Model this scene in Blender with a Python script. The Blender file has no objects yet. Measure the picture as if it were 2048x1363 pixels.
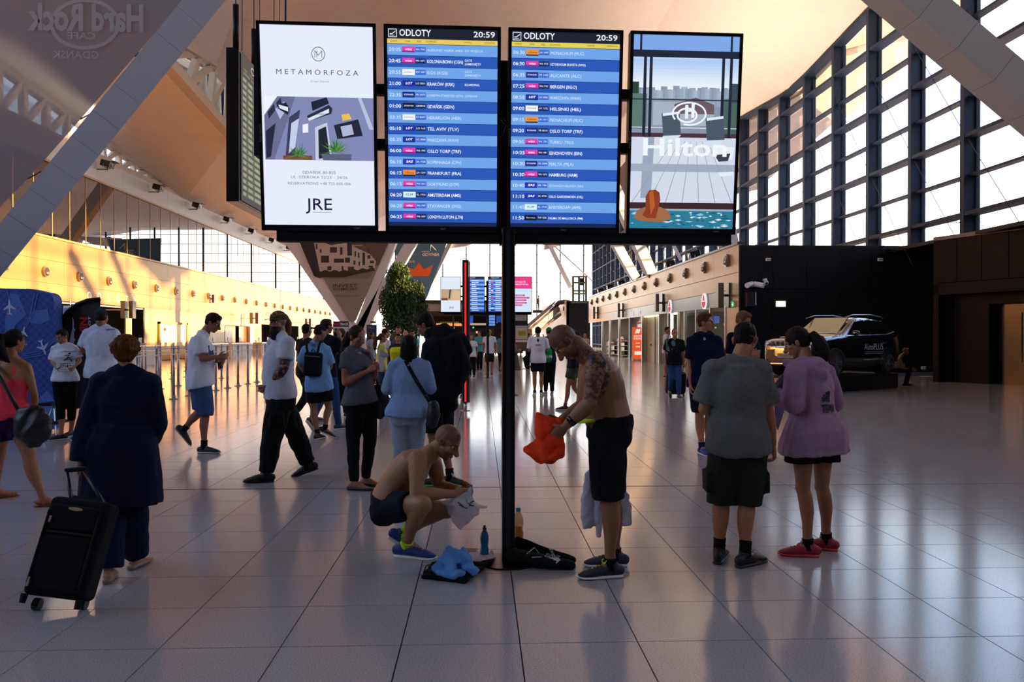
import bpy, bmesh, math, random
import numpy as np
from mathutils import Vector, Matrix, noise
from mathutils.bvhtree import BVHTree
random.seed(7); np.random.seed(7)
sc = bpy.context.scene
COL = sc.collection
V = Vector
# ------------------------------------------------------------------ camera, sky, sun, exposure
FPX = 1600.0; EYE = 1.555
cam_d = bpy.data.cameras.new('camera'); cam = bpy.data.objects.new('camera', cam_d); COL.objects.link(cam)
cam_d.sensor_width = 36; cam_d.lens = FPX/2048*36; cam_d.clip_end = 2000; cam_d.clip_start = .05
cam.location = (0, 0, EYE); cam.rotation_euler = (math.radians(90-.34), 0, math.radians(-2.22))
sc.camera = cam
sc.view_settings.view_transform = 'Standard'; sc.view_settings.look = 'None'
sc.view_settings.exposure = 0.0; sc.view_settings.gamma = 1; sc.view_settings.use_curve_mapping = False
sc.cycles.use_denoising = True
sc.cycles.max_bounces = 7; sc.cycles.diffuse_bounces = 4; sc.cycles.glossy_bounces = 4
sc.cycles.transmission_bounces = 6; sc.cycles.transparent_max_bounces = 12
sc.cycles.sample_clamp_indirect = 6; sc.cycles.caustics_reflective = False; sc.cycles.caustics_refractive = False
sc.cycles.use_adaptive_sampling = True; sc.cycles.adaptive_threshold = 0.02
w = bpy.data.worlds.new('evening_sky'); sc.world = w; w.use_nodes = True
nt = w.node_tree; nt.nodes.clear()
wo = nt.nodes.new('ShaderNodeOutputWorld'); bg = nt.nodes.new('ShaderNodeBackground')
tc = nt.nodes.new('ShaderNodeTexCoord'); sx = nt.nodes.new('ShaderNodeSeparateXYZ'); rp = nt.nodes.new('ShaderNodeValToRGB')
nt.links.new(tc.outputs['Generated'], sx.inputs[0]); nt.links.new(sx.outputs['Z'], rp.inputs[0])
nt.links.new(rp.outputs[0], bg.inputs[0]); nt.links.new(bg.outputs[0], wo.inputs[0])
rp.color_ramp.elements[0].position = 0.0; rp.color_ramp.elements[0].color = (1.0, .84, .66, 1)
rp.color_ramp.elements[1].position = 1.0; rp.color_ramp.elements[1].color = (.16, .30, .75, 1)
e = rp.color_ramp.elements.new(.10); e.color = (1.0, .93, .86, 1)
e = rp.color_ramp.elements.new(.30); e.color = (.62, .80, 1.10, 1)
bg.inputs[1].default_value = 6.0
sun_d = bpy.data.lights.new('low_evening_sun', 'SUN'); sun = bpy.data.objects.new('low_evening_sun', sun_d); COL.objects.link(sun)
sun_d.energy = 80.0; sun_d.color = (1.0, .50, .18); sun_d.angle = math.radians(1.2)
sun.rotation_euler = V((-1, -.03, -.135)).to_track_quat('-Z', 'Y').to_euler(); sun.location = (40, 30, 20)

CM = cam.rotation_euler.to_matrix()
def ray(px, py): return CM @ V(((px-1024)/FPX, -(py-681.5)/FPX, -1))
def pt(px, py, Y):
    d = ray(px, py); return V((0, 0, EYE)) + d*(Y/d.y)
def pX(px, py, X):
    d = ray(px, py); return V((0, 0, EYE)) + d*(X/d.x)
def gd(px, py):
    d = ray(px, py); p = V((0, 0, EYE)) + d*(-EYE/d.z); p.z = 0; return p

# ------------------------------------------------------------------ materials
def lin(c):
    c = c/255.0
    return c/12.92 if c <= .04045 else ((c+.055)/1.055)**2.4
def rgb(c):
    if isinstance(c, str): c = tuple(int(c[i:i+2], 16) for i in (0, 2, 4))
    return (lin(c[0]), lin(c[1]), lin(c[2]), 1)
MATS = {}
def mat(name, c, rough=.6, metal=0, emit=0, bump=0, bscale=200, var=0, vscale=30, spec=.5, attr=None, coat=0, alpha=1, trans=0):
    if name in MATS: return MATS[name]
    m = bpy.data.materials.new(name); m.use_nodes = True; MATS[name] = m
    n = m.node_tree.nodes; l = m.node_tree.links; b = n['Principled BSDF']
    b.inputs['Base Color'].default_value = rgb(c); b.inputs['Roughness'].default_value = rough
    b.inputs['Metallic'].default_value = metal; b.inputs['Specular IOR Level'].default_value = spec
    b.inputs['Coat Weight'].default_value = coat
    b.inputs['Alpha'].default_value = alpha; b.inputs['Transmission Weight'].default_value = trans
    if emit:
        b.inputs['Emission Color'].default_value = rgb(c); b.inputs['Emission Strength'].default_value = emit
        b.inputs['Base Color'].default_value = (.01, .01, .01, 1)
    src = None
    if attr:
        a = n.new('ShaderNodeAttribute'); a.attribute_name = attr; src = a.outputs['Color']
    if var:
        t = n.new('ShaderNodeTexCoord'); z = n.new('ShaderNodeTexNoise'); z.inputs['Scale'].default_value = vscale
        z.inputs['Detail'].default_value = 4
        l.new(t.outputs['Object'], z.inputs['Vector'])
        mr = n.new('ShaderNodeMapRange'); mr.inputs['From Min'].default_value = .3; mr.inputs['From Max'].default_value = .7
        mr.inputs['To Min'].default_value = 1-var; mr.inputs['To Max'].default_value = 1+var
        l.new(z.outputs['Fac'], mr.inputs['Value'])
        mx = n.new('ShaderNodeVectorMath'); mx.operation = 'SCALE'
        if src: l.new(src, mx.inputs[0])
        else: mx.inputs[0].default_value = rgb(c)[:3]
        l.new(mr.outputs[0], mx.inputs['Scale']); src = mx.outputs[0]
    if src: l.new(src, b.inputs['Base Color'])
    if bump:
        t = n.new('ShaderNodeTexCoord'); z = n.new('ShaderNodeTexNoise'); z.inputs['Scale'].default_value = bscale
        l.new(t.outputs['Object'], z.inputs['Vector'])
        bp = n.new('ShaderNodeBump'); bp.inputs['Strength'].default_value = bump; bp.inputs['Distance'].default_value = .004
        l.new(z.outputs['Fac'], bp.inputs['Height']); l.new(bp.outputs[0], b.inputs['Normal'])
    return m
def glass(name, tint, refl=.12, rough=.0, refc=(1, 1, 1), ex=3):
    if name in MATS: return MATS[name]
    m = bpy.data.materials.new(name); m.use_nodes = True; MATS[name] = m
    n = m.node_tree.nodes; l = m.node_tree.links; n.clear()
    o = n.new('ShaderNodeOutputMaterial'); mx = n.new('ShaderNodeMixShader'); t = n.new('ShaderNodeBsdfTransparent'); g = n.new('ShaderNodeBsdfGlossy')
    fr = n.new('ShaderNodeLayerWeight'); fr.inputs[0].default_value = .5
    p = n.new('ShaderNodeMath'); p.operation = 'POWER'; p.inputs[1].default_value = ex
    a = n.new('ShaderNodeMath'); a.operation = 'ADD'; a.inputs[1].default_value = refl; a.use_clamp = True
    l.new(fr.outputs['Facing'], p.inputs[0]); l.new(p.outputs[0], a.inputs[0]); l.new(a.outputs[0], mx.inputs[0])
    t.inputs[0].default_value = rgb(tint); g.inputs['Roughness'].default_value = rough; g.inputs[0].default_value = (*refc, 1)
    l.new(t.outputs[0], mx.inputs[1]); l.new(g.outputs[0], mx.inputs[2]); l.new(mx.outputs[0], o.inputs[0])
    return m
def fabric(name, c, var=.12, rough=.9, vs=60, bs=500): return mat(name, c, rough, var=var, vscale=vs, bump=.25, bscale=bs, spec=.15)

# ------------------------------------------------------------------ mesh helper
ORG = {}
class MB:
    def __init__(s): s.v = []; s.f = []; s.m = []; s.cm = 0
    def add(s, vs, fs, m=None):
        o = len(s.v); s.v += [tuple(x) for x in vs]; s.f += [tuple(i+o for i in f) for f in fs]
        s.m += [s.cm if m is None else m]*len(fs); return s
    def box(s, c, d, R=None, m=None):
        x, y, z = d[0]/2, d[1]/2, d[2]/2; c = V(c)
        vs = [V((a*x, b*y, e*z)) for a in (-1, 1) for b in (-1, 1) for e in (-1, 1)]
        if R is not None: vs = [R @ q for q in vs]
        return s.add([c+q for q in vs], [(0, 1, 3, 2), (4, 6, 7, 5), (0, 4, 5, 1), (2, 3, 7, 6), (0, 2, 6, 4), (1, 5, 7, 3)], m)
    def bb(s, a, b, m=None):
        a, b = V(a), V(b); return s.box((a+b)/2, [abs(b[i]-a[i]) for i in range(3)], None, m)
    def beam(s, p0, p1, w, d, up=(0, 0, 1), m=None):
        p0, p1 = V(p0), V(p1); z = (p1-p0).normalized(); up = V(up)
        if abs(z.dot(up)) > .98: up = V((0, 1, 0))
        x = z.cross(up).normalized(); y = x.cross(z)
        R = Matrix((x, y, z)).transposed()
        return s.box((p0+p1)/2, (w, d, (p1-p0).length), R, m)
    def tube(s, pts, r, n=12, side=None, caps=True, m=None, dome=False):
        pts = [V(p) for p in pts]; k = len(pts)
        rr = [(q, q) if isinstance(q, (int, float)) else tuple(q) for q in (r if isinstance(r, (list, tuple)) and len(r) == k and not (k == 2 and isinstance(r, tuple)) else [r]*k)]
        rings = []; prev = None
        for i in range(k):
            t = (pts[min(i+1, k-1)]-pts[max(i-1, 0)])
            t = t.normalized() if t.length > 1e-9 else V((0, 0, 1))
            if side is not None: a = V(side[i] if isinstance(side, list) else side)
            elif prev is not None: a = prev
            else: a = V((1, 0, 0)) if abs(t.x) < .9 else V((0, 1, 0))
            a = (a-t*a.dot(t)); a = a.normalized() if a.length > 1e-6 else V((0, 1, 0)); b = t.cross(a); prev = a
            rings.append((pts[i], a, b, t, rr[i]))
        if dome:
            def ext(rg, sg):
                out = []
                for q in (.5, .85, .99):
                    p, a, b, t, r_ = rg; c_ = math.sqrt(1-q*q)
                    out.append((p+t*sg*q*min(r_), a, b, t, (r_[0]*c_, r_[1]*c_)))
                return out
            rings = ext(rings[0], -1)[::-1] + rings + ext(rings[-1], 1)
        vs = []
        for p, a, b, t, r_ in rings:
            for j in range(n):
                th = 2*math.pi*j/n; vs.append(p+a*math.cos(th)*r_[0]+b*math.sin(th)*r_[1])
        fs = []
        for i in range(len(rings)-1):
            for j in range(n):
                j2 = (j+1) % n; fs.append((i*n+j, i*n+j2, (i+1)*n+j2, (i+1)*n+j))
        if caps: fs.append(tuple(range(n))[::-1]); fs.append(tuple((len(rings)-1)*n+j for j in range(n)))
        return s.add(vs, fs, m)
    def ball(s, c, r, R=None, n=14, k=9, m=None):
        c = V(c); r = (r, r, r) if isinstance(r, (int, float)) else r; vs = []; fs = []
        for i in range(k+1):
            ph = math.pi*i/k
            for j in range(n):
                th = 2*math.pi*j/n; q = V((math.sin(ph)*math.cos(th)*r[0], math.sin(ph)*math.sin(th)*r[1], math.cos(ph)*r[2]))
                vs.append(c+(R @ q if R is not None else q))
        for i in range(k):
            for j in range(n):
                j2 = (j+1) % n; fs.append((i*n+j, (i+1)*n+j, (i+1)*n+j2, i*n+j2))
        return s.add(vs, fs, m)
    def prism(s, poly, vec, m=None):          # planar polygon (3D points) extruded along vec
        poly = [V(p) for p in poly]; vec = V(vec); n = len(poly)
        fs = [tuple(range(n))[::-1], tuple(range(n, 2*n))]+[(i, (i+1) % n, n+(i+1) % n, n+i) for i in range(n)]
        return s.add(poly+[p+vec for p in poly], fs, m)
    def quad(s, a, b, c, d, m=None): return s.add([a, b, c, d], [(0, 1, 2, 3)], m)
    def poly(s, pts, m=None): return s.add(pts, [tuple(range(len(pts)))], m)
    def mesh(s, name, mats, org=None, smooth=False):
        me = bpy.data.meshes.new(name)
        vs = s.v if org is None else [(p[0]-org[0], p[1]-org[1], p[2]-org[2]) for p in s.v]
        me.from_pydata(vs, [], s.f)
        for q in (mats if isinstance(mats, (list, tuple)) else [mats]): me.materials.append(q)
        if any(s.m): me.polygons.foreach_set('material_index', s.m)
        me.polygons.foreach_set('use_smooth', [smooth]*len(s.f)); me.update()
        return me
    def build(s, name, mats, parent=None, smooth=False, world=True, bevel=0, loc=None):
        org = ORG.get(parent.name, V((0, 0, 0))) if (parent and world) else None
        me = s.mesh(name, mats, org, smooth)
        bm = bmesh.new(); bm.from_mesh(me)
        bmesh.ops.remove_doubles(bm, verts=bm.verts, dist=1e-5) if smooth else None
        bmesh.ops.recalc_face_normals(bm, faces=bm.faces); bm.to_mesh(me); bm.free()
        o = bpy.data.objects.new(name, me); COL.objects.link(o)
        if parent: o.parent = parent; ORG[o.name] = ORG.get(parent.name, V((0, 0, 0)))
        if bevel:
            b = o.modifiers.new('bevel', 'BEVEL'); b.width = bevel; b.segments = 2; b.limit_method = 'ANGLE'
        return o
def tag(o, label=None, cat=None, group=None, kind=None):
    for k_, v_ in (('label', label), ('category', cat), ('group', group), ('kind', kind)):
        if v_: o[k_] = v_
    return o
def thing(name, label, cat, loc=(0, 0, 0), rz=0, group=None):
    o = bpy.data.objects.new(name, None); COL.objects.link(o); o.location = loc; o.rotation_euler[2] = rz
    o.empty_display_size = .2; ORG[o.name] = V(loc); return tag(o, label, cat, group)
def struct(o): o['kind'] = 'structure'; return o
def snode(name, loc=(0, 0, 0)):
    o = bpy.data.objects.new(name, None); COL.objects.link(o); o.location = loc; ORG[o.name] = V(loc); o['kind'] = 'structure'; return o
def inst(src, parent, loc):                    # a copy of a part sharing its mesh
    c = src.copy(); c.parent = parent; c.location = loc; COL.objects.link(c); return c
def copy_tree(o, parent=None):
    c = o.copy(); COL.objects.link(c); c.parent = parent; ORG[c.name] = V((0, 0, 0))
    for ch in list(o.children): copy_tree(ch, c)
    return c

# text -> list of (verts2d, faces), cached through a scratch scene
TMP = bpy.data.scenes.new('scratch')
def ev(o):
    TMP.collection.objects.link(o); TMP.view_layers[0].update()
    dg = TMP.view_layers[0].depsgraph
    me = bpy.data.meshes.new_from_object(o.evaluated_get(dg)); TMP.collection.objects.unlink(o); return me
def textgeo(t, size=1, align='LEFT', ext=0, bold=0, shear=0, res=2):
    cu = bpy.data.curves.new('t', 'FONT'); cu.body = t; cu.size = size; cu.align_x = align; cu.align_y = 'CENTER'
    cu.resolution_u = res; cu.extrude = ext; cu.offset = bold*size; cu.shear = shear
    o = bpy.data.objects.new('t', cu); me = ev(o)
    vs = [v.co.copy() for v in me.vertices]; fs = [tuple(p.vertices) for p in me.polygons]
    bpy.data.objects.remove(o); bpy.data.curves.remove(cu); bpy.data.meshes.remove(me)
    return vs, fs
def text(mb, t, org, right, up, size, align='LEFT', width=None, bold=0, m=0, shear=0, out=.0, sx=1, res=2):
    vs, fs = textgeo(t, 1, align, 0, bold, shear, res)
    if not vs: return
    if width:
        x0 = min(v.x for v in vs); x1 = max(v.x for v in vs); sx = width/((x1-x0)*size)
    org, right, up = V(org), V(right).normalized(), V(up).normalized(); nn = right.cross(up)
    mb.add([org+right*v.x*size*sx+up*v.y*size+nn*out for v in vs], fs, m)
# ------------------------------------------------------------------ the hall
RX, LX, CX = 10.0, -20.7, 16.2
MOD = 3.27
M_tile = mat('speckled_granite', '9c9a9a', .14, var=.32, vscale=130, spec=.42)
b_ = M_tile.node_tree
M_grout = mat('floor_joint', '1c1a19', .9, spec=.1)
M_cream = mat('ceiling_cream', 'ecdfd4', .55, var=.02, vscale=3)
def ribs(m, sc_, strength, axis='Y'):
    n = m.node_tree.nodes; l = m.node_tree.links; t = n.new('ShaderNodeTexCoord'); wv = n.new('ShaderNodeTexWave')
    wv.bands_direction = axis; wv.inputs['Scale'].default_value = sc_
    l.new(t.outputs['Object'], wv.inputs['Vector']); bp = n.new('ShaderNodeBump'); bp.inputs['Strength'].default_value = strength
    bp.inputs['Distance'].default_value = .02; l.new(wv.outputs['Fac'], bp.inputs['Height']); l.new(bp.outputs[0], n['Principled BSDF'].inputs['Normal'])
ribs(M_cream, 1.6, .35)
M_steel = mat('dark_blue_steel', '18283f', .6, .0, spec=.25)
M_white = mat('white_cladding', 'c9cad2', .45, .15)
M_panel = mat('pale_metal_panel', '957350', .36, .6, var=.04, vscale=4)
M_black = mat('black_panel', '101015', .5, spec=.18)
M_blackg = mat('black_gloss', '0c0c10', .2)
M_chrome = mat('brushed_steel', 'a8abb2', .3, 1)
M_gun = mat('gunmetal_panel', '4a4a4e', .3, .6)
M_glass = glass('window_glass', 'f4f8fa', .04)
M_gglass = glass('gallery_glass', '8d8f8e', .22, ex=6)
M_dark = mat('dark_interior', '2a221c', .7)
# floor with its nearest tiles as single pieces
fl = MB().bb((-21.5, -15, -.10), (18.7, 118, -.014)).build('floor', M_grout); struct(fl); fl.data.update()
tm = MB().box((0, 0, -.007), (.5935, .5935, .0135))
tile0 = None; cnt = 0; far = MB()
rows = [5.24+.6*k for k in range(-3, 90)]
for yr in rows:
    yc = yr+.3
    half_l = (1024/1600+.05)*(yr+.6)+.3; half_r = half_l*1.02+.2
    for k in range(-34, 28):
        xc = .197+.6*k+.3
        if xc > 17.2 or xc < -20.5: continue
        near = yr < 10.9 and -half_l < xc-.04*yc < half_l and yr > 3.0
        if near:
            if tile0 is None:
                tile0 = tm.build('floor_tile', M_tile, fl, world=False); tile0.location = (xc, yc, 0)
            else: inst(tile0, fl, (xc, yc, 0))
            cnt += 1
        else:
            sh = .012 if abs(yr-8.24) < .01 else 0
            far.quad((xc-.2967, yc-.2967, -.0005), (xc+.2967, yc-.2967, -.0005), (xc+.2967, yc+.2967, -.0005), (xc-.2967, yc+.2967, -.0005))
far.bb((-21.4, 59.3, -.012), (17.5, 117.9, -.0005)); far.bb((-21.4, -14.9, -.012), (17.5, 3.4, -.0005))
o = far.build('tile_field', M_tile, fl); o['kind'] = 'stuff'
MB().bb((-21, 8.23, -.002), (17.4, 8.25, .0012)).build('expansion_joint', mat('joint_strip', '2c2a28', .5, .4), fl)
# outside ground
MB().bb((-400, -300, -.6), (500, 900, -.2)).build('ground', mat('apron_concrete', 'a8a39a', .9, var=.1, vscale=.05)).__setitem__('kind', 'structure')

# ---- right curtain wall
def edge_z(Y):                                  # zigzag lower edge of the roof at the glass
    t = ((Y-41) % 32)/16.0; t = t if t < 1 else 2-t
    return 14.3+1.5*t
cw = snode('window_1', (CX, 0, 0))
trz = [0.45, 1.74, 3.03, 4.32, 5.61, 6.9, 8.19, 9.48, 10.77, 12.06, 13.35]
ym = [48.9-MOD*k for k in range(-21, 20)]; ym.sort(); ym = [y for y in ym if -14 < y < 117.5]
for i, y in enumerate(ym):
    z = edge_z(y); zb = 4.95 if y < 30.7 else 0
    mb = MB().bb((CX-.22, y-.035, zb), (CX+.22, y+.035, z)).bb((CX-.24, y-.11, zb), (CX-.19, y+.11, z)).bb((CX+.19, y-.11, zb), (CX+.24, y+.11, z))
    mb.bb((CX+.28, y-.05, zb), (CX+.36, y+.05, z-.05))
    mb.build('mullion', M_steel, cw)
pane_stuff = MB(); tr_stuff = MB(); rnd = random.Random(3)
for i in range(len(ym)-1):
    y0, y1 = ym[i], ym[i+1]; zt = min(edge_z(y0), edge_z(y1))
    zs = [0]+[z for z in trz if z < zt-.25]
    if y0 < 30: zs = [4.95]+[z for z in zs if z > 5.2]
    vis = 17 < y0 < 62
    for j, z in enumerate(zs):
        zn = zs[j+1] if j+1 < len(zs) else None
        thick = (trz.index(z) if z in trz else 0) % 2 == 0
        if j:
            t_ = (tr_stuff if not vis else MB())
            t_.bb((CX-(.22 if thick else .06), y0+.04, z-(.06 if thick else .035)), (CX+.26, y1-.04, z+(.06 if thick else .035)))
            if vis: t_.build('transom', M_steel, cw)
        if zn: P = [(CX+.3, y0, z+.02), (CX+.3, y1, z+.02), (CX+.3, y1, zn-.02), (CX+.3, y0, zn-.02)]
        else: P = [(CX+.3, y0, z+.02), (CX+.3, y1, z+.02), (CX+.3, y1, edge_z(y1)), (CX+.3, y0, edge_z(y0))]
        if vis and z > 3.9: MB().prism(P, (.02, 0, 0)).build('pane', M_glass, cw)
        else: pane_stuff.prism(P, (.02, 0, 0))
    MB().beam((CX, y0, edge_z(y0)-.06), (CX, y1, edge_z(y1)-.06), .5, .14).build('head_rail', M_steel, cw)
pane_stuff.build('pane_field', M_glass, cw)['kind'] = 'stuff'
tr_stuff.build('transom_field', M_steel, cw)['kind'] = 'stuff'
for i, y in enumerate(ym):                       # bracing rods in the lit bays
    if 20 < y < 40 and i+1 < len(ym):
        mb = MB()
        for za, zb in ((12.5, 8.2), (8.2, 12.2), (8.2, 3.8)):
            pass
        mb.tube([(CX-.1, y, 8.2), (CX-.1, ym[i+1], 12.4)], .012, 6).tube([(CX-.1, ym[i+1], 8.2), (CX-.1, y, 4.2)], .012, 6)
        mb.build('tie_rod', M_steel, cw)

# ---- far glass wall
fw = snode('window_2', (0, 115, 0))
FY = 115.0
xs = [-19.0+3.38*k for k in range(0, 11)]
zs = [0, 1.3]+[1.3+1.33*k for k in range(1, 13)]
for x in xs: MB().bb((x-.08, FY-.12, 0), (x+.08, FY+.12, 17.5)).build('mullion', M_steel, fw)
for z in zs[1:]: MB().bb((LX, FY-.04, z-.035), (CX+.4, FY+.04, z+.035)).build('transom', M_steel, fw)
xx = [LX]+xs+[CX+.4]
for i in range(len(xx)-1):
    for j in range(len(zs)-1):
        if 3 < zs[j] < 16 and xx[i] > -8: MB().bb((xx[i]+.02, FY+.05, zs[j]+.01), (xx[i+1]-.02, FY+.07, zs[j+1]-.01)).build('pane', M_glass, fw)
rest = MB()
for i in range(len(xx)-1):
    for j in range(len(zs)-1):
        if not (3 < zs[j] < 16 and xx[i] > -8): rest.bb((xx[i]+.02, FY+.05, zs[j]+.01), (xx[i+1]-.02, FY+.07, zs[j+1]-.01))
rest.build('pane_field', M_glass, fw)['kind'] = 'stuff'

# ---- roof: folded plates
Ys = [-15, 9, 25, 41, 57, 73, 89, 105, 119]
def rowpts(Y):
    lo = (Y-41) % 32 < 1e-6
    ez = edge_z(Y)
    if lo: return [(-13.5, Y, 14.8), (-4.4, Y, 16.4), (1.45, Y, 16.2), (8.5, Y, 16.3), (16.0, Y, 14.4), (16.5, Y, ez)]
    return [(-13, Y, 13.8), (-5.5, Y, 17.2), (0.0, Y+2, 17.4), (8.9, Y+2, 17.3), (13.9, Y+2, 16.4), (16.5, Y, ez)]
mb = MB(); R_ = [rowpts(y) for y in Ys]
for i in range(len(R_)-1):
    for j in range(len(R_[0])-1):
        a, b, c, d = R_[i][j], R_[i][j+1], R_[i+1][j+1], R_[i+1][j]
        up = .0
        if (i+j) % 2: mb.add([a, b, c, d], [(0, 1, 2), (0, 2, 3)])
        else: mb.add([a, b, c, d], [(0, 1, 3), (1, 2, 3)])
# opaque roof deck above the plates
ce = struct(mb.build('ceiling', M_cream))
so = ce.modifiers.new('thick', 'SOLIDIFY'); so.thickness = .25; so.offset = 1
mb = MB().bb((-23, -16, 18.2), (24, 117, 18.6))
struct(mb.build('ceiling', mat('roof_deck', '6a6460', .9)))
# eaves outside the glass
outer = [(22, -15, 17.2), (22, 20, 17.2), (22, 36.7, 16.3), (22, 48.7, 14.9), (22, 62, 13.4), (22, 90, 16.4), (22, 119, 15.0)]
inner = [(16.5, y, edge_z(y)+.05) for y in (-15, 9, 25, 41, 57, 73, 89, 105, 119)]
mb = MB()
ys2 = sorted(set([p[1] for p in outer]+[p[1] for p in inner]))
def interp(L, y):
    for a, b in zip(L, L[1:]):
        if a[1] <= y <= b[1]:
            t = (y-a[1])/(b[1]-a[1]); return tuple(a[k]+(b[k]-a[k])*t for k in range(3))
    return L[-1]
for a, b in zip(ys2, ys2[1:]):
    mb.quad(interp(inner, a), interp(outer, a), interp(outer, b), interp(inner, b))
o = mb.build('trim_1', M_cream); struct(o); s_ = o.modifiers.new('t', 'SOLIDIFY'); s_.thickness = .3; s_.offset = 1

# ---- left wall: lower golden panels, gallery glazing, pale band
wl = struct(MB().bb((LX-.4, -15, 9.95), (LX-.06, 117, 11.15)).bb((LX-.5, -15, 3.2), (LX-.12, 117, 6.2)).build('wall_left', M_white))
def zrow(z0, z1, y0, y1, n, name, m, dx=.0, th=.05, gap=.012):
    st = (y1-y0)/n; src = None
    for k in range(n):
        mb = MB().box((0, 0, 0), (th, st-gap, z1-z0-gap))
        if src is None: src = mb.build(name, m, wl, world=False); src.location = (LX+dx, y0+st*.5, (z0+z1)/2)
        else: inst(src, wl, (LX+dx, y0+st*(k+.5), (z0+z1)/2))
y_0 = 35.6-MOD*.45-MOD*15
zrow(3.3, 4.1, y_0+MOD*12, y_0+MOD*39, 27, 'wall_panel', M_panel, -.05)
zrow(4.1, 5.2, y_0+MOD*12, y_0+MOD*39, 27, 'wall_panel', M_panel, -.05)
zrow(5.2, 6.28, y_0+MOD*12, y_0+MOD*39, 27, 'wall_panel', M_panel, -.05)
zrow(9.98, 11.15, y_0+MOD*12, y_0+MOD*39, 27, 'band_panel', M_white, -.02)
MB().bb((LX-.15, -15, 3.3), (LX-.07, y_0+MOD*12, 6.28)).build('near_panels', M_panel, wl)
MB().bb((LX-.15, 20, 6.27), (LX+.06, 117, 6.36)).bb((LX-.15, 20, 9.88), (LX+.06, 117, 9.98)).build('glazing_rail', mat('warm_frame', 'b08a5a', .4, .4), wl)
src = None
for k in range(0, 50):
    y = 33.0+1.635*k
    mb = MB().box((0, 0, 0), (.02, 1.60, 3.5))
    if src is None: src = mb.build('gallery_pane', M_gglass, wl, world=False); src.location = (LX-.02, y+.817, 8.12)
    else: inst(src, wl, (LX-.02, y+.817, 8.12))
srcm = None
for k in range(0, 51):
    mb = MB().box((0, 0, 0), (.05, .035, 3.5))
    if srcm is None: srcm = mb.build('glazing_bar', mat('warm_frame', 'b08a5a'), wl, world=False); srcm.location = (LX-.02, 33+1.635*k, 8.12)
    else: inst(srcm, wl, (LX-.02, 33+1.635*k, 8.12))
# gallery room behind the panes
mb = MB().bb((-29, -15, 6.1), (LX-.2, 117, 6.2)).bb((-29, -15, 10.0), (LX-.2, 117, 10.1)).bb((-29, -15, 6.1), (-28.8, 117, 10.1))
struct(mb.build('wall_gallery', mat('gallery_room', '6b4a36', .7)))
mb = MB()
for k in range(14): mb.bb((-24, 36+k*6, 6.2), (-23.7, 36.3+k*6, 10))
struct(mb.build('trim_2', M_dark))
# upper left: clerestory trusses and sloping petals
P = dict(A=(LX, 43.5, 12.75), A0=(LX, 26, 14.4), B=(LX-.3, 57.4, 11.05), C=pX(345, 137, -13.0), D=pX(465, 273, -14.2), E=(LX-.3, 90, 11.05), Tc=pX(376, 94, -13.0), Td=pX(466, 150, -13.6))
mb = MB()
C, D, Tc, Td = P['C'], P['D'], P['Tc'], P['Td']
C0 = C+(C-D)*1.2; T0 = Tc+(Tc-Td)*1.6
mb.add([P['A'], P['B'], D, C, C0, P['A0'], P['E'], (-19, 117, 11.3), (LX-.3, 117, 11.05)], [(0, 3, 2), (0, 2, 1), (0, 5, 3), (5, 4, 3), (1, 2, 6), (6, 7, 8)])
for yb in (57.4,):
    mb.add([D, P['E'], (LX, 119, 12.4), (-13.5, 119, 14.4), (-13.5, 73, 14.6)], [(0, 1, 4), (1, 2, 3, 4)])
o = struct(mb.build('ceiling', M_cream)); s_ = o.modifiers.new('t', 'SOLIDIFY'); s_.thickness = .12; s_.offset = 1
def truss(name, b0, b1, t0, t1, n, extend=0):
    r = snode(name, b0); b0, b1, t0, t1 = map(V, (b0, b1, t0, t1))
    wd = .45
    MB().beam(b0, b1, .5, .5).build('lower_chord', M_cream2, r); MB().beam(t0, t1, .5, .45).build('upper_chord', M_cream2, r)
    for k in range(n+1):
        t = k/n; p, q = b0.lerp(b1, t), t0.lerp(t1, t)
        MB().beam(p, q, .3, .32).build('web_post', M_cream2, r)
        if k < n: MB().beam(p, t0.lerp(t1, (k+1)/n), .2, .3).build('diagonal', M_cream2, r)
    off = V((-1.0, 0, 0))
    for k in range(n):
        a, b = k/n, (k+1)/n
        MB().prism([b0.lerp(b1, a)+off, b0.lerp(b1, b)+off, t0.lerp(t1, b)+off, t0.lerp(t1, a)+off], (-.02, 0, 0)).build('pane', M_glass, r)
        MB().beam(b0.lerp(b1, a)+off, t0.lerp(t1, a)+off, .12, .12).build('window_bar', M_steel, r)
M_cream2 = mat('truss_cream', 'cdbba9', .6)
truss('window_3', C+(C-D)*.8, D+(D-C)*1.2, Tc+(Tc-Td)*.8, Td+(Td-Tc)*1.2, 9)
truss('window_4', (LX-.3, 26, 11.3), (LX-.3, 57, 11.2), (LX-.3, 26, 14.3), (LX-.3, 57, 11.45), 16)
# sky seen above trusses is real; outer left parapet
struct(MB().bb((-29, -15, 10.1), (-28.7, 117, 11.0)).build('wall_parapet', M_white))

# ---- below the fascia on the left: openings, doors, solid wall
bk = -25.5
mb = MB()
def seg(y0, y1, z0=0, z1=3.3): mb.bb((LX-.14, y0, z0), (LX-.04, y1, z1))
seg(-15, 30); seg(47.6, 48.4); seg(50.2, 65.6); seg(72.6, 76.5); seg(92, 117)
seg(65.6, 72.6, 2.45, 3.3); seg(76.5, 92, 2.7, 3.3)
struct(mb.build('wall_left', mat('pale_wall_sheet', 'a88c66', .4, .3)))
mb = MB().bb((-26, 29, 0), (-25.8, 94, 3.3)).bb((-26, 29, 3.25), (LX-.1, 94, 3.35))
for y in (29, 47.8, 50.2, 65.6, 72.6, 76.5, 92): mb.bb((-26, y-.05, 0), (LX-.1, y+.05, 3.3))
struct(mb.build('wall_back_left', M_dark))

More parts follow.
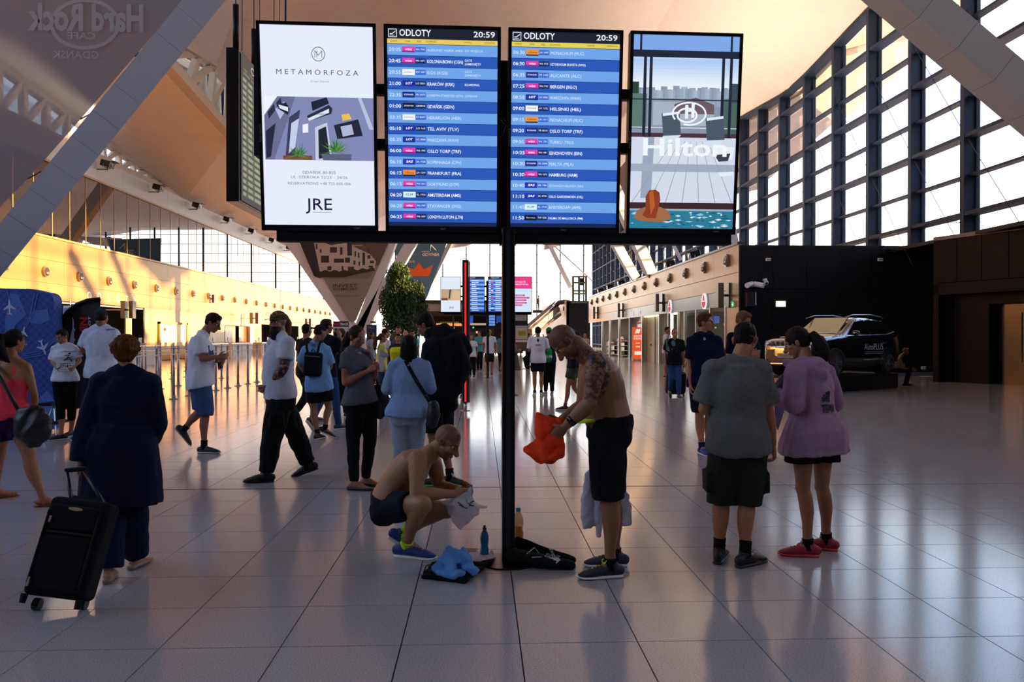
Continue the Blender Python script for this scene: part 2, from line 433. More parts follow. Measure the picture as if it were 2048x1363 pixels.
# ---- right block with fascia, shops and the black end wall
wr = struct(MB().bb((RX+.1, 30.75, 4.9), (CX-.4, 74, 5.1)).bb((CX-1.2, 30.75, 0), (CX-1.0, 74, 5)).build('wall_right', M_gun))
def rrow(z0, z1, y0, y1, n, name, m, th=.06):
    st = (y1-y0)/n; src = None
    for k in range(n):
        mb = MB().box((0, 0, 0), (th, st-.012, z1-z0-.012))
        if src is None: src = mb.build(name, m, wr, world=False); src.location = (RX+.03, y0+st*.5, (z0+z1)/2)
        else: inst(src, wr, (RX+.03, y0+st*(k+.5), (z0+z1)/2))
rrow(4.05, 5.15, 30.7, 74, 13, 'fascia_panel', M_panel)
rrow(3.42, 4.04, 30.7, 74, 13, 'fascia_panel', M_panel)
rrow(2.78, 3.41, 32.3, 63.4, 9, 'sign_panel', M_gun)
MB().bb((RX+.0, 63.4, 2.78), (RX+.06, 74, 3.41)).build('fascia_panel', M_panel, wr)
MB().bb((RX, 30.7, 0), (RX+.06, 32.3, 3.42)).build('end_panel', M_panel, wr)
MB().bb((RX-.05, 30.7, 5.13), (RX+.2, 74, 5.22)).build('coping', M_gun, wr)
be = struct(MB().bb((RX, 30.66, 0.12), (18.0, 30.72, 5.08)).build('wall_black_end', M_black))
src = None
for r_ in range(3):
    for c_ in range(6):
        mb = MB().box((0, 0, 0), (1.29, .03, 1.60))
        lc = (RX+.66+c_*1.305, 30.62, .95+1.62*r_)
        if src is None: src = mb.build('wall_panel', M_black, be, world=False, bevel=.004); src.location = lc
        else: inst(src, be, lc)
struct(MB().bb((RX, 30.5, 0), (17.8, 30.66, .16)).build('baseboard_right', mat('grey_skirting', '5a6472', .5)))
# near right black wall with recessed doorway
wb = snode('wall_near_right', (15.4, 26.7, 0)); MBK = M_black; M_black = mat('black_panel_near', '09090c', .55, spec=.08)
a0, a1 = V((15.4, 26.7, 0)), V((16.55, 23.2, 0)); a2 = V((18.2, 14, 0)); a3 = V((18.2, -15, 0))
def slab(p, q, z0, z1, t, name, m, inset=0.0):
    d = (q-p).normalized(); n_ = V((-d.y, d.x, 0)) * -1
    n_ = V((d.y, -d.x, 0)) if V((d.y, -d.x, 0)).x > 0 else V((-d.y, d.x, 0))
    p2, q2 = p+n_*inset, q+n_*inset
    return MB().prism([p2+V((0, 0, z0)), q2+V((0, 0, z0)), q2+V((0, 0, z1)), p2+V((0, 0, z1))], n_*t).build(name, m, wb)
L01 = (a1-a0)
for k in range(4): slab(a0+L01*(k/4.0+.003), a0+L01*((k+1)/4.0-.003), 3.35, 4.8, .2, 'wall_panel', M_black)
slab(a0, a0+L01*.06, 0, 3.35, .5, 'jamb', M_black); slab(a0, a1, 2.95, 3.33, .25, 'lintel', M_black)
slab(a0+L01*.06, a0+L01*.45, 0, 2.95, .1, 'recess_panel', M_black, .55)
slab(a0+L01*.45, a0+L01*.9, 0, 2.6, .08, 'door_leaf', M_blackg, .9); slab(a0+L01*.45, a0+L01*.9, 2.6, 2.95, .1, 'recess_panel', M_black, .55)
slab(a0+L01*.9, a1, 0, 3.35, .5, 'jamb', M_black)
slab(a1, a2, 0, 4.95, .4, 'wall_panel', M_black); slab(a2, a3, 0, 4.95, .4, 'wall_panel', M_black)
slab(a0, a1, 4.8, 4.92, .6, 'coping', M_gun)
M_black = MBK
struct(MB().bb((18.0, 26.0, 0), (18.2, 30.7, 4.95)).bb((15.75, 26.5, 0), (18.2, 26.6, 4.9)).bb((18.45, -14, 0), (18.7, 26.5, 4.9)).bb((CX-.3, -14.5, 4.82), (18.7, 30.7, 4.95)).build('wall_link', M_black))  # includes backing walls added to stop sun leaking through the gaps
pp = pt(2043, 690, 24.3)
MB().bb((pp.x-.03, pp.y-.05, .75), (pp.x+.01, pp.y-.01, 2.3)).build('handle_bar', M_chrome, wb)
# second block far off, wall behind the camera
b2 = MB().bb((9.2, 86, 0), (11.8, 86.3, 5.35)); struct(b2.build('wall_far_block', M_black))
w2 = MB().prism([(9.2, 86, 0), (8.3, 109, 0), (8.3, 109, 5.6), (9.2, 86, 5.4)], (.3, 0, 0)); struct(w2.build('wall_far_block', mat('pale_block', 'c9b8a6', .5, .2)))
struct(MB().bb((-21.5, -15.2, 0), (18.6, -15, 18.4)).build('wall_behind', mat('dim_wall', '4a4644', .8)))

# unseen block added beyond the right-hand glazing to hold off the sun
struct(MB().bb((24, -30, -.3), (40, 19, 12.5)).build('wall_sun_block', mat('sun_block_wall', '9a9690', .8)))
# ------------------------------------------------------------------ people: library
class Surf:
    def __init__(s, co, f, col=None, mi=0):
        s.co = co; s.f = f; s.col = np.ones((len(co), 3))*.5 if col is None else col; s.mi = np.full(len(f), mi)
def remesh(mb, vox, smooth=2):
    me = mb.mesh('r', []); o = bpy.data.objects.new('r', me)
    r = o.modifiers.new('r', 'REMESH'); r.mode = 'VOXEL'; r.voxel_size = vox
    if smooth:
        q = o.modifiers.new('s', 'SMOOTH'); q.iterations = smooth; q.factor = .5
    out = ev(o); bpy.data.objects.remove(o); bpy.data.meshes.remove(me)
    n = len(out.vertices); co = np.empty(n*3); out.vertices.foreach_get('co', co); co = co.reshape(-1, 3)
    m = len(out.loops); li = np.empty(m, np.int32); out.loops.foreach_get('vertex_index', li)
    bpy.data.meshes.remove(out); return Surf(co, li.reshape(-1, 4))
def normals(s):
    a, b, c, d = (s.co[s.f[:, i]] for i in range(4)); fn = np.cross(c-a, d-b); vn = np.zeros_like(s.co)
    for i in range(4): np.add.at(vn, s.f[:, i], fn)
    return vn/(np.linalg.norm(vn, axis=1, keepdims=True)+1e-9)
def wobble(co, freq, seed):
    r = np.random.RandomState(seed); k = r.randn(6, 3); k /= np.linalg.norm(k, axis=1, keepdims=True); ph = r.rand(6)*6.28
    w = [np.sin(co @ k[i]*freq*(1+.35*i)+ph[i]) for i in range(6)]
    return (np.sin(co @ k[0]*freq+1.8*w[1]+1.2*w[2])+.6*np.sin(co @ k[3]*freq*1.9+2*w[4]+w[0]))/1.6
def folds(s, amp, freq=22, seed=1):
    n = normals(s); s.co = s.co+n*(amp*(wobble(s.co*np.array([1, 1, .55]), freq, seed))[:, None]); return s
def put(name, surfs, mats, parent, attr=True):
    co = np.concatenate([s.co for s in surfs]); off = np.cumsum([0]+[len(s.co) for s in surfs[:-1]])
    f = np.concatenate([s.f+o for s, o in zip(surfs, off)]); col = np.concatenate([s.col for s in surfs]); mi = np.concatenate([s.mi for s in surfs])
    org = ORG.get(parent.name, V((0, 0, 0))); co = co-np.array(org)
    me = bpy.data.meshes.new(name); me.vertices.add(len(co)); me.vertices.foreach_set('co', co.ravel())
    me.loops.add(f.size); me.loops.foreach_set('vertex_index', f.astype(np.int32).ravel())
    me.polygons.add(len(f)); me.polygons.foreach_set('loop_start', np.arange(0, f.size, 4, dtype=np.int32))
    me.polygons.foreach_set('material_index', mi.astype(np.int32)); me.polygons.foreach_set('use_smooth', np.ones(len(f), bool))
    for q in (mats if isinstance(mats, (list, tuple)) else [mats]): me.materials.append(q)
    me.update(calc_edges=True)
    if attr:
        a = me.color_attributes.new('tint', 'FLOAT_COLOR', 'POINT'); a.data.foreach_set('color', np.concatenate([col, np.ones((len(col), 1))], 1).ravel())
    o = bpy.data.objects.new(name, me); COL.objects.link(o); o.parent = parent; ORG[o.name] = org; return o
M_skin = mat('skin', 'b08468', .5, attr='tint', bump=.15, bscale=700, spec=.35)
M_eye = mat('eye_white', 'd8d0c8', .2); M_iris = mat('iris', '2a1c14', .2)
M_hairs = {}
def hairmat(c):
    if c not in M_hairs:
        m = mat('hair_'+c, c, .6, var=.12, vscale=25, bump=.5, bscale=220, spec=.12); M_hairs[c] = m
    return M_hairs[c]
def L3(c): return np.array(rgb(c)[:3])
SK = {'fair': 'c09072', 'tan': 'a87452', 'mid': 'b58262', 'ruddy': 'a96f50', 'dark': '8c5a3e'}
def vec(a): return a if isinstance(a, V) else V(a)
def build_head(hc, hf, hu, s, vox, tone, sex='m', stubble=0, shaved=0, beard=None):
    hf = hf.normalized(); hl = hu.cross(hf).normalized(); hu = hf.cross(hl).normalized(); hr = hf.cross(hu).normalized()
    R = Matrix((hr, hf, hu)).transposed(); h = .236*s
    mb = MB()
    def E(c, r): mb.ball(hc+R @ (V(c)*h), tuple(x*h for x in r), R)
    E((0, -.03, .12), (.325, .40, .385)); E((0, .12, -.16), (.255, .27, .33)); E((0, .25, -.40), (.115, .11, .085))
    E((.15, .24, -.08), (.11, .11, .10)); E((-.15, .24, -.08), (.11, .11, .10)); E((0, .30, .09), (.23, .09, .07))
    E((0, .02, -.28), (.22, .22, .18))
    for k, r in ((0, .045), (.5, .055), (1, .068)): E((0, .36+.115*k, .04-.17*k), (r, r+.02, r+.01))
    E((.055, .43, -.15), (.045, .05, .035)); E((-.055, .43, -.15), (.045, .05, .035))
    E((0, .375, -.255), (.10, .055, .028)); E((0, .365, -.30), (.085, .055, .03))
    for q in (-1, 1):
        E((.325*q, -.03, -.05), (.032, .075, .12)); E((.34*q, -.06, .0), (.04, .05, .07))
    sf = remesh(mb, vox, 1)
    loc = (sf.co-np.array(hc)) @ np.array(R)/h
    col = np.tile(L3(tone), (len(loc), 1))
    x, y, z = loc[:, 0], loc[:, 1], loc[:, 2]
    for q in (-1, 1):                      # eye sockets
        d = ((x-.14*q)/.10)**2+((z-.02)/.06)**2
        msk = (d < 1) & (y > .2); sf.co[msk] -= np.array(hf)*h*.035*(1-d[msk])[:, None]
    def mix(m, c, k): col[m] = col[m]*(1-k)+L3(c)*k
    mix((y > .33) & (np.abs(z+.275) < .045) & (np.abs(x) < .11), '9a5048', .6)
    for q in (-1, 1): mix((((x-.14*q)/.11)**2+((z-.105)/.028)**2 < 1) & (y > .2), '33231a', .75)
    if stubble: mix((z < -.18-.25*np.maximum(0, .25-np.abs(x))*0) & (y > -.02) & ((np.abs(z+.28) > .05) | (np.abs(x) > .12)), '3a2c24', stubble)
    if shaved: mix((z > .14-.25*(y < .1)) & (y < .30), '3a2a22', shaved)
    sf.col = col*(1+.06*wobble(sf.co, 60, 3)[:, None]); return sf, R, h
def build_hand(w, d, n, thumb, s, vox, tone, curl=.6, spread=0.0):
    d = d.normalized(); n = (n-d*n.dot(d)).normalized(); t = d.cross(n).normalized()*thumb
    R = Matrix((t, d, n)).transposed(); mb = MB(); s = s*1.02
    mb.tube([w-d*.05*s, w, w+d*.02*s], [(.029*s, .023*s), (.027*s, .020*s), (.032*s, .019*s)], 12, side=t)
    mb.tube([w+d*.012*s, w+d*.045*s, w+d*.09*s], [(.030*s, .018*s), (.041*s, .019*s), (.042*s, .014*s)], 14, side=t, dome=True)
    for i, (o_, L) in enumerate(((.031, .074), (.010, .082), (-.011, .076), (-.030, .060))):
        p = w+d*(.086-.003*i)*s+t*o_*s; a = 0; dd = d+t*(1.5-i)*.06*(1+spread*4)
        pts = [p-d*.02*s, p]; c_ = curl*(1+.08*i)
        for k, fr in ((0, .45), (1, .32), (2, .25)):
            a += c_*(.55, .9, .6)[k]; v = (dd*math.cos(a)+n*math.sin(a)).normalized(); p = p+v*L*fr*s; pts.append(p)
        mb.tube(pts, [.0095*s, .0095*s, .0088*s, .008*s, .0068*s], 10, dome=True)
    p = w+d*.022*s+t*.022*s; v1 = (d*.62+t*.70+n*.35).normalized(); v2 = (d*.85+t*.25+n*.5*(.5+curl)).normalized()
    mb.tube([p, p+v1*.038*s, p+v1*.040*s+v2*.030*s, p+v1*.040*s+v2*.056*s], [.015*s, .012*s, .010*s, .0078*s], 10, dome=True)
    sf = remesh(mb, vox, 1); sf.col = np.tile(L3(tone)*1.02, (len(sf.co), 1)); return sf
TM = [(-.10, .10, .085, 0), (0, .160, .112, -.012), (.12, .168, .120, -.012), (.4, .150, .110, .006), (.65, .165, .120, .008), (.84, .178, .112, -.004), (.95, .160, .085, -.016), (1.03, .095, .066, -.016), (1.10, .06, .056, -.008)]
TF = [(-.10, .10, .085, 0), (0, .165, .118, -.014), (.12, .168, .120, -.014), (.42, .124, .092, .004), (.62, .134, .098, .006), (.74, .142, .118, .018), (.88, .148, .092, 0), (.96, .130, .070, -.010), (1.03, .075, .056, -.012), (1.10, .05, .05, -.006)]
def torso(mb, J, s, sex, fat, e=0, u0=-.2, u1=2, flare=0, n=20, belly=0):
    P = (J['hL']+J['hR'])/2; S = (J['sL']+J['sR'])/2; l0 = (J['hL']-J['hR']).normalized(); l1 = (J['sL']-J['sR']).normalized()
    up = (S-P).normalized(); T = TM if sex == 'm' else TF; pts = []; rr = []; sd = []
    ctl = J.get('mid')
    def spine(u):
        q = P.lerp(S, u)
        if ctl is not None:
            q = P*(1-u)**2+ctl*(2*u*(1-u))+S*u*u if 0 <= u <= 1 else q
        return q
    def row(u):
        for a, b in zip(T, T[1:]):
            if a[0] <= u <= b[0]:
                t = (u-a[0])/(b[0]-a[0]); return [a[k]+(b[k]-a[k])*t for k in range(4)]
        return list(T[0] if u < T[0][0] else T[-1])
    us = sorted(set([u0, u1]+[t[0] for t in T if u0 < t[0] < u1])) if e else [t[0] for t in T]
    us = [max(u, -.45) for u in us if u <= 1.12]
    if e and u0 < -.1: us = sorted(set(us+[-.1, 0]))
    for u in us:
        r = row(u); wf = fat*(1+.0*u); df = fat
        if e and u < .12: q = row(.06); r[1], r[2] = q[1], q[2]
        bl = belly*math.exp(-((u-.38)/.25)**2)
        l = l0.lerp(l1, min(max(u, 0), 1)).normalized(); f = l.cross(up).normalized()
        pts.append(spine(u)+f*(r[3]*s+bl*.5*s)); k = flare*max(0, (.5-u))
        fw = wf if u < .9 else 1+(wf-1)*.3
        rr.append(((r[1]*fw+e+k)*s, (r[2]*df+e+k+bl*.5)*s)); sd.append(l)
    mb.tube(pts, rr, n, side=sd)
    return mb
def limb(mb, a, b, rs, s, n=12, back=None, bow=0):
    k = len(rs)-1; pts = []
    for i in range(k+1):
        t = i/k; p = a.lerp(b, t)
        if back is not None: p = p+back*bow*math.sin(math.pi*min(1, t*1.25))*s
        pts.append(p)
    mb.tube(pts, [r*s for r in rs], n, dome=True)
def seg3(a, m_, b, t):
    la, lb = (m_-a).length, (b-m_).length; d = t*(la+lb)
    return a.lerp(m_, d/la) if d < la else m_.lerp(b, (d-la)/lb)
def person(label, Y, H, J, tone='mid', sex='m', fat=1.0, belly=0, hf=(0, 1, 0), hu=(0, 0, 1), vox=None, hair=None, top=None, bot=None, shoes=None,
           curlL=.7, curlR=.7, palmL=None, palmR=None, group=None, legfat=1, armfat=1, stubble=0, shaved=0, beard=None, tattoo=None, raw=False, fing=True, seed=1, thumbL=None, thumbR=None, name='person', hdir={}):
    s = H/1.78; lod = 0 if Y < 7 else (1 if Y < 10 else (2 if Y < 15 else 3))
    vb = (.0095, .012, .016, .022)[lod]; vc = (.011, .014, .018, .024)[lod]; vh = (.0042, .0055, .008, .013)[lod]; vf = (.0034, .0045, .0065, .011)[lod]
    if not raw: J = {k: (pt(v[0], v[1], Y+(v[2] if len(v) > 2 else 0)) if not isinstance(v, V) else v) for k, v in J.items()}
    P = (J['hL']+J['hR'])/2; l0 = (J['hL']-J['hR']).normalized(); up = ((J['sL']+J['sR'])/2-P).normalized(); f0 = l0.cross(V((0, 0, 1))).normalized()
    l1 = (J['sL']-J['sR']).normalized(); f1 = l1.cross(up).normalized()
    tn = SK.get(tone, tone); J.setdefault('nk', (J['sL']+J['sR'])/2+up*.05*s)
    base = V((P.x, P.y, 0)); root = thing(name, label, 'person', base, 0, group)
    hf, hu = V(hf).normalized(), V(hu)
    HB, R, h = build_head(J['hd'], hf, hu, s*(1 if sex == 'm' else .96), vh, tn, sex, stubble, shaved)
    mb = MB(); torso(mb, J, s, sex, fat, belly=belly)
    for q in (-1, 1):
        hj = J['hL'] if q > 0 else J['hR']; mb.ball(hj-f0*.045*s-V((0, 0, .02))*s, (.085*s*fat, .080*s*fat, .095*s))
    hb = J['hd']-R.col[1]*.10*h-R.col[2]*.28*h
    nr = .057 if sex == 'm' else .046
    mb.tube([J['nk']-up*.03*s, J['nk'].lerp(hb, .5), hb, hb+R.col[2]*.12*h], [nr*1.25*s, nr*s, nr*s, nr*.9*s], 14, dome=True)
    mb.tube([J['sL'], J['nk'].lerp(J['sL'], .45)+up*.0*s, J['nk'], J['nk'].lerp(J['sR'], .45)+up*.0*s, J['sR']], [.042*s, .044*s, .055*s, .044*s, .042*s], 12, dome=True)
    af = armfat*(1 if sex == 'm' else .82); lf = legfat
    hands = []
    for q, S_ in ((1, 'L'), (-1, 'R')):
        a, b, c = J['s'+S_], J['e'+S_], J['w'+S_]
        mb.ball(a-up*.006*s, (.058*s*af, .056*s*af, .058*s*af))
        limb(mb, a, b, [.056*af, .054*af, .046*af, .039*af], s); limb(mb, b, c, [.040*af, .045*af, .040*af, .031*af, .026*af], s)
        hd, kn, an, toe = J['h'+S_], J['k'+S_], J['a'+S_], J['t'+S_]
        limb(mb, hd, kn, [.090*lf, .088*lf, .078*lf, .066*lf, .056*lf], s)
        shin = (an-kn).normalized(); tdir = toe.normalized() if raw or True else toe
        bk = -(tdir-shin*tdir.dot(shin)); bk = bk.normalized() if bk.length > .01 else -f0
        limb(mb, kn, an, [.054*lf, .059*lf, .056*lf, .044*lf, .037, .036], s, back=bk, bow=.014)
        mb.ball(kn-bk*.012*s, (.050*s*lf, .050*s*lf, .058*s*lf))
        J['td'+S_] = tdir; sole = an+(-V((0, 0, 1)) if abs(tdir.z) < .2 else shin)*.055*s
        mb.tube([an-tdir*.035*s+(sole-an)*.6, an+tdir*.04*s+(sole-an)*.5, sole+tdir*.12*s, sole+tdir*.18*s], [(.034*s, .034*s), (.038*s, .045*s), (.042*s, .026*s), (.036*s, .014*s)], 12, dome=True)
        w_ = c; dd = hdir.get(S_); dd = V(dd) if dd is not None else (c-b).normalized()
        pn = palmL if q > 0 else palmR
        if pn is None: pn = -l1*q*.8+f1*.3+V((0, 0, .05))
        pn = V(pn); pn = pn-dd*pn.dot(dd); pn = pn.normalized() if pn.length > .05 else V((0, 1, 0))
        th = thumbL if q > 0 else thumbR
        if th is None:
            th = 1 if (dd.cross(pn)).dot(f1+V((0, 0, .9))) > 0 else -1
        hands.append(build_hand(w_+dd*.012*s, dd, pn, th, s*(1 if sex == 'm' else .9), vf, tn, curlL if q > 0 else curlR))
    B = remesh(mb, vb, 3)
    B.col = np.tile(L3(tn), (len(B.co), 1))*(1+.07*wobble(B.co, 18, 5)[:, None])
    if tattoo:
        for (a, b, r) in tattoo:
            a = np.array(J[a[0]].lerp(J[a[1]], a[2])) ; b = np.array(J[b[0]].lerp(J[b[1]], b[2]))
            ab = b-a; t = np.clip(((B.co-a) @ ab)/(ab @ ab), 0, 1); d = np.linalg.norm(B.co-(a+t[:, None]*ab), axis=1)
            wv = wobble(B.co, 55, 9)+.7*wobble(B.co, 120, 12); m = (d < r) & (wv > -.45+(d/r)*.25)
            B.col[m] = B.col[m]*.22+L3('1a1c22')*.6
    put('body', [B, HB]+hands, M_skin, root)
    if lod < 3:
        for q in (-1, 1):
            c = J['hd']+R @ V((.14*q, .305, .02))*h
            e_ = MB().ball(c, .048*h, None, 10, 7, 0).ball(c+R.col[1]*.016*h, .038*h, None, 8, 6, 1)
            e_.build('eye', [M_eye, M_iris], root, smooth=True)
    # --- hair
    if hair: make_hair(root, J, R, h, vc*.8 if lod < 2 else vc, hair, s, up, f1, l1)
    # --- clothes
    if top:
        top = list(top)+[{}]*(3-len(top)); top[2] = dict(top[2]); top[2].setdefault('af', (1 if sex == 'm' else .86)*max(1, armfat)); make_top(root, J, s, sex, fat, top, vc, seed, belly, up, f1)
    if bot: make_bottom(root, J, s, sex, fat, bot, vc, seed, f0, legfat)
    if shoes: make_shoes(root, J, s, shoes, lod)
    return root, J
def hairshade(name, surf, c, root):
    return put(name, [surf], hairmat(c), root, attr=False)
def make_hair(root, J, R, h, vox, hair, s, up, f1, l1):
    st, c = hair[0], hair[1]; mb = MB(); hc = J['hd']
    def E(p, r): mb.ball(hc+R @ (V(p)*h), tuple(x*h for x in r), R)
    if st in ('short', 'crop'):
        k = .0 if st == 'crop' else .02
        E((0, -.075, .165), (.335+k, .40+k, .365+k)); E((0, -.20, -.02), (.29+k, .22+k, .28)); 
        if st == 'short': E((0, .10, .40), (.22, .26, .13))
    elif st == 'curly':
        E((0, -.10, .12), (.42, .45, .42)); E((0, -.22, -.06), (.34, .28, .32))
        rg = random.Random(4)
        for _ in range(60):
            a = rg.uniform(0, 6.28); b = rg.uniform(-.4, 1.3); E((math.cos(a)*math.cos(b)*.36, -.10+math.sin(a)*math.cos(b)*.38, .12+math.sin(b)*.36), (.10, .10, .09))
    elif st in ('pony', 'long', 'bun', 'braid', 'cap', 'bob'):
        if st != 'cap': E((0, -.07, .15), (.36, .42, .39)); E((0, -.18, -.02), (.33, .26, .30))
        if st == 'pony' or st == 'braid':
            p0 = hc+R @ V((0, -.42, hair[2] if len(hair) > 2 else .05))*h
            L = hair[3] if len(hair) > 3 else .30
            dn = V((0, 0, -1)); bk = -V(R.col[1])
            bias = V(hair[4]) if len(hair) > 4 else V((0, 0, 0))
            pts = [p0-bk*.08*h, p0+bk*.16*h]; 
            for t in (.3, .55, .8, 1): pts.append(p0+bk*.24*h+(dn+bias*t)*L*t+bk*.14*h*math.sin(t*2.2))
            mb.tube(pts, [.08*h, .14*h, .23*h, .25*h, .19*h, .06*h], 12, dome=True)
        if st in ('long', 'bob'):
            L = hair[2] if len(hair) > 2 else .28
            dn = V((0, 0, -1))
            cb = hc+R @ V((0, -.20, 0))*h; side = V(R.col[0])
            mb.tube([cb+V((0, 0, .02)), cb+dn*L*.35, cb+dn*L*.75, cb+dn*L], [(.37*h, .28*h), (.40*h, .26*h), (.40*h, .22*h), (.33*h, .14*h)], 20, side=side)
        if st == 'bun': E((0, -.5, .2), (.18, .16, .17))
    if mb.v:
        sf = remesh(mb, vox*.75, 1); n = normals(sf); loc = (sf.co-np.array(hc)) @ np.array(R)
        sf.co = sf.co+n*(.0018*np.sin(loc[:, 0]*260+5*wobble(sf.co, 20, 2))+(.002 if st != 'curly' else .005)*wobble(sf.co, 50 if st != 'curly' else 110, 7))[:, None]
        put('hair', [sf], hairmat(c), root, attr=False)
    if st == 'cap' or (len(hair) > 5 and hair[5] == 'cap'):
        back = False; cc = hair[2]; bd = hair[3] if len(hair) > 3 else 1
        m2 = MB()
        m2.ball(hc+R @ V((0, -.04, .15))*h, (.355*h, .435*h, .375*h), R)
        E2 = remesh(m2, vox*.8, 1); loc = (E2.co-np.array(hc)) @ np.array(R)/h
        keep = loc[E2.f].mean(axis=1)[:, 2] > .13-.02; E2.f = E2.f[keep]; E2.mi = E2.mi[keep]
        m_ = fabric('cap_'+cc, cc); cap = put('cap', [E2], m_, root, attr=False)
        sol = cap.modifiers.new('t', 'SOLIDIFY'); sol.thickness = .004
        sgn = bd; pts = []
        br = MB(); N = 9
        a = [hc+R @ V((math.sin(t)*.33, sgn*(-.0+math.cos(t)*.40)+(-.02), .15+.0))*h for t in [(-1.15+2.3*i/(N-1)) for i in range(N)]]
        b = [hc+R @ V((math.sin(t)*.36, sgn*(.28+math.cos(t)*.44)+(-.02), .10+.05*math.cos(t*1.2)))*h for t in [(-1.1+2.2*i/(N-1)) for i in range(N)]]
        for i in range(N-1): br.prism([a[i], a[i+1], b[i+1], b[i]], V(R.col[2])*.006)
        br.build('brim', m_, cap)
        hk = hair[1]
        if hk:
            m3 = MB(); m3.ball(hc+R @ V((0, -.16, -.02))*h, (.335*h, .30*h, .26*h), R)
            put('hair', [remesh(m3, vox*.8, 1)], hairmat(hk), root, attr=False)
def make_top(root, J, s, sex, fat, T, vox, seed, belly, up, f1):
    kind, c = T[0], T[1]; o = T[2] if len(T) > 2 else {}
    e = o.get('e', .016); hem = o.get('hem', -.12); nk = o.get('neck', 1.045); mb = MB()
    torso(mb, J, s, sex, fat, e=e, u0=hem, u1=nk, flare=o.get('flare', .045), belly=belly)
    if kind != 'tank':
        up_ = (J['nk']-(J['sL']+J['sR'])/2)
        mb.tube([J['sL'], J['nk'].lerp(J['sL'], .45)+up*.004*s, J['nk'].lerp(J['sL'], .2)-up*.01*s, J['nk'].lerp(J['sR'], .2)-up*.01*s, J['nk'].lerp(J['sR'], .45)+up*.004*s, J['sR']], [(.046+e*.5)*s, (.053+e*.5)*s, (.066+e*.3)*s, (.066+e*.3)*s, (.053+e*.5)*s, (.046+e*.5)*s], 14)
        slL = o.get('sleeve', .30 if kind == 'tee' else 1.0); fl_ = o.get('sfl', .012)
        af = o.get('af', 1)
        for S_ in 'LR':
            a, b, w = J['s'+S_], J['e'+S_], J['w'+S_]; mb.ball(a-up*.004*s, (.059*af+e*.8)*s)
            pts = [a]+[seg3(a, b, w, slL*k/5) for k in range(1, 6)]
            base_r = [.050, .053, .051, .048, .045, .041] if slL > .45 else [.050, .053, .053, .053, .052, .052]
            mb.tube(pts, [(r*af+e*.8+fl_*k/5*(1 if slL < .5 else .2))*s for k, r in enumerate(base_r)], 14)
            if slL > .5: mb.ball(b, (.048*af+e*.8)*s)
    else:
        for S_ in 'LR':
            a = (J['sL']+J['sR'])/2; q = J['s'+S_]
            for ff in (1, -1):
                p0 = a.lerp(q, .62 if ff > 0 else .35)-up*.14*s+f1*ff*.085*s; p1 = a.lerp(q, .42)+up*.045*s; 
                mb.tube([p0, p0.lerp(p1, .6)+f1*ff*.025*s, p1], [(.045*s, .02*s), (.036*s, .016*s), (.03*s, .014*s)], 10, side=(J['sL']-J['sR']).normalized())
    if o.get('extra'): o['extra'](mb, J, s)
    sf = remesh(mb, vox, 3); folds(sf, o.get('fold', .0055)*s, o.get('ff', 26), seed)
    m = o.get('mat') or fabric('shirt_'+c, c)
    ob = put(o.get('name', 't_shirt' if kind == 'tee' else ('jacket' if kind == 'jacket' else kind)), [sf], m, root, attr=False)
    root['_top'] = ob.name
    return ob
def make_bottom(root, J, s, sex, fat, Bt, vox, seed, f0, lf):
    kind, c = Bt[0], Bt[1]; o = Bt[2] if len(Bt) > 2 else {}; e = o.get('e', .014); mb = MB()
    up = V((0, 0, 1)); l0 = (J['hL']-J['hR']).normalized(); P = (J['hL']+J['hR'])/2; S = (J['sL']+J['sR'])/2; ax = (S-P).normalized()
    wl_ = o.get('waist', .14)
    torso(mb, J, s, sex, fat, e=e*.45, u0=-.1, u1=wl_)
    L = o.get('len', 1.0 if kind in ('trousers', 'jeans', 'leggings') else .48); fl_ = o.get('flare', 0)
    for q, S_ in ((1, 'L'), (-1, 'R')):
        h_, k, a = J['h'+S_], J['k'+S_], J['a'+S_]
        mb.ball(h_-f0*.045*s-up*.02*s, ((.086*fat+e*.6)*s, (.081*fat+e*.6)*s, (.098+e*.6)*s))
        N = 9; pts = [h_+up*.03*s]+[seg3(h_, k, a, L*i/N) for i in range(1, N+1)]; rr = [(.088*lf+e*.5)*s]
        for i in range(1, N+1):
            t = L*i/N
            base = np.interp(t, [0, .25, .5, .62, .8, 1.0], [.094, .084, .060, .062, .050, .040])*lf
            rr.append((base+e+fl_*t/max(L, .01)*.9)*s)
        mb.tube(pts, rr, 14)
        if L > .6: mb.ball(k, (.060*lf+e)*s)
        if o.get('pocket'):
            mid = h_.lerp(k, .62); sd = l0*q; mb.box(mid+sd*(.085*lf+e)*s, (.03*s, .14*s, .15*s), Matrix((sd, sd.cross(up), up)).transposed())
    sf = remesh(mb, vox, 3); folds(sf, o.get('fold', .005)*s, o.get('ff', 24), seed+5)
    m = o.get('mat') or fabric('trousers_'+c, c)
    return put({'shorts': 'shorts', 'trousers': 'trousers', 'jeans': 'jeans', 'leggings': 'leggings', 'skirt': 'skirt'}[kind], [sf], m, root, attr=False)
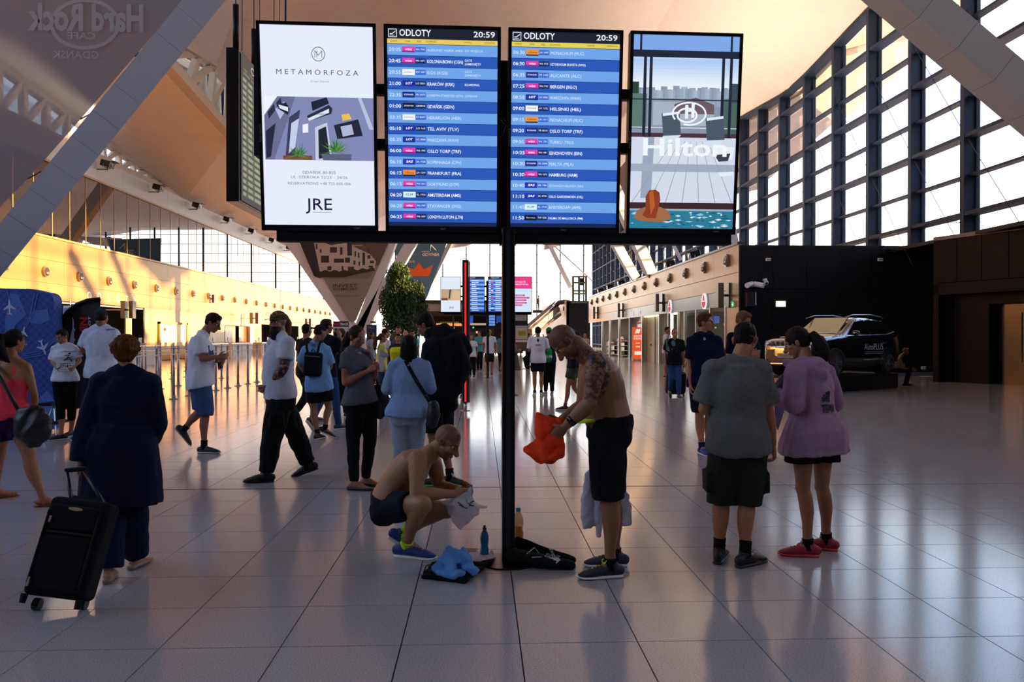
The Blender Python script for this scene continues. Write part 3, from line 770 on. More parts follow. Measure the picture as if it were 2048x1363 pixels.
def make_shoes(root, J, s, Sh, lod):
    kind, c = Sh[0], Sh[1]; o = Sh[2] if len(Sh) > 2 else {}; vox = (.0055, .007, .010, .015)[lod]
    for S_ in 'LR':
        an = J['a'+S_]; td = J['td'+S_]; kn = J['k'+S_]
        flat = abs(td.z) < .12
        if flat: up = V((0, 0, 1)); td = V((td.x, td.y, 0)).normalized()
        else:
            sd0 = V((0, 0, 1)).cross(td); sd0 = sd0.normalized() if sd0.length > .05 else (J['hR']-J['hL']).normalized(); up = td.cross(sd0).normalized()
            if up.dot(kn-an) < 0 and abs(td.z) < .9: up = -up
        sd = td.cross(up).normalized()
        o0 = an-up*.082*s-td*.075*s; Ls = .292*s
        def at(x, z, y=0): return o0+td*x*Ls+up*z*s+sd*y*s
        if kind == 'sandal' or kind == 'pump':
            mb = MB()
            hz = .0
            mb.tube([at(.02, .010), at(.3, .010), at(.7, .009), at(.97, .009)], [(.030*s, .010*s), (.032*s, .010*s), (.044*s, .010*s), (.022*s, .009*s)], 14, side=sd, dome=True)
            if kind == 'pump':
                mb.tube([at(.04, .025), at(.3, .022), at(.75, .022), at(.99, .018)], [(.034*s, .020*s), (.037*s, .017*s), (.044*s, .017*s), (.022*s, .012*s)], 14, side=sd, dome=True)
            if o.get('heel'): mb.tube([at(.07, .03), at(.06, -.0)], [(.026*s), .018*s], 10)
            shoe = put('shoe', [remesh(mb, vox, 1)], mat('shoe_'+c, c, .5), root, attr=False)
            if kind == 'sandal':
                st = MB()
                for x in (.30, .52, .64, .76, .88):
                    pts = [at(x, .012+(.05 if x > .4 else .065)*math.sin(a)*(1.15-.55*x), .042*math.cos(a)) for a in [math.pi*i/8 for i in range(9)]]
                    st.tube(pts, .0055*s, 6)
                st.tube([at(.30, .03, .04), at(.0, .05, .02), at(-.02, .05, -.02), at(.30, .03, -.04)], .005*s, 6)
                st.build('strap', mat('shoe_'+c, c), shoe, smooth=True)
            continue
        mb = MB()
        mb.tube([at(.03, .048), at(.15, .055), at(.33, .055), at(.52, .046), at(.70, .038), at(.86, .030), at(.97, .024)],
                [(.030*s, .036*s), (.036*s, .044*s), (.038*s, .044*s), (.042*s, .036*s), (.047*s, .028*s), (.043*s, .021*s), (.026*s, .012*s)], 16, side=sd, dome=True)
        mb.tube([at(.20, .05), at(.24, .095)], [(.040*s), .041*s], 14)
        if o.get('high'): mb.tube([at(.22, .08), at(.24, .15)], [.043*s, .046*s], 14)
        sf = remesh(mb, vox, 1); mu = mat('shoe_'+c, c, .6, bump=.3, bscale=300)
        shoe = put('shoe', [sf], mu, root, attr=False)
        so = MB(); so.tube([at(.02, .010), at(.25, .011), at(.45, .011), at(.72, .010), at(.90, .011), at(1.0, .016)], [(.034*s, .014*s), (.039*s, .014*s), (.040*s, .013*s), (.049*s, .013*s), (.044*s, .012*s), (.026*s, .010*s)], 18, side=sd, dome=True)
        so.build('sole', mat('sole_'+o.get('sole', 'c8c4bc'), o.get('sole', 'c8c4bc'), .6), shoe, smooth=True)
        if lod < 2:
            lc = MB()
            for i, x in enumerate((.42, .50, .58, .66)):
                zz = .088-.085*(x-.42); hw = .020
                lc.tube([at(x, zz-.006, -hw), at(x+.02, zz+.003, 0), at(x+.04, zz-.010, hw)], .0032*s, 6)
                lc.tube([at(x, zz-.006, hw), at(x+.02, zz+.003, 0), at(x+.04, zz-.010, -hw)], .0032*s, 6)
            for q in (-1, 1): lc.tube([at(.40, .098, 0), at(.36, .125, q*.022), at(.42, .108, q*.038), at(.43, .095, q*.02), at(.40, .098, 0)], .003*s, 6)
            lc.build('laces', mat('lace_'+o.get('lace', '222222'), o.get('lace', '222222'), .7), shoe, smooth=True)
        if o.get('sock'):
            top = an.lerp(kn, o.get('sockh', .18)); m4 = MB(); d_ = (kn-an).normalized()
            m4.tube([an-d_*.03*s, an+d_*.02*s, an.lerp(top, .5)+d_*.01, top], [.043*s, .041*s, .041*s, .044*s], 14)
            m4.build('sock', fabric('sock_'+o['sock'], o['sock']), root, smooth=False)
def FL(px, py, Y, dy, s):                        # ankle point over the floor at a depth
    p = pt(px, py, Y+dy); p.z = .082*s; return p
def stand(px, Y, H, ang, sex='m', armL='down', armR='down', stride=0, toe=(8, 8), lean=0):
    s = H/1.78; x0 = pt(px, 672, Y).x; a = math.radians(ang); f = V((math.sin(a), math.cos(a), 0)); l = V((-f.y, f.x, 0)); b = V((x0, Y, 0)); u = V((0, 0, 1))
    sh = .185 if sex == 'm' else .160; J = {}
    J['hd'] = b+u*.932*H+f*(.02+lean)*s; J['nk'] = b+u*.838*H+f*(lean*.7)*s
    for q, S_ in ((1, 'L'), (-1, 'R')):
        J['s'+S_] = b+u*.812*H+l*q*sh*s+f*lean*.7*s; J['h'+S_] = b+u*.515*H+l*q*.088*s
        st = stride*q
        J['k'+S_] = b+u*(.275)*H+l*q*.09*s+f*(st*.5+.015)*s; J['a'+S_] = b+u*.046*H+l*q*.085*s+f*st*s
        if abs(stride) > .1 and st < 0: J['a'+S_] += u*.10*s-f*.05; J['k'+S_] += f*.06
        t_ = (f+l*q*math.tan(math.radians(toe[0]))).normalized()
        if abs(stride) > .1 and st < 0: t_ = (f*.7-u*.7)
        J['t'+S_] = t_
        m = armL if q > 0 else armR; S0 = J['s'+S_]
        if m == 'down': J['e'+S_] = S0-u*.29*s+l*q*.05*s-f*.03*s; J['w'+S_] = J['e'+S_]-u*.24*s+f*.06*s
        elif m == 'front': J['e'+S_] = S0-u*.28*s+l*q*.04*s; J['w'+S_] = J['e'+S_]+f*.21*s-l*q*.10*s+u*.05*s
        elif m == 'cross': J['e'+S_] = S0-u*.26*s+l*q*.06*s+f*.04*s; J['w'+S_] = J['e'+S_]+f*.12*s-l*q*.20*s+u*.03*s
        elif m == 'up': J['e'+S_] = S0-u*.20*s+l*q*.08*s+f*.12*s; J['w'+S_] = J['e'+S_]+u*.24*s-l*q*.10*s+f*.02*s
        elif m == 'swing': J['e'+S_] = S0-u*.27*s+l*q*.05*s-f*.10*s; J['w'+S_] = J['e'+S_]-u*.18*s+f*.14*s
    return J
def world_surface(ob):
    me = ob.data; o = ORG[ob.name]; return BVHTree.FromPolygons([v.co+o for v in me.vertices], [tuple(p.vertices) for p in me.polygons])
def decal(ob, mb, d, off=.003, name='print', mats=None):      # lays flat lettering onto the cloth surface along direction d
    bvh = world_surface(ob); d = V(d).normalized(); out = MB(); out.f = mb.f; out.m = mb.m; last = None
    for p in mb.v:
        h = bvh.ray_cast(V(p)-d*.6, d, 1.3)[0]
        q = (h-d*off) if h is not None else (V(p) if last is None else V(p)+d*last)
        if h is not None: last = (q-V(p)).dot(d)
        out.v.append(tuple(q))
    return out.build(name, mats, ob)
# ------------------------------------------------------------------ people: everyone in the hall
X_, Z_ = V((1, 0, 0)), V((0, 0, 1))
def D(x, y, z=0): return V((x, y, z)).normalized()
# shirtless standing man with tattooed shoulder
s = .985
M_shirtless, JM = person('bare-chested man with shaved head and tattooed arm standing in black shorts', 5.25, 1.75, dict(
    hd=(1131, 682, -.04), nk=(1168, 700, 0), sL=(1192, 722, -.19), sR=(1178, 724, .17), eL=(1180, 806, -.25), eR=(1165, 812, .17), wL=(1133, 850, -.20), wR=(1124, 838, .06),
    hL=(1216, 864, -.10), hR=(1214, 862, .08), kL=(1216, 985, -.13), kR=(1222, 980, .12), aL=FL(1222, 0, 5.25, -.13, s), aR=FL(1232, 0, 5.25, .12, s), tL=D(-1, -.12), tR=D(-1, .05), mid=pt(1226, 780, 5.25)),
    tone='8a5a40', fat=1.22, belly=.055, hf=(-.50, -.02, -.87), hu=(-.87, 0, .5), shaved=.6, stubble=.5, armfat=1.2, legfat=1.08, curlL=1.0, curlR=1.0, seed=3,
    bot=('shorts', '0d0d11', dict(len=.50, e=.028, flare=.012, waist=.20)), shoes=('shoe', '161c30', dict(sock='0c0c10', lace='c4e01e', sole='d8d6cc', sockh=.10)),
    tattoo=[(('sL', 'eL', -.05), ('sL', 'eL', .62), .10), (('sL', 'nk', 0), ('sL', 'nk', .35), .085)])
# crouching man
s = .97
M_crouch, JC = person('bare-chested man with shaved head crouching left of the post with plastic bag', 5.4, 1.74, dict(
    hd=(893, 882, 0), nk=(862, 903, .02), sR=(836, 916, -.18), sL=(866, 922, .17), eR=(832, 988, -.30), eL=(880, 975, .20), wR=(903, 987, -.20), wL=(921, 978, .06),
    hR=(781, 1014, -.10), hL=(784, 1010, .10), kR=(846, 1008, -.36), kL=(893, 1018, .20), aR=(811, 1090, -.14), aL=(806, 1066, .22), tR=D(.93, -.3), tL=D(.82, .1, -.52), mid=pt(782, 946, 5.4)),
    tone='96694a', fat=1.08, hf=(.76, -.30, -.56), hu=(.5, -.1, .85), shaved=.62, stubble=.6, armfat=1.1, curlL=1.0, curlR=1.0, seed=4,
    bot=('shorts', '14161f', dict(len=.30, e=.018, waist=.14)), shoes=('shoe', '152f70', dict(sock='b9e01c', lace='f0702a', sole='d9d4cc', sockh=.13)))
# man in grey tee and cargo shorts, back view
s = .99
M_grey, JG = person('man in a plain grey t-shirt and dark olive cargo shorts seen from behind', 5.4, 1.76, dict(
    hd=(1490, 679, .05), nk=(1478, 718, 0), sL=(1428, 741, 0), sR=(1520, 741, 0), eL=(1409, 818, .02), eR=(1535, 822, 0), wL=(1436, 806, .22), wR=(1545, 886, .06),
    hL=(1453, 893, 0), hR=(1499, 893, 0), kL=(1443, 1000, .03), kR=(1495, 1004, .02), aL=FL(1440, 0, 5.4, .05, s), aR=FL(1492, 0, 5.4, -.06, s), tL=D(.45, .9), tR=D(.85, .55)),
    tone='a8704f', fat=1.10, hf=(.45, .80, -.38), hair=('crop', '17110e'), armfat=1.12, legfat=1.05, curlR=.8, seed=5,
    top=('tee', '5f605e', dict(hem=-.04, e=.026, sleeve=.44, sfl=.022, fold=.006)), bot=('shorts', '26261f', dict(len=.545, e=.030, flare=.012, pocket=1, waist=.10)), shoes=('shoe', '131216', dict(sock='0c0c0e', lace='16161a', sole='1d1a1a', sockh=.26)))
# woman in lilac hoodie
s = .92
M_h = fabric('lilac_marl', '9a7a93', var=.30, vs=180)
def hood(mb, J, s):
    c = J['nk']; f = V((-.5, .85, 0)).normalized(); r = V((f.y, -f.x, 0))
    mb.tube([c+r*.16*s+f*.05+Z_*.0, c+r*.13*s-f*.06*s-Z_*.03, c-f*.13*s-Z_*.09*s, c-r*.13*s-f*.06*s-Z_*.03, c-r*.16*s+f*.05], [(.035*s), (.05*s), (.065*s), (.05*s), (.035*s)], 12, dome=True)
    mb.ball(c-f*.09*s-Z_*.05*s, (.10*s, .075*s, .10*s))
M_hoody, JH = person('woman in a lilac marl hooded jacket and black running shorts with a dark ponytail', 5.62, 1.64, dict(
    hd=(1594, 684, .06), nk=(1612, 724, 0), sL=(1590, 746, -.12), sR=(1650, 746, .10), eL=(1588, 808, -.16), eR=(1668, 806, .15), wL=(1556, 792, .00), wR=(1608, 790, .26),
    hL=(1606, 876, -.05), hR=(1646, 874, .05), kL=(1606, 975, -.05), kR=(1644, 972, .06), aL=FL(1619, 0, 5.62, -.06, s), aR=FL(1656, 0, 5.62, .10, s), tL=D(-.95, .25), tR=D(-.9, .4)),
    tone='9a6a50', sex='f', fat=1.12, hf=(-.78, .42, -.42), hair=('braid', '1d1412', .02, .20, (.25, -.1, 0)), curlL=.8, curlR=.8, seed=6, legfat=.95,
    top=('jacket', '9a7a93', dict(hem=-.22, e=.045, mat=M_h, name='hoodie', extra=hood, fold=.006, flare=.09)),
    bot=('shorts', '0e0d10', dict(len=.22, e=.026, flare=.04, waist=.02)), shoes=('shoe', '96203c', dict(sock='131216', lace='1a1018', sole='d43b44', sockh=.13)))
# coat woman
s = .885
def coat(mb, J, s):
    p = (J['hL']+J['hR'])/2; a = (J['sL']+J['sR'])/2
    mb.tube([a.lerp(p, .6), p, p-Z_*.20, p-Z_*.34], [(.20, .155), (.235, .18), (.255, .195), (.268, .205)], 24, side=(J['hL']-J['hR']).normalized())
M_coat, JK = person('woman with short auburn hair in a long navy coat pulling a black suitcase', 5.3, 1.58, dict(
    hd=(250, 702, .02), nk=(252, 738, 0), sL=(205, 768, 0), sR=(296, 768, 0), eL=(177, 852, -.04), eR=(313, 848, .04), wL=(162, 922, -.10), wR=(296, 880, .22),
    hL=(222, 900, 0), hR=(262, 900, 0), kL=(220, 1030, -.05), kR=(267, 1020, .08), aL=FL(214, 0, 5.3, -.14, s), aR=FL(268, 0, 5.3, .16, s), tL=D(-.25, .95), tR=D(.1, 1)),
    tone='a8755a', sex='f', fat=1.22, hf=(-.42, .9, -.05), hair=('curly', '5a3113'), curlL=1.3, curlR=.8, seed=7, hdir=dict(L=(.0, .1, -1)), palmL=(.3, -.2, 0),
    top=('jacket', '10132a', dict(hem=-.1, e=.036, extra=coat, name='coat', neck=1.08, fold=.006, flare=.05, af=1.15)),
    bot=('trousers', '10172c', dict(len=.985, e=.028, flare=.03)), shoes=('pump', '8a7460', dict(heel=1)))
# pink top woman, left edge
s = .925
M_pink, JP = person('woman in coral pink racerback top and purple shorts at the left edge', 7.5, 1.65, dict(
    hd=(29, 682, 0), nk=(24, 715, 0), sL=(-12, 733, 0), sR=(54, 733, 0), eL=(-30, 785, 0), eR=(69, 787, 0), wL=(-25, 830, .12), wR=(70, 822, .20),
    hL=(0, 840, 0), hR=(38, 840, 0), kL=(-4, 912, .1), kR=(58, 910, -.05), aL=FL(-12, 0, 7.5, .35, s), aR=FL(82, 0, 7.5, -.03, s), tL=D(.7, .7), tR=D(.95, .35)),
    tone='a8714f', sex='f', fat=1.18, hf=(.45, .85, -.05), hair=('pony', '120d10', .22, .30, (.35, 0, .2)), curlR=.9, seed=8, legfat=1.15,
    top=('tank', 'f0445c', dict(hem=.02, neck=.80, e=.012, flare=.0)), bot=('shorts', '2c1640', dict(len=.20, e=.020, flare=.02, waist=.10)), shoes=('sandal', 'a4592a'))
# woman with bib
s = .95
M_bib, JB = person('woman in a white race t-shirt and black leggings holding race number 1714', 12.3, 1.69, dict(
    hd=(124, 673, -.03), nk=(128, 689, 0), sR=(110, 697, 0), sL=(148, 696, 0), eR=(104, 722, 0), eL=(160, 720, 0), wR=(113, 735, -.22), wL=(149, 733, -.22),
    hR=(119, 762, 0), hL=(140, 762, 0), kR=(121, 813, 0), kL=(143, 813, .1), aR=FL(120, 0, 12.3, -.06, s), aL=FL(140, 0, 12.3, .35, s), tR=D(-.7, -.7), tL=D(-.3, -.9)),
    tone='a06c50', sex='f', fat=1.1, hf=(-.30, -.85, -.38), hair=('short', '2a1a14'), curlL=.9, curlR=.9, seed=9,
    top=('tee', 'd6dae6', dict(hem=.0, sleeve=.36)), bot=('leggings', '0d0d10', dict(len=.72, e=.008)), shoes=('shoe', '181a26', dict(lace='e08a7a', sole='e8e4e0')))
# tall man with cap
s = 1.07
M_cap, JT = person('tall man in white t-shirt and dark cap seen from behind beside feather flag', 12.2, 1.95, dict(
    hd=(203, 634, 0), nk=(203, 652, 0), sL=(176, 667, 0), sR=(228, 667, 0), eL=(165, 700, .03), eR=(238, 702, .02), wL=(178, 703, .25), wR=(226, 706, .25),
    hL=(191, 750, 0), hR=(215, 750, 0), kL=(174, 812, 0), kR=(214, 810, .1), aL=FL(162, 0, 12.2, -.12, s), aR=FL(214, 0, 12.2, .25, s), tL=D(-.8, .4), tR=D(.2, 1)),
    tone='9a5f45', fat=1.08, hf=(.1, 1, -.1), hair=('cap', '2a1d16', '30333e', 1), curlL=.8, curlR=.8, seed=10,
    top=('tee', 'c8cde0', dict(hem=-.02, e=.03, sleeve=.42, sfl=.02)), bot=('trousers', '141a33', dict(e=.03, len=.97)), shoes=('shoe', '14161e', dict(sole='b8b4b0')))
# man with glasses and paper cup
s = 1.045
M_cup, JU = person('man in a white t-shirt and blue denim shorts walking with a paper cup', 10.85, 1.86, dict(
    hd=(426, 645, 0), nk=(408, 665, 0), sR=(399, 679, -.18), sL=(404, 680, .17), eR=(404, 717, -.24), eL=(411, 716, .2), wR=(434, 714, -.16), wL=(436, 722, .06),
    hR=(402, 768, -.09), hL=(403, 768, .09), kR=(411, 824, -.08), kL=(400, 824, .10), aR=FL(406, 0, 10.85, -.08, s), aL=(368, 858, .10), tR=D(.98, -.15), tL=D(.62, .1, -.78)),
    tone='925e44', fat=1.1, hf=(.88, -.08, -.46), hair=('short', '1e1410'), curlL=1.0, curlR=.7, seed=11,
    top=('tee', 'd0d2de', dict(hem=-.06, e=.034, sleeve=.46, sfl=.025)), bot=('shorts', '3a4f78', dict(len=.50, e=.03, flare=.015)), shoes=('shoe', '23222a', dict(sole='c0bab4', sock='101014', sockh=.2)))
# bearded man in cap
s = 1.045
M_beard, JD = person('bearded man in khaki cap and white t-shirt striding in black work trousers', 8.8, 1.86, dict(
    hd=(556, 644, 0), nk=(560, 668, 0), sL=(574, 686, -.16), sR=(548, 686, .17), eL=(569, 735, -.22), eR=(547, 735, .2), wL=(540, 768, -.14), wR=(531, 768, .03),
    hL=(560, 800, -.10), hR=(558, 798, .08), kL=(547, 862, -.16), kR=(590, 862, .12), aL=FL(530, 0, 8.8, -.18, s), aR=(617, 928, .18), tL=D(-.97, -.2), tR=D(-.93, 0, -.33)),
    tone='9c6a50', fat=1.14, belly=.03, hf=(-.42, -.90, -.05), hair=('cap', None, '4a4130', 1), stubble=.9, armfat=1.2, legfat=1.05, curlL=1.1, curlR=1.1, seed=12,
    tattoo=[(('sL', 'eL', .35), ('sL', 'eL', 1.0), .11), (('eL', 'wL', .1), ('eL', 'wL', .95), .09)],
    top=('tee', 'b9bbc9', dict(hem=.02, e=.016, sleeve=.34, fold=.004)), bot=('trousers', '111115', dict(e=.036, len=.975, fold=.010, pocket=1)), shoes=('shoe', '15141a', dict(sole='1a191f', high=1)))
h_ = .236*s; bd = MB(); fdir = V((-.42, -.90, -.05)).normalized(); hdp = JD['hd']
bd.ball(hdp+fdir*.20*h_-Z_*.40*h_, (.26*h_, .24*h_, .30*h_)).ball(hdp+fdir*.27*h_-Z_*.58*h_, (.19*h_, .15*h_, .20*h_))
put('beard', [remesh(bd, .007, 1)], hairmat('2a1a12'), M_beard, attr=False)
pn_ = MB(); pn_.tube([hdp-fdir*.42*h_+Z_*.05, hdp-fdir*.66*h_-Z_*.02, hdp-fdir*.64*h_-Z_*.12, hdp-fdir*.56*h_-Z_*.24], [.045, .05, .045, .02], 10, dome=True)
put('ponytail', [remesh(pn_, .008, 1)], hairmat('5a3a22'), M_beard, attr=False)
# backpack man in blue
s = .97
M_pack, JQ = person('man in sky blue t-shirt with small black backpack walking away', 12.2, 1.73, dict(
    hd=(640, 664, 0), nk=(633, 683, 0), sL=(612, 700, 0), sR=(652, 700, 0), eL=(600, 728, 0), eR=(661, 730, .02), wL=(608, 742, .2), wR=(656, 742, .24),
    hL=(628, 772, 0), hR=(649, 772, 0), kL=(627, 817, 0), kR=(658, 815, .05), aL=FL(634, 0, 12.2, -.05, s), aR=(650, 856, -.0), tL=D(.35, .95), tR=D(.9, .1, -.42)),
    tone='8f604a', fat=1.05, hf=(.62, .74, -.22), hair=('cap', '201510', '14131a', -1), curlL=.8, curlR=.8, seed=13, stubble=.5,
    top=('tee', '6f9cc6', dict(hem=-.10, e=.03, sleeve=.46, sfl=.02)), bot=('shorts', '0e0e13', dict(len=.34, e=.03, flare=.02)), shoes=('shoe', '16171d', dict(sole='c8c8c8', sock='16161a')))
# dark men ahead of him
J = stand(612, 14.4, 1.78, 40, stride=.28, armL='front', armR='front')
person('man with a bald crown in a black shirt walking beyond the blue backpack man', 14.4, 1.76, J, raw=True, hf=(.5, .85, 0), tone='8f604a', hair=('crop', '1a1310'), top=('tee', '131217'), bot=('trousers', '111216'), shoes=('shoe', '14141a', dict(sole='7a7a80')), seed=14)
J = stand(652, 13.3, 1.84, 30, stride=-.2, armR='up', armL='front')
person('man in black t-shirt and jeans with phone at his ear', 13.3, 1.84, J, raw=True, hf=(.7, .7, 0), tone='8f604a', hair=('short', '2a1a14'), top=('tee', '11131d', dict(sleeve=.4)), bot=('jeans', '27426e'), shoes=('shoe', '14141a', dict(sole='c0c0c4')), seed=15)
# grey tee woman
s = .95
M_gw, JW = person('woman in heather grey t-shirt and black leggings looking at her hands', 8.2, 1.69, dict(
    hd=(714, 673, 0), nk=(706, 697, 0), sR=(692, 713, -.12), sL=(733, 711, .10), eR=(690, 765, -.15), eL=(748, 758, .10), wR=(734, 742, -.16), wL=(752, 736, -.04),
    hR=(712, 812, -.07), hL=(734, 810, .07), kR=(706, 878, -.05), kL=(740, 876, .05), aR=FL(707, 0, 8.2, -.06, s), aL=FL(730, 0, 8.2, .14, s), tR=D(.95, -.25), tL=D(.9, -.1)),
    tone='9a654a', sex='f', fat=1.14, hf=(.74, -.60, -.30), hair=('pony', '20130f', .0, .34, (-.1, 0, 0)), curlL=.9, curlR=.6, seed=16, armfat=1.1,
    top=('tee', '55565f', dict(hem=.05, e=.018, sleeve=.24, mat=fabric('grey_marl', '55565f', .25, vs=200))), bot=('leggings', '0b0b0e', dict(len=.98, e=.010, waist=.16)), shoes=('pump', '101013'))
# denim jacket woman
s = .91
M_dj, JJ = person('woman with dark bobbed hair in light denim jacket seen from behind', 7.6, 1.62, dict(
    hd=(819, 692, .02), nk=(818, 718, 0), sL=(788, 733, 0), sR=(849, 733, 0), eL=(774, 778, 0), eR=(862, 776, 0), wL=(793, 775, .24), wR=(840, 770, .24),
    hL=(800, 832, 0), hR=(833, 832, 0), kL=(800, 905, 0), kR=(832, 905, .05), aL=FL(800, 0, 7.6, 0, s), aR=FL(832, 0, 7.6, .06, s), tL=D(-.2, 1), tR=D(.2, 1)),
    tone='9a654a', sex='f', fat=1.16, hf=(.10, .97, -.25), hair=('bob', '150e0e', .235), curlL=.8, curlR=.8, seed=17,
    top=('jacket', '7c98bd', dict(hem=.0, e=.030, fold=.006, flare=.04, name='denim_jacket', sleeve=.80)), bot=('jeans', '8f96a3', dict(e=.010, len=.98, waist=.10)), shoes=('shoe', 'a0a0a8'))
# leaning man in black carrying a jacket
s = 1.02
def slung(mb, J, s):
    a = pt(886, 668, 8.3); mb.tube([pt(862, 668, 8.35), pt(885, 666, 8.3), pt(915, 684, 8.25), pt(938, 700, 8.25)], [.07, .11, .12, .05], 12, dome=True)
    mb.tube([pt(905, 690, 8.25), pt(912, 735, 8.25), pt(908, 772, 8.28)], [.15, .17, .10], 12, dome=True)
    mb.tube([pt(880, 700, 8.3), pt(886, 760, 8.3), pt(894, 798, 8.3), pt(900, 808, 8.3)], [.17, .17, .12, .08], 12, dome=True)
M_lean, JL = person('man in black leaning forward with a dark jacket slung over his back', 8.4, 1.81, dict(
    hd=(851, 650, 0), nk=(866, 676, 0), sL=(860, 694, -.12), sR=(893, 692, .12), eL=(856, 740, -.2), eR=(905, 730, .15), wL=(846, 765, -.05), wR=(880, 700, .05),
    hL=(862, 798, -.08), hR=(882, 798, .08), kL=(866, 868, -.05), kR=(890, 868, .05), aL=FL(870, 0, 8.4, -.1, s), aR=FL(900, 0, 8.4, -.02, s), tL=D(-.8, .2), tR=D(.75, -.4)),
    tone='8f5c46', fat=1.0, hf=(-.78, .25, -.55), hair=('short', '1c120e'), seed=18, curlL=.8, curlR=.8,
    top=('jacket', '0e0f15', dict(hem=-.15, e=.04, extra=slung, fold=.010, ff=16)), bot=('shorts', '0e0e12', dict(len=.42, e=.03)), shoes=('shoe', '171a20', dict(sole='4fae3c', sock='0d0d10', lace='e8e8e8', sockh=.2)))
# distant group right of post
J = stand(1076, 20.7, 1.80, 5, armR='cross', armL='front')
M_w15, J15 = person('man in white printed t-shirt and black shorts beside the green-capped person', 20.7, 1.80, J, raw=True, hf=(.1, 1, -.1), tone='9a654a', hair=('short', '16110f'), top=('tee', 'd6d6dc', dict(sleeve=.44, e=.026)), bot=('shorts', '0e0e12', dict(len=.34, e=.02)), shoes=('shoe', 'c8c8c4', dict(sole='b8d040', sock='222222')), seed=19)
J = stand(1098, 21.2, 1.80, -8, armR='front')
M_g16, J16 = person('person in a bright green cap and dark clothes beside the white t-shirt man', 21.2, 1.80, J, raw=True, hf=(-.3, 1, 0), tone='9a654a', hair=('cap', '2a1a14', '2c8a3c', -1), top=('tee', '161c2e'), bot=('trousers', '121318'), shoes=('shoe', '9a9aa0'), seed=20)
J = stand(1146, 16.8, 1.70, -70, 'f', stride=.16, armL='front', armR='front')
person('woman in dark green shorts and navy top half hidden behind the tattooed man', 16.8, 1.70, J, raw=True, sex='f', hf=(-.8, .3, -.2), tone='9a654a', hair=('pony', '2a1a14'), top=('tee', '141824', dict(hem=.0)), bot=('shorts', '37443c', dict(len=.26, e=.03)), shoes=('shoe', '1c1624', dict(sock='7a2a5a')), seed=21)
J = stand(1020, 21.2, 1.70, 90, 'f', armL='front', armR='front')
def tunic(mb, J, s):
    p = (J['hL']+J['hR'])/2; mb.tube([p+Z_*.3, p, p-Z_*.22], [(.19, .16), (.24, .2), (.29, .24)], 18)
person('woman in a loose taupe tunic and black cropped trousers behind the post', 21.2, 1.70, J, raw=True, sex='f', fat=1.3, hf=(.8, .3, 0), tone='9a654a', hair=('bob', '3a2a20', .2), top=('jacket', '6e6258', dict(hem=-.1, e=.04, extra=tunic, name='tunic')), bot=('leggings', '101014', dict(len=.8)), shoes=('shoe', 'c0b8b8', dict(sole='b04a50')), seed=22)
# navy tee man facing us
s = 1.05
M_navy, JN = person('fair-haired man in navy t-shirt and shorts looking to the right', 10.45, 1.87, dict(
    hd=(1411, 645, 0), nk=(1408, 666, 0), sR=(1384, 682, 0), sL=(1434, 682, 0), eR=(1380, 728, 0), eL=(1442, 726, 0), wR=(1381, 766, -.05), wL=(1446, 762, -.05),
    hR=(1396, 768, 0), hL=(1420, 768, 0), kR=(1399, 830, 0), kL=(1418, 830, .05), aR=FL(1405, 0, 10.45, -.05, s), aL=FL(1417, 0, 10.45, .3, s), tR=D(.15, -.98), tL=D(.3, -.95)),
    tone='a56e52', fat=1.06, hf=(.82, -.55, .02), hair=('short', '4a2f1c'), curlR=.6, seed=23,
    top=('tee', '0f1530', dict(hem=-.05, e=.022, sleeve=.42)), bot=('shorts', '0f1428', dict(len=.44, e=.03)), shoes=('shoe', '1c3c9c', dict(sole='e0e0e4', lace='8fb0e0', sock='15204a')))
J = stand(1484, 11.0, 1.90, 150, armL='cross', armR='front')
M_nv2, J20 = person('fair-haired man in a navy t-shirt standing behind the grey t-shirt man', 11.0, 1.90, J, raw=True, hf=(.55, -.5, -.35), tone='a56e52', hair=('short', '6a4a2c'), top=('tee', '0e1430', dict(sleeve=.42)), bot=('shorts', '0f1428', dict(len=.45)), shoes=('shoe', '1a1a22'), seed=24, fat=1.1)
# luggage man & white tee man by the shops
J = stand(1349, 19.9, 1.74, 182, stride=.12)
M_lug, J23 = person('man in black printed t-shirt and jeans wheeling a suitcase past the shops', 19.9, 1.74, J, raw=True, hf=(.1, -1, -.05), tone='9a6850', hair=('crop', '2a211c'), top=('tee', '0f1114', dict(sleeve=.42, e=.026)), bot=('jeans', '2a4a78'), shoes=('shoe', '15151c'), seed=25)
J = stand(1334, 29.5, 1.9, 130, armR='up')
person('man in white t-shirt and blue shorts with hand at his face by the shops', 29.5, 1.9, J, raw=True, hf=(.6, -.8, 0), tone='8a5a44', hair=('short', '18110e'), top=('tee', 'cfcfd4'), bot=('shorts', '3a62a8'), shoes=('shoe', '15151c'), seed=26)
# seated man on car platform
s = .98; Ys_ = 24.35
M_sit, JS = person('bald man in grey shirt sitting on the corner of the car platform', Ys_, 1.74, dict(
    hd=(1811, 702, 0), nk=(1801, 712, 0), sR=(1798, 719, -.16), sL=(1800, 720, .16), eR=(1806, 736, -.2), eL=(1808, 736, .2), wR=(1824, 738, -.08), wL=(1824, 739, .08),
    hR=(1790, 738, -.10), hL=(1791, 738, .10), kR=(1820, 740, -.12), kL=(1817, 741, .14), aR=FL(1812, 0, Ys_, -.12, s), aL=FL(1816, 0, Ys_, .10, s), tR=D(.95, -.3), tL=D(.95, -.2)),
    tone='80503a', fat=1.15, hf=(.95, -.1, -.1), shaved=.3, curlL=1, curlR=1, seed=27,
    top=('tee', '77777c', dict(hem=-.02, sleeve=.42)), bot=('trousers', '12151f'), shoes=('shoe', '15161c'))
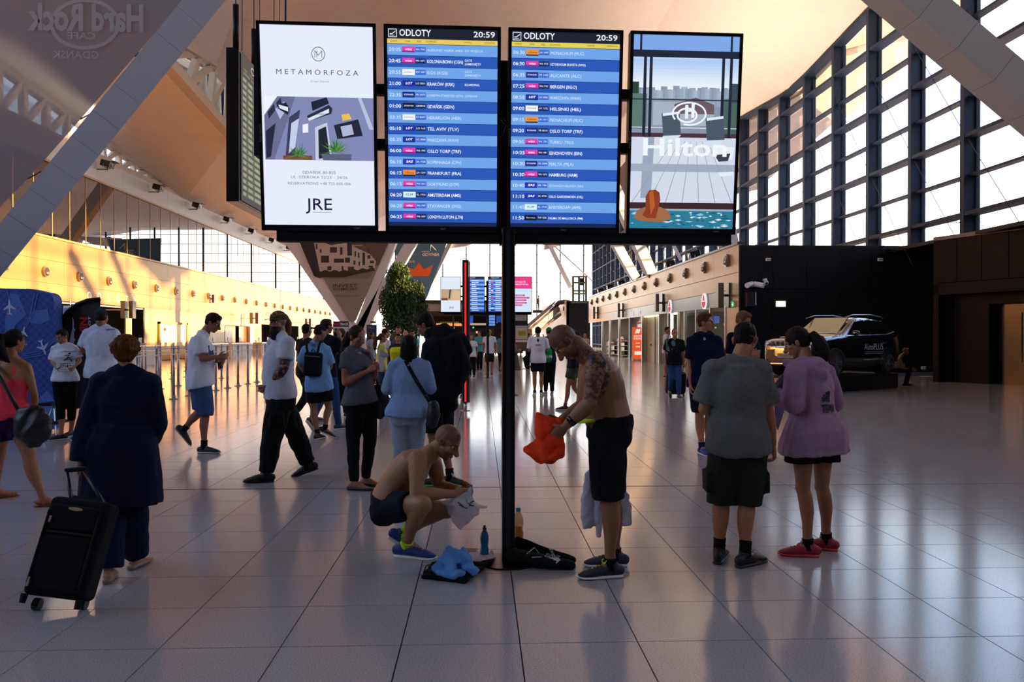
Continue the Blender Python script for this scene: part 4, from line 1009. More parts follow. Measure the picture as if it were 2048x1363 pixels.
# ---- crowd in the distance
crowd = [
 (763, 17.6, 1.63, 70, 'f', ('pony', '4a2c1a'), ('jacket', 'b9b85c'), ('jeans', '23304a'), 'girl in a pale yellow hooded top in profile behind the denim jacket woman', 'down', 'down'),
 (770, 19.4, 1.74, 60, 'm', ('short', '2a1c14'), ('tee', 'c8c8cc'), ('trousers', '26262c'), 'man in a white t-shirt behind the yellow hooded girl', 'down', 'down'),
 (796, 18.2, 1.62, 175, 'f', ('short', '120d0c'), ('jacket', '2a2e3a'), ('trousers', '15151c'), 'dark-haired worker in a yellow high-visibility vest', 'down', 'down'),
 (797, 23.0, 1.84, 180, 'm', ('short', '3a2a20'), ('tee', '4a4c55'), ('trousers', '15151c'), 'tall man with brushed-up hair facing the camera behind the vest worker', 'down', 'down'),
 (811, 27.0, 1.76, 180, 'm', ('crop', '2a1c14'), ('tee', '5a6478'), ('trousers', '15151c'), 'grey shirted man far behind the denim jacket woman', 'down', 'down'),
 (823, 25.0, 1.75, 150, 'm', ('short', '1c1410'), ('tee', '3fa6bc'), ('trousers', '15151c'), 'man in a turquoise t-shirt behind the denim jacket woman', 'down', 'down'),
 (672, 25.0, 1.72, 20, 'm', ('short', '15100e'), ('tee', '5c6066'), ('trousers', '131318'), 'person in a grey top standing under the fast track sign', 'front', 'down'),
 (683, 15.5, 1.70, 0, 'm', ('short', '3a2416'), ('tee', '12131a'), ('trousers', '131318'), 'man in black just behind the grey t-shirt woman', 'down', 'down'),
 (919, 20.5, 1.66, 200, 'f', ('long', '5a4034', .25), ('tee', 'c9c9cf'), ('jeans', '2a3a5a'), 'woman with long hair in white left of the red light column', 'front', 'down'),
 (944, 30.0, 1.62, 190, 'f', ('long', '4a2c20', .25), ('tee', 'cfcfd2'), ('trousers', '101014'), 'woman in a white vest carrying a black skirt beyond the light column', 'down', 'down'),
 (959, 36.0, 1.80, 215, 'm', ('short', '1a1210'), ('tee', '3fa3b4'), ('trousers', '131318'), 'man in a turquoise t-shirt with folded arms beyond the light column', 'cross', 'cross'),
 (979, 31.8, 1.82, 185, 'm', ('crop', '9a8a78'), ('tee', 'd2d2d8'), ('shorts', '16161c'), 'grey-haired man in a white t-shirt by the second screen post', 'down', 'down'),
 (1004, 34.0, 1.72, 170, 'f', ('long', '2a1a14', .2), ('tee', '4a7a80'), ('trousers', '15151a'), 'woman in a teal top left of the big screen post', 'down', 'down'),
 (1056, 40.0, 1.70, 60, 'm', ('short', '15100e'), ('tee', '1a1c24'), ('trousers', '15151a'), 'person in black by the food counter poster', 'front', 'down'),
 (1170, 40.0, 1.70, 0, 'f', ('bob', 'a8845a', .2), ('tee', 'b8a08a'), ('trousers', '3a3a40'), 'blonde woman in beige near the far escalator', 'down', 'down'),
 (742, 26.0, 1.70, 110, 'f', ('long', '2a1a14', .22), ('tee', '8a8c94'), ('trousers', '15151a'), 'woman in a light grey top by the navy menu board', 'front', 'down'),
 (905, 33.0, 1.74, 240, 'm', ('short', '1c1410'), ('tee', 'b03038'), ('trousers', '15151a'), 'man in a red shirt by the snack counter', 'front', 'down'),
 (787, 30.0, 1.70, 300, 'f', ('long', '5a3a24', .25), ('tee', 'c0b8a8'), ('trousers', '2a2a30'), 'woman in cream at the foot of the hanging greenery', 'down', 'down'),
]
CR = {}
for i, (px, Y, H, a, sx, hr, tp, bt, lb, al, ar) in enumerate(crowd):
    J = stand(px, Y, H, a, sx, armL=al, armR=ar, stride=0)
    fa = math.radians(a)
    CR[px] = person(lb, Y, H, J, raw=True, sex=sx, hf=(math.sin(fa)+.1, math.cos(fa), -.05), tone=('9a654a', 'a97858', '8a5a44')[i % 3], hair=hr, top=tp, bot=bt, shoes=('shoe', '17171c' if i % 2 else '24406a'), seed=30+i)
# ------------------------------------------------------------------ details of the hall
M_ring = mat('nozzle_ring', '9a948c', .3, .9); M_hole = mat('nozzle_dark', '1c1a1c', .4)
def nozzle(par, X, Y, z, sg):
    m = MB().tube([(X, Y, z), (X+.10*sg, Y, z)], [.26, .25], 24).build('air_nozzle', M_ring, par, smooth=False)
    m2 = MB().tube([(X+.095*sg, Y, z), (X+.115*sg, Y, z)], .20, 20).build('nozzle_mouth', M_hole, m)
    MB().ball((X+.10*sg, Y, z-.07), (.10, .15, .11)).build('nozzle_ball', M_ring, m, smooth=True)
for k in range(24): nozzle(wl, LX+.0, 35.6+3.26*k, 4.62, 1)
for k in range(13): nozzle(wr, RX+.0, 32.1+3.3*k, 4.62, -1)
for k in range(6):
    y = 88+3.4*k; X = 9.2-.9*(y-86)/23
    MB().tube([(X, y, 4.6), (X-.1, y, 4.6)], .24, 12).build('air_nozzle', M_hole, bpy.data.objects['wall_far_block.001'])
# floodlights on the wall tops
def flood(X, Y, z, sg, label, group):
    t = thing('floodlight', label, 'floodlight', (X, Y, z), 0, group)
    MB().box((X, Y, z+.33), (.5, .62, .34), Matrix.Rotation(.25*sg, 3, 'Y')).build('housing', M_blackg, t, bevel=.02)
    MB().box((X+.34*sg, Y, z+.42), (.30, .66, .02), Matrix.Rotation(-.2*sg, 3, 'Y')).build('visor', M_blackg, t)
    MB().tube([(X, Y, z), (X, Y, z+.2)], .035, 8).tube([(X-.05, Y-.33, z+.3), (X-.05, Y-.38, z+.12), (X, Y, z+.1), (X-.05, Y+.38, z+.12), (X-.05, Y+.33, z+.3)], .02, 6).build('bracket', M_gun, t)
    MB().beam((X, Y, z+.05), (X-.56*sg, Y, z+.05), .05, .05).build('wall_arm', M_gun, t)
    MB().tube([(X+.25*sg, Y, z+.28), (X+.262*sg, Y, z+.28)], .12, 14).build('lens', M_chrome, t)
ORD = ['nearest', 'second nearest', 'third nearest', 'fourth nearest', 'fifth nearest', 'sixth nearest', 'seventh nearest', 'farthest']
for k in range(8): flood(LX+.58, 44.0+6.8*k, 10.5, 1, 'black floodlight on the left wall top edge, '+ORD[k]+' of its row', 'floodlights on the left wall')
for k in range(8): flood(RX+.25, 33.2+5.0*k, 5.15, -1, 'black floodlight on the coping above the shops, '+ORD[k]+' of its row', 'floodlights above the shops')
# lettering on the left fascia
mb = MB()
for i, ch in enumerate('ODLOTY'): text(mb, ch, (LX-.02, 43.2+i*1.12, 3.68), (0, 1, 0), (0, 0, 1), .62, 'CENTER', bold=.006)
mb.build('raised_lettering', mat('pale_letter', 'e6dcc4', .3, .3), wl)
# steel V supports
def vbeam(p0, p1, w, d, n, par, m, up=(0, 1, 0)):
    p0, p1 = V(p0), V(p1)
    for k in range(n):
        a, b = p0.lerp(p1, (k+.004)/n), p0.lerp(p1, (k+1-.004)/n)
        MB().beam(a, b, w, d, up=up).build('cladding_panel', m, par)
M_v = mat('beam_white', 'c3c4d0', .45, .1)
r = snode('trim_3', (-9.6, 14, 0)); vbeam(pt(-285, 850, 14.0), pt(187, 275, 14.0)+(pt(335, 93, 14)-pt(187, 275, 14))*6.3, .50, .62, 34, r, M_v, up=(.55, -.83, 0))
r = snode('trim_4', (13, 12, 0))
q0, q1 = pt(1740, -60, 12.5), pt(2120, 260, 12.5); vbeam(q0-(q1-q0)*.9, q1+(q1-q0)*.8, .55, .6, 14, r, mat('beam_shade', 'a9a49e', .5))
r = snode('trim_5', (-8.6, 56, 0))
for (a, b, w_) in (((715, 672), (574, 470), .75), ((713, 672), (790, 470), .62), ((716, 672), (838, 460), .75)):
    p, q = pt(*a, 56), pt(*b, 56); MB().beam(p-(q-p)*.25, q+(q-p)*1.0, w_, .8, up=(0, 1, 0)).build('strut', M_v, r)
r = snode('trim_6', (-8, 84, 0)); p, q = pt(800, 690, 84), pt(904, 478, 84)
MB().beam(p, q, .45, .5, up=(0, 1, 0)).build('strut', M_v, r); MB().beam(pt(855, 540, 84), pt(903, 484, 84), .12, .12).build('stay', M_v, r)
MB().prism([pt(902, 478, 84), pt(970, 476, 84), pt(932, 492, 84), pt(900, 496, 84)], (0, 3, .3)).build('bracket', M_v, r)
r = snode('trim_7', (10.6, 50, 5.1))
for (a, b, Yb, Yt, w_) in (((1268, 552), (1222, 470), 51.5, 49, .55), ((1301, 546), (1268, 470), 47.5, 45, .6), ((1362, 520), (1340, 476), 40, 40, .14), ((1470, 495), (1462, 455), 33, 33, .3)):
    p, q = pt(*a, Yb), pt(*b, Yt); MB().beam(p, q+(q-p)*1.2, w_, w_*1.1, up=(0, 1, 0)).build('strut', M_v, r)
r = snode('trim_8', (8.5, 100, 12))
MB().beam(pt(1141, 575, 98), pt(1096, 484, 98), .5, .5, up=(0, 1, 0)).build('strut', M_v, r); MB().beam(pt(1185, 562, 98), pt(1098, 482, 98), .16, .16).build('stay', M_v, r)
MB().prism([pt(1092, 472, 98), pt(1150, 474, 98), pt(1112, 494, 98), pt(1088, 500, 98)], (0, 3, .3)).build('bracket', M_v, r)

# ---- banners
def transl(name, c, a):
    m = mat(name, c, .8); n = m.node_tree.nodes; l = m.node_tree.links; out = n['Material Output']; b = n['Principled BSDF']
    tl = n.new('ShaderNodeBsdfTranslucent'); tl.inputs[0].default_value = rgb(c); tr = n.new('ShaderNodeBsdfTransparent')
    m1 = n.new('ShaderNodeMixShader'); m1.inputs[0].default_value = .5; m2 = n.new('ShaderNodeMixShader'); m2.inputs[0].default_value = a
    l.new(b.outputs[0], m1.inputs[1]); l.new(tl.outputs[0], m1.inputs[2]); l.new(m1.outputs[0], m2.inputs[1]); l.new(tr.outputs[0], m2.inputs[2]); l.new(m2.outputs[0], out.inputs[0]); return m
def plate(mb, pts, Y, m=0, dy=0, th=.004):
    mb.prism([pt(x, y, Y)+V((0, dy, 0)) for x, y in pts], (0, th, 0), m)
bn = thing('hanging_banner', 'grey see-through sail banner with mirrored cafe logo stretched beside the big slanted beam', 'banner', pt(100, 300, 14.2))
mb = MB(); plate(mb, [(425, -80), (347, 22), (161, 238), (56, 357), (0, 413), (-160, 600), (-520, 100), (-300, -200)], 14.25)
mb.build('sail', transl('banner_grey', '8d8c96', .22), bn)
mb = MB(); o_ = pt(178, 40, 14.22); Rr = V((-1, 0, 0)); k_ = 14.22/1600
text(mb, 'Hard Rock', pt(175, 38, 14.22), Rr, Z_, 72*k_, 'CENTER', width=222*k_, bold=.035)
text(mb, 'CAFE', pt(163, 72, 14.22), Rr, Z_, 19*k_, 'CENTER', width=54*k_, bold=.01)
text(mb, 'GDAŃSK', pt(152, 110, 14.22), Rr, Z_, 20*k_, 'CENTER', width=88*k_, bold=.01)
cx_, cy_ = 170, 48
def ringarc(cx, cy, rx, ry, w_, t0, t1, Y, mb, m=0, n=40):
    for i in range(n):
        a, b = t0+(t1-t0)*i/n, t0+(t1-t0)*(i+1)/n
        P = lambda t, k: pt(cx+(rx+k)*math.cos(t), cy-(ry+k)*math.sin(t), Y)
        mb.quad(P(a, -w_), P(b, -w_), P(b, 0), P(a, 0), m)
ringarc(cx_, cy_, 70, 51, 7, .35, math.pi-.35, 14.22, mb); ringarc(cx_, cy_, 70, 51, 7, math.pi+.15, 2*math.pi-.15, 14.22, mb)
mb.build('logo_print', transl('banner_print', 'c9c2c2', .0), bn)
for p in ((161, 238), (56, 357), (347, 22)):
    MB().tube([pt(p[0], p[1], 14.2), pt(p[0]+26, p[1]-14, 14.05)], .012, 6).build('lashing', M_black, bn)
bn = thing('hanging_banner', 'added triangular grey banner above the shops that shadows the left wall', 'banner', (10.2, 54, 8))  # added banner, placed so its shadow falls on the left wall
MB().prism([(10.2, 54, 8.9), (10.2, 40, 13.9), (10.2, 70, 13.9)], (.01, 0, 0)).build('sail', mat('shade_banner_grey', '77757c', .8), bn)
MB().tube([(10.2, 54, 5.1), (10.2, 54, 8.9)], .04, 8).build('tether', M_black, bn)
# apartment advert
bn = thing('hanging_banner', 'pale triangular advert banner showing white apartment houses in the far V support', 'banner', pt(700, 560, 55.6))
mb = MB(); plate(mb, [(594, 470), (783, 470), (712, 640), (704, 645), (697, 640)], 55.5)
mb.build('sail', mat('banner_pale', '85807f', .8), bn)
pc = ['221d30', '5e4a4c', 'b8b0ac', '6f6a68', '302c30', '1e2414', '55503c']
mats_ = [mat('print_'+c, c, .7) for c in pc]
mb = MB(); Yb = 55.45
plate(mb, [(594, 472), (640, 472), (640, 556), (628, 552)], Yb, 0); plate(mb, [(640, 472), (782, 472), (758, 530), (640, 556)], Yb, 1, -.005)
plate(mb, [(628, 486), (640, 481), (700, 479), (706, 492), (740, 508), (752, 522), (750, 536), (690, 544), (640, 545)], Yb, 2, -.01)
plate(mb, [(641, 482), (650, 475), (680, 472), (702, 477), (700, 484), (662, 490)], Yb, 4, -.015)
plate(mb, [(694, 478), (704, 480), (704, 512), (695, 512)], Yb, 4, -.016)
for (x, y, w_, h_) in ((632, 487, 3, 11), (640, 498, 3, 7), (660, 494, 14, 12), (680, 494, 5, 15), (642, 511, 16, 14), (668, 517, 20, 10), (690, 515, 10, 12), (709, 502, 3, 11), (716, 505, 3, 10), (707, 521, 4, 8), (717, 523, 3, 8), (725, 505, 5, 25), (736, 499, 3, 7), (735, 510, 6, 7), (740, 521, 8, 5), (737, 531, 9, 4), (655, 532, 8, 8), (683, 532, 4, 8), (696, 533, 12, 9)):
    plate(mb, [(x, y), (x+w_, y), (x+w_, y+h_), (x, y+h_)], Yb, 4, -.02)
for (x, y, w_, h_) in ((660, 505, 16, 1.4), (641, 525, 62, 2), (664, 511, 42, 2), (706, 490, 20, 1.5)): plate(mb, [(x, y), (x+w_, y), (x+w_, y+h_), (x, y+h_)], Yb, 2, -.025)
hedge = [(628, 540)]+[(628+i*5, 541-2*math.sin(i*1.7)-(.0+max(0, i-12)*.45)) for i in range(25)]+[(750, 541), (715, 548), (690, 554), (636, 554)]
plate(mb, hedge, Yb, 5, -.03); plate(mb, [(690, 554), (752, 540), (738, 556), (636, 556)], Yb, 3, -.012)
mb.build('photo_print', mats_, bn)
mb = MB(); k_ = Yb/1600
text(mb, 'INVEST', pt(690, 571, Yb-.03), X_, Z_, 9*k_, 'CENTER', width=48*k_, bold=.01); text(mb, 'KOMFORT', pt(691, 578, Yb-.03), X_, Z_, 7*k_, 'CENTER', width=48*k_, bold=.01)
text(mb, 'www.investkomfort.pl', pt(692, 591, Yb-.03), X_, Z_, 4.6*k_, 'CENTER', width=48*k_)
mb.build('lettering', mat('print_dark', '2b2830', .7), bn)
# blue banner with paper boat
bn = thing('hanging_banner', 'blue banner with an orange paper boat hung beyond the hanging greenery', 'banner', pt(860, 540, 83))
Yb = 83; mb = MB(); plate(mb, [(790, 478), (895, 482), (856, 590), (820, 660), (800, 640)], Yb); mb.build('sail', mat('banner_blue', '46719c', .7), bn)
mb = MB(); plate(mb, [(815, 534), (828, 539), (838, 524), (848, 538), (866, 530), (858, 552), (818, 552)], Yb, 0, -.03); mb.build('boat_print', mat('print_orange', 'e0662c', .7), bn)
mb = MB(); k_ = Yb/1600
text(mb, 'GDYNIA', pt(861, 509, Yb-.04), X_, Z_, 8*k_, 'CENTER', width=34*k_, bold=.04, shear=.2); text(mb, 'VOLVO', pt(851, 503, Yb-.04), X_, Z_, 4*k_, 'CENTER', width=16*k_, bold=.03)
mb.tube([pt(861, 501, Yb-.05), pt(862, 489, Yb-.05)], .03, 6).tube([pt(862, 490, Yb-.05), pt(868, 496, Yb-.05), pt(872, 500, Yb-.05)], .02, 6)
text(mb, '2018', pt(822, 523, Yb-.04), X_, Z_, 7*k_, 'CENTER', width=14*k_)
mb.build('lettering', mat('print_white', 'e8e4e2', .7), bn)

# ---- greenery
def ficus(label, blobs, Y, n, seed):
    n = int(n*2.1)
    rg = random.Random(seed); b0 = pt(blobs[0][0], 672, Y); t = thing('ficus_tree', label, 'tree', (b0.x, Y, 0))
    mb = MB(); k_ = Y/1600
    tot = sum(b[2]*b[3] for b in blobs)
    for (px, py, rx, ry) in blobs:
        c = pt(px, py, Y)
        for _ in range(int(n*rx*ry/tot)):
            a = rg.uniform(0, 6.283); u = rg.uniform(-1, 1); r_ = rg.random()**.45
            q = math.sqrt(1-u*u); p = c+V((math.cos(a)*q*rx*r_, math.sin(a)*q*rx*r_*.9, u*ry*r_))*k_
            p.z -= rg.random()**3*.35
            L = rg.uniform(.07, .12); w_ = L*.45; th = rg.uniform(0, 6.28); d = V((math.cos(th)*.5, math.sin(th)*.5, -.85)).normalized(); sdv = V((-math.sin(th), math.cos(th), rg.uniform(-.3, .3))).normalized()
            mb.quad(p, p+d*L*.5+sdv*w_*.5, p+d*L, p+d*L*.5-sdv*w_*.5, rg.randrange(3))
    mb.build('foliage', [mat('leaf_dark', '142b14', .5), mat('leaf_mid', '203f1c', .5), mat('leaf_light', '335526', .5)], t)['kind'] = 'stuff'
    m2 = MB(); top = pt(blobs[0][0], blobs[0][1], Y)
    m2.tube([(b0.x, Y, .5), (b0.x+.05, Y, 1.2), (b0.x-.04, Y, 2.2), top], [.07, .06, .05, .03], 10)
    for q in range(7):
        a = q*.9; m2.tube([(b0.x, Y, 1.6+q*.25), (b0.x+.5*math.cos(a), Y+.5*math.sin(a), 2.2+q*.3)], [.025, .01], 6)
    m2.build('trunk', mat('bark', '4a3b2c', .9), t, smooth=True)
    MB().tube([(b0.x, Y, 0), (b0.x, Y, .55)], [.32, .42], 20).build('planter', mat('planter_grey', '3c3c40', .5), t)
ficus('tall weeping fig with dark dense crown left of the leaning man', [(797, 550, 26, 30), (785, 600, 28, 42), (812, 600, 22, 40), (798, 640, 34, 32)], 34, 10500, 3)
ficus('smaller weeping fig to the right of the tall one', [(832, 585, 18, 28), (838, 615, 20, 26), (828, 645, 20, 22)], 37, 5500, 5)

# ---- queue barriers
def barrier(X, Y0, Y1, step, z, label, dx=0):
    t = thing('queue_barrier', label, 'barrier', (X, (Y0+Y1)/2, 0), 0)
    n = int((Y1-Y0)/step); 
    for k in range(n+1):
        y = Y0+k*step; x = X+dx*k/n
        p = MB().tube([(x, y, .02), (x, y, z)], .034, 12).build('post', M_post, t, smooth=True)
        MB().tube([(x, y, 0), (x, y, .02), (x, y, .022), (x, y, .10)], [.11, .11, .05, .045], 14).tube([(x, y, .28), (x, y, .34)], .042, 12).build('foot', M_post, p)
        if k < n:
            x2 = X+dx*(k+1)/n
            MB().beam((x, y+.05, z-.17), (x2, y+step-.05, z-.17), .014, .20, up=(1, 0, 0)).build('panel', M_bpan, t)
            MB().beam((x, y+.05, z-.025), (x2, y+step-.05, z-.025), .02, .05, up=(1, 0, 0)).build('top_rail', M_post, t)
M_post = mat('barrier_post', '8d929c', .35, .6); M_bpan = mat('barrier_panel', 'b9b7b4', .4)
barrier(-7.6, 15.9, 29.5, 1.05, 1.28, 'grey queue barrier of posts and panels nearest the walking men')
barrier(-9.3, 16.5, 30, 1.5, 1.26, 'grey queue barrier line second from the hall centre', -.3)
barrier(-11.0, 17.5, 34, 1.5, 1.26, 'grey queue barrier line third from the hall centre', -.3)
barrier(-12.8, 20, 38, 1.6, 1.26, 'grey queue barrier line behind the third one', -.3)
barrier(-14.6, 24, 44, 1.7, 1.26, 'grey queue barrier line closest to the left wall counters', -.3)
# ---- check-in counters and things along the left wall
for k, y in enumerate((40, 52, 58, 66, 73, 80, 87, 94)):
    t = thing('checkin_counter', 'long pale check-in counter along the left wall, '+ORD[k]+' of its row', 'counter', (-18.2, y+2.5, 0), 0, 'check-in counters along the left wall')
    MB().bb((-18.6, y, 0), (-17.9, y+5.2, 1.0)).build('front', mat('counter_white', 'cfc6b8', .5), t)
    MB().bb((-18.9, y-.05, 1.0), (-17.8, y+5.25, 1.05)).build('top', M_chrome, t)
    MB().bb((-18.65, y+.3, .1), (-17.88, y+.34, .95)).bb((-18.65, y+2.6, .1), (-17.88, y+2.64, .95)).build('joint', M_gun, t)
    for q in (1.2, 3.9):
        m = MB().bb((-18.5, y+q, 1.18), (-18.46, y+q+.45, 1.48)).build('monitor', M_blackg, t); MB().bb((-18.5, y+q+.2, 1.05), (-18.46, y+q+.26, 1.2)).build('monitor_foot', M_blackg, m)
def hmon(X, Y, z, sg, label, group):
    t = thing('hanging_monitor', label, 'monitor', (X, Y, z), 0, group)
    MB().box((X+.30*sg, Y-.40, z), (.06, .62, 1.0), Matrix.Rotation(.25*sg, 3, 'Z')).build('panel', mat('monitor_shell', '77736c', .35, .4), t, bevel=.01)
    MB().box((X+.30*sg, Y+.40, z), (.06, .62, 1.0), Matrix.Rotation(-.25*sg, 3, 'Z')).build('panel', M_gun, t, bevel=.01)
    MB().bb((X-.02, Y-.05, z-.05), (X+.3*sg, Y+.05, z+.05)).bb((X+.24*sg, Y-.3, z-.06), (X+.30*sg, Y+.3, z+.06)).build('arm', M_chrome, t)
# H-shaped pairs of screens
def hpair(px, py, Y, w_, h_, label, group, lit=None):
    c = pt(px, py, Y); k_ = Y/1600; t = thing('hanging_monitor', label, 'monitor', c, 0, group)
    for q in (-1, 1): MB().bb((c.x+q*w_*.30*k_-w_*.16*k_, Y-.05, c.z-h_*.5*k_), (c.x+q*w_*.30*k_+w_*.16*k_, Y+.35, c.z+h_*.5*k_)).build('panel', mat('monitor_shell', '77736c', .35, .4) if q < 0 else M_gun, t, bevel=.01)
    MB().bb((c.x-w_*.3*k_, Y+.1, c.z-.05), (c.x+w_*.3*k_, Y+.2, c.z+.05)).bb((c.x, Y+.1, c.z-.03), (LX if c.x < 0 else RX, Y+.16, c.z+.03)).build('arm', M_chrome, t)
hpair(254, 619, 44, 26, 34, 'pair of grey screens back to back above the dark bar opening', None)
hpair(422, 597, 62, 14, 16, 'pair of small grey screens above the man with the cup', None)
hpair(508, 636, 70, 18, 22, 'pair of grey screens left of the bearded man cap', None)
hpair(616, 645, 88, 13, 17, 'pair of grey screens above the walking men far left', None); hpair(648, 650, 96, 11, 15, 'farthest pair of grey screens beside the fast track sign', None)
for (px, py, Y, w_, h_) in ((1452, 590, 31.8, 36, 50), (1321, 605, 43.5, 22, 36), (1242, 620, 56, 15, 28), (1192, 625, 68, 13, 24)):
    hpair(px, py, Y, w_, h_, {1452: 'large grey double screen on the shop wall nearest the black end wall', 1321: 'grey double screen on the shop wall second from the black end wall', 1242: 'grey double screen on the shop wall third from the black end wall', 1192: 'small far grey double screen on the shop wall'}[px], None)
# bar opening on the left
t = thing('bar_shelf', 'warm-lit bottle shelf inside the dark bar opening on the left', 'shelf', (-23.5, 42, 0))
M_warm = mat('warm_shelf_light', 'ffc878', emit=1.6)
MB().bb((-23.8, 37.6, 1.2), (-23.7, 41.6, 3.1)).build('back_panel', M_warm, t)
mb = MB(); rg = random.Random(2)
for z in (1.4, 1.85, 2.3, 2.75): MB().bb((-23.7, 37.5, z), (-23.3, 41.7, z+.03)).build('board', M_dark, t)
for z in (1.43, 1.88, 2.33):
    for k in range(22): mb.tube([(-23.5, 37.7+k*.18, z), (-23.5, 37.7+k*.18, z+.2), (-23.5, 37.7+k*.18, z+.32)], [.04, .04, .015], 8, m=rg.randrange(2))
mb.build('bottles', [mat('bottle_dark', '2a3018', .2), mat('bottle_amber', '5a3414', .2)], t)['kind'] = 'stuff'
MB_rod = None; t = thing('menu_screen', 'pale menu screen hanging in the bar opening behind the feather flag', 'screen', pt(143, 622, 40)); c = pt(140, 624, 40)
MB().bb((c.x-.35, 40, c.z-.35), (c.x+.35, 40.05, c.z+.35)).build('frame', M_gun, t); MB().bb((c.x-.32, 39.98, c.z-.32), (c.x+.32, 40.0, c.z+.32)).build('display', mat('pale_screen', '9aa4bc', emit=.6), t)
MB().bb((c.x-.3, 39.97, c.z-.02), (c.x+.3, 39.975, c.z+.22)).build('picture', mat('blue_picture', '4a6aa0', emit=.6), t); MB().tube([(c.x, 40.03, c.z+.3), (c.x, 40.03, 3.3)], .02, 6).build('rod', M_gun, t)
# doors, booth and panels low on the left wall
d_ = snode('door_1', (LX, 54.7, 0))
MB().bb((LX-.05, 52.3, 0), (LX+.02, 57.0, 2.35)).build('leaf', mat('pale_door', 'e6cf9c', .4, .2), d_); MB().bb((LX-.05, 52.15, 0), (LX+.10, 52.35, 2.5)).bb((LX-.05, 56.95, 0), (LX+.10, 57.15, 2.5)).bb((LX-.05, 52.15, 2.35), (LX+.1, 57.15, 2.5)).build('frame', mat('brown_frame', '8a6a40', .5), d_)
MB().bb((LX+.02, 53.0, 1.9), (LX+.03, 53.4, 2.1)).build('plate', M_dark, d_)
d_ = snode('door_2', (LX, 69, 0))
MB().bb((LX-.12, 65.7, 0), (LX-.02, 68.4, 2.4)).build('leaf', mat('brown_glass', '6e4c28', .15, .3), d_); MB().bb((LX-.12, 69.4, 0), (LX-.02, 71.6, 2.4)).build('leaf', mat('brown_glass', '6e4c28'), d_); MB().bb((LX-.12, 71.8, 0), (LX+.25, 73.0, 2.45)).build('pillar', M_white, d_)
MB().bb((LX-.02, 73.2, .9), (LX+.04, 75.6, 2.4)).build('poster', mat('dim_poster', '8a6a50', .5), d_)
# signs in the crowd
def board(label, cat, x0, y0, x1, y1, Y, parts, name='sign_board', foot=True, depth=.12, frame='1a1a20'):
    a, b = pt(x0, y1, Y), pt(x1, y0, Y); t = thing(name, label, cat, ((a.x+b.x)/2, Y, 0 if foot else a.z))
    MB().bb((a.x, Y, a.z), (b.x, Y+depth, b.z)).build('panel', mat('board_'+frame, frame, .5), t, bevel=.006)
    if foot:
        for q in (.15, .85): MB().tube([(a.x+(b.x-a.x)*q, Y+depth/2, 0), (a.x+(b.x-a.x)*q, Y+depth/2, a.z+.05)], .025, 8).build('leg', M_gun, t)
        MB().bb((a.x, Y-.15, 0), (b.x, Y+.3, .02)).build('base', M_gun, t)
    k_ = Y/1600
    for i, p in enumerate(parts):
        yy = Y-.004-.002*i
        if p[0] == 'r':
            c = pt(p[1], p[4], yy), pt(p[3], p[2], yy); MB().bb((c[0].x, yy-.001, c[0].z), (c[1].x, yy, c[1].z)).build('print', mat(('glow_' if len(p) > 6 else 'prt_')+p[5], p[5], .5, emit=p[6] if len(p) > 6 else 0), t)
        else:
            mb = MB(); text(mb, p[1], pt(p[2], p[3], yy-.003), X_, Z_, p[4]*k_, 'CENTER', bold=p[6] if len(p) > 6 else .02, width=(p[7]*k_ if len(p) > 7 else None)); mb.build('lettering', mat('ltr_'+p[5], p[5], .5, emit=p[8] if len(p) > 8 else 0), t)
    return t
board('white sign with black header reading FAST TRACK among the crowd', 'sign', 666, 642, 697, 692, 27, [('r', 666, 653, 697, 692, 'c6c4cc'), ('t', 'FAST', 675, 648, 7, 'd22c34', .03, 14), ('t', 'TRACK', 688, 648, 7, 'e8e8ec', .03, 17), ('r', 669, 656, 675, 663, '2a2a30'), ('r', 676, 656, 682, 664, 'c0303c'), ('r', 669, 664, 675, 665, '2a2a30')])
board('navy menu board with pale cafe name behind the grey t-shirt woman', 'sign', 733, 649, 753, 692, 30, [('t', 'PAUL', 743, 655, 6, '8a90a8', .0, 13), ('t', 'Café', 742, 665, 4, '7a8098'), ('t', 'Menu', 742, 672, 4, '7a8098'), ('r', 741, 642, 752, 646, '4a2a28')], frame='1c2238')
board('orange illuminated currency exchange sign reading KANTOR CHANGE OPEN', 'sign', 1265, 654, 1286, 717, 51, [
    ('r', 1265, 654, 1286, 717, 'f0541e', .95), ('t', 'KANTOR', 1275.5, 671.5, 4.2, 'f6ece6', .03, 16, .9), ('t', 'CHANGE', 1275.5, 677, 4.2, 'f6ece6', .03, 17, .9), ('r', 1267, 674, 1284, 674.4, 'f6ece6', .9), ('t', 'OPEN', 1275.5, 693, 4, 'f6ece6', .03, 9, .9), ('r', 1271, 685.5, 1278, 686.5, 'f6ece6', .9), ('r', 1269, 702, 1284, 709, 'f0ece8', .9), ('t', '>', 1278, 686, 5, 'f6ece6', .02, 3, .9), ('t', '~', 1276, 660, 14, 'f6ece6', .12, 9, .9), ('t', '~', 1275, 663, 14, 'f6ece6', .12, 9, .9)], frame='5a2014')
board('tall food poster stand with a plate of yellow food right of the big post', 'poster', 1030, 622, 1056, 702, 38, [('r', 1031, 623, 1053, 641, '9a9492'), ('r', 1031, 642, 1055, 650, '15151a'), ('r', 1031, 651, 1055, 678, 'c0b8b0'), ('r', 1035, 660, 1053, 672, 'c2b23c'), ('r', 1037, 662, 1051, 670, '8a8a30'), ('r', 1031, 679, 1055, 684, 'd4cdc6'), ('r', 1031, 685, 1055, 701, '5a4438'), ('t', 'świeże zupy', 1043, 654, 3, '3a3430', .0, 20)], frame='2a2628')

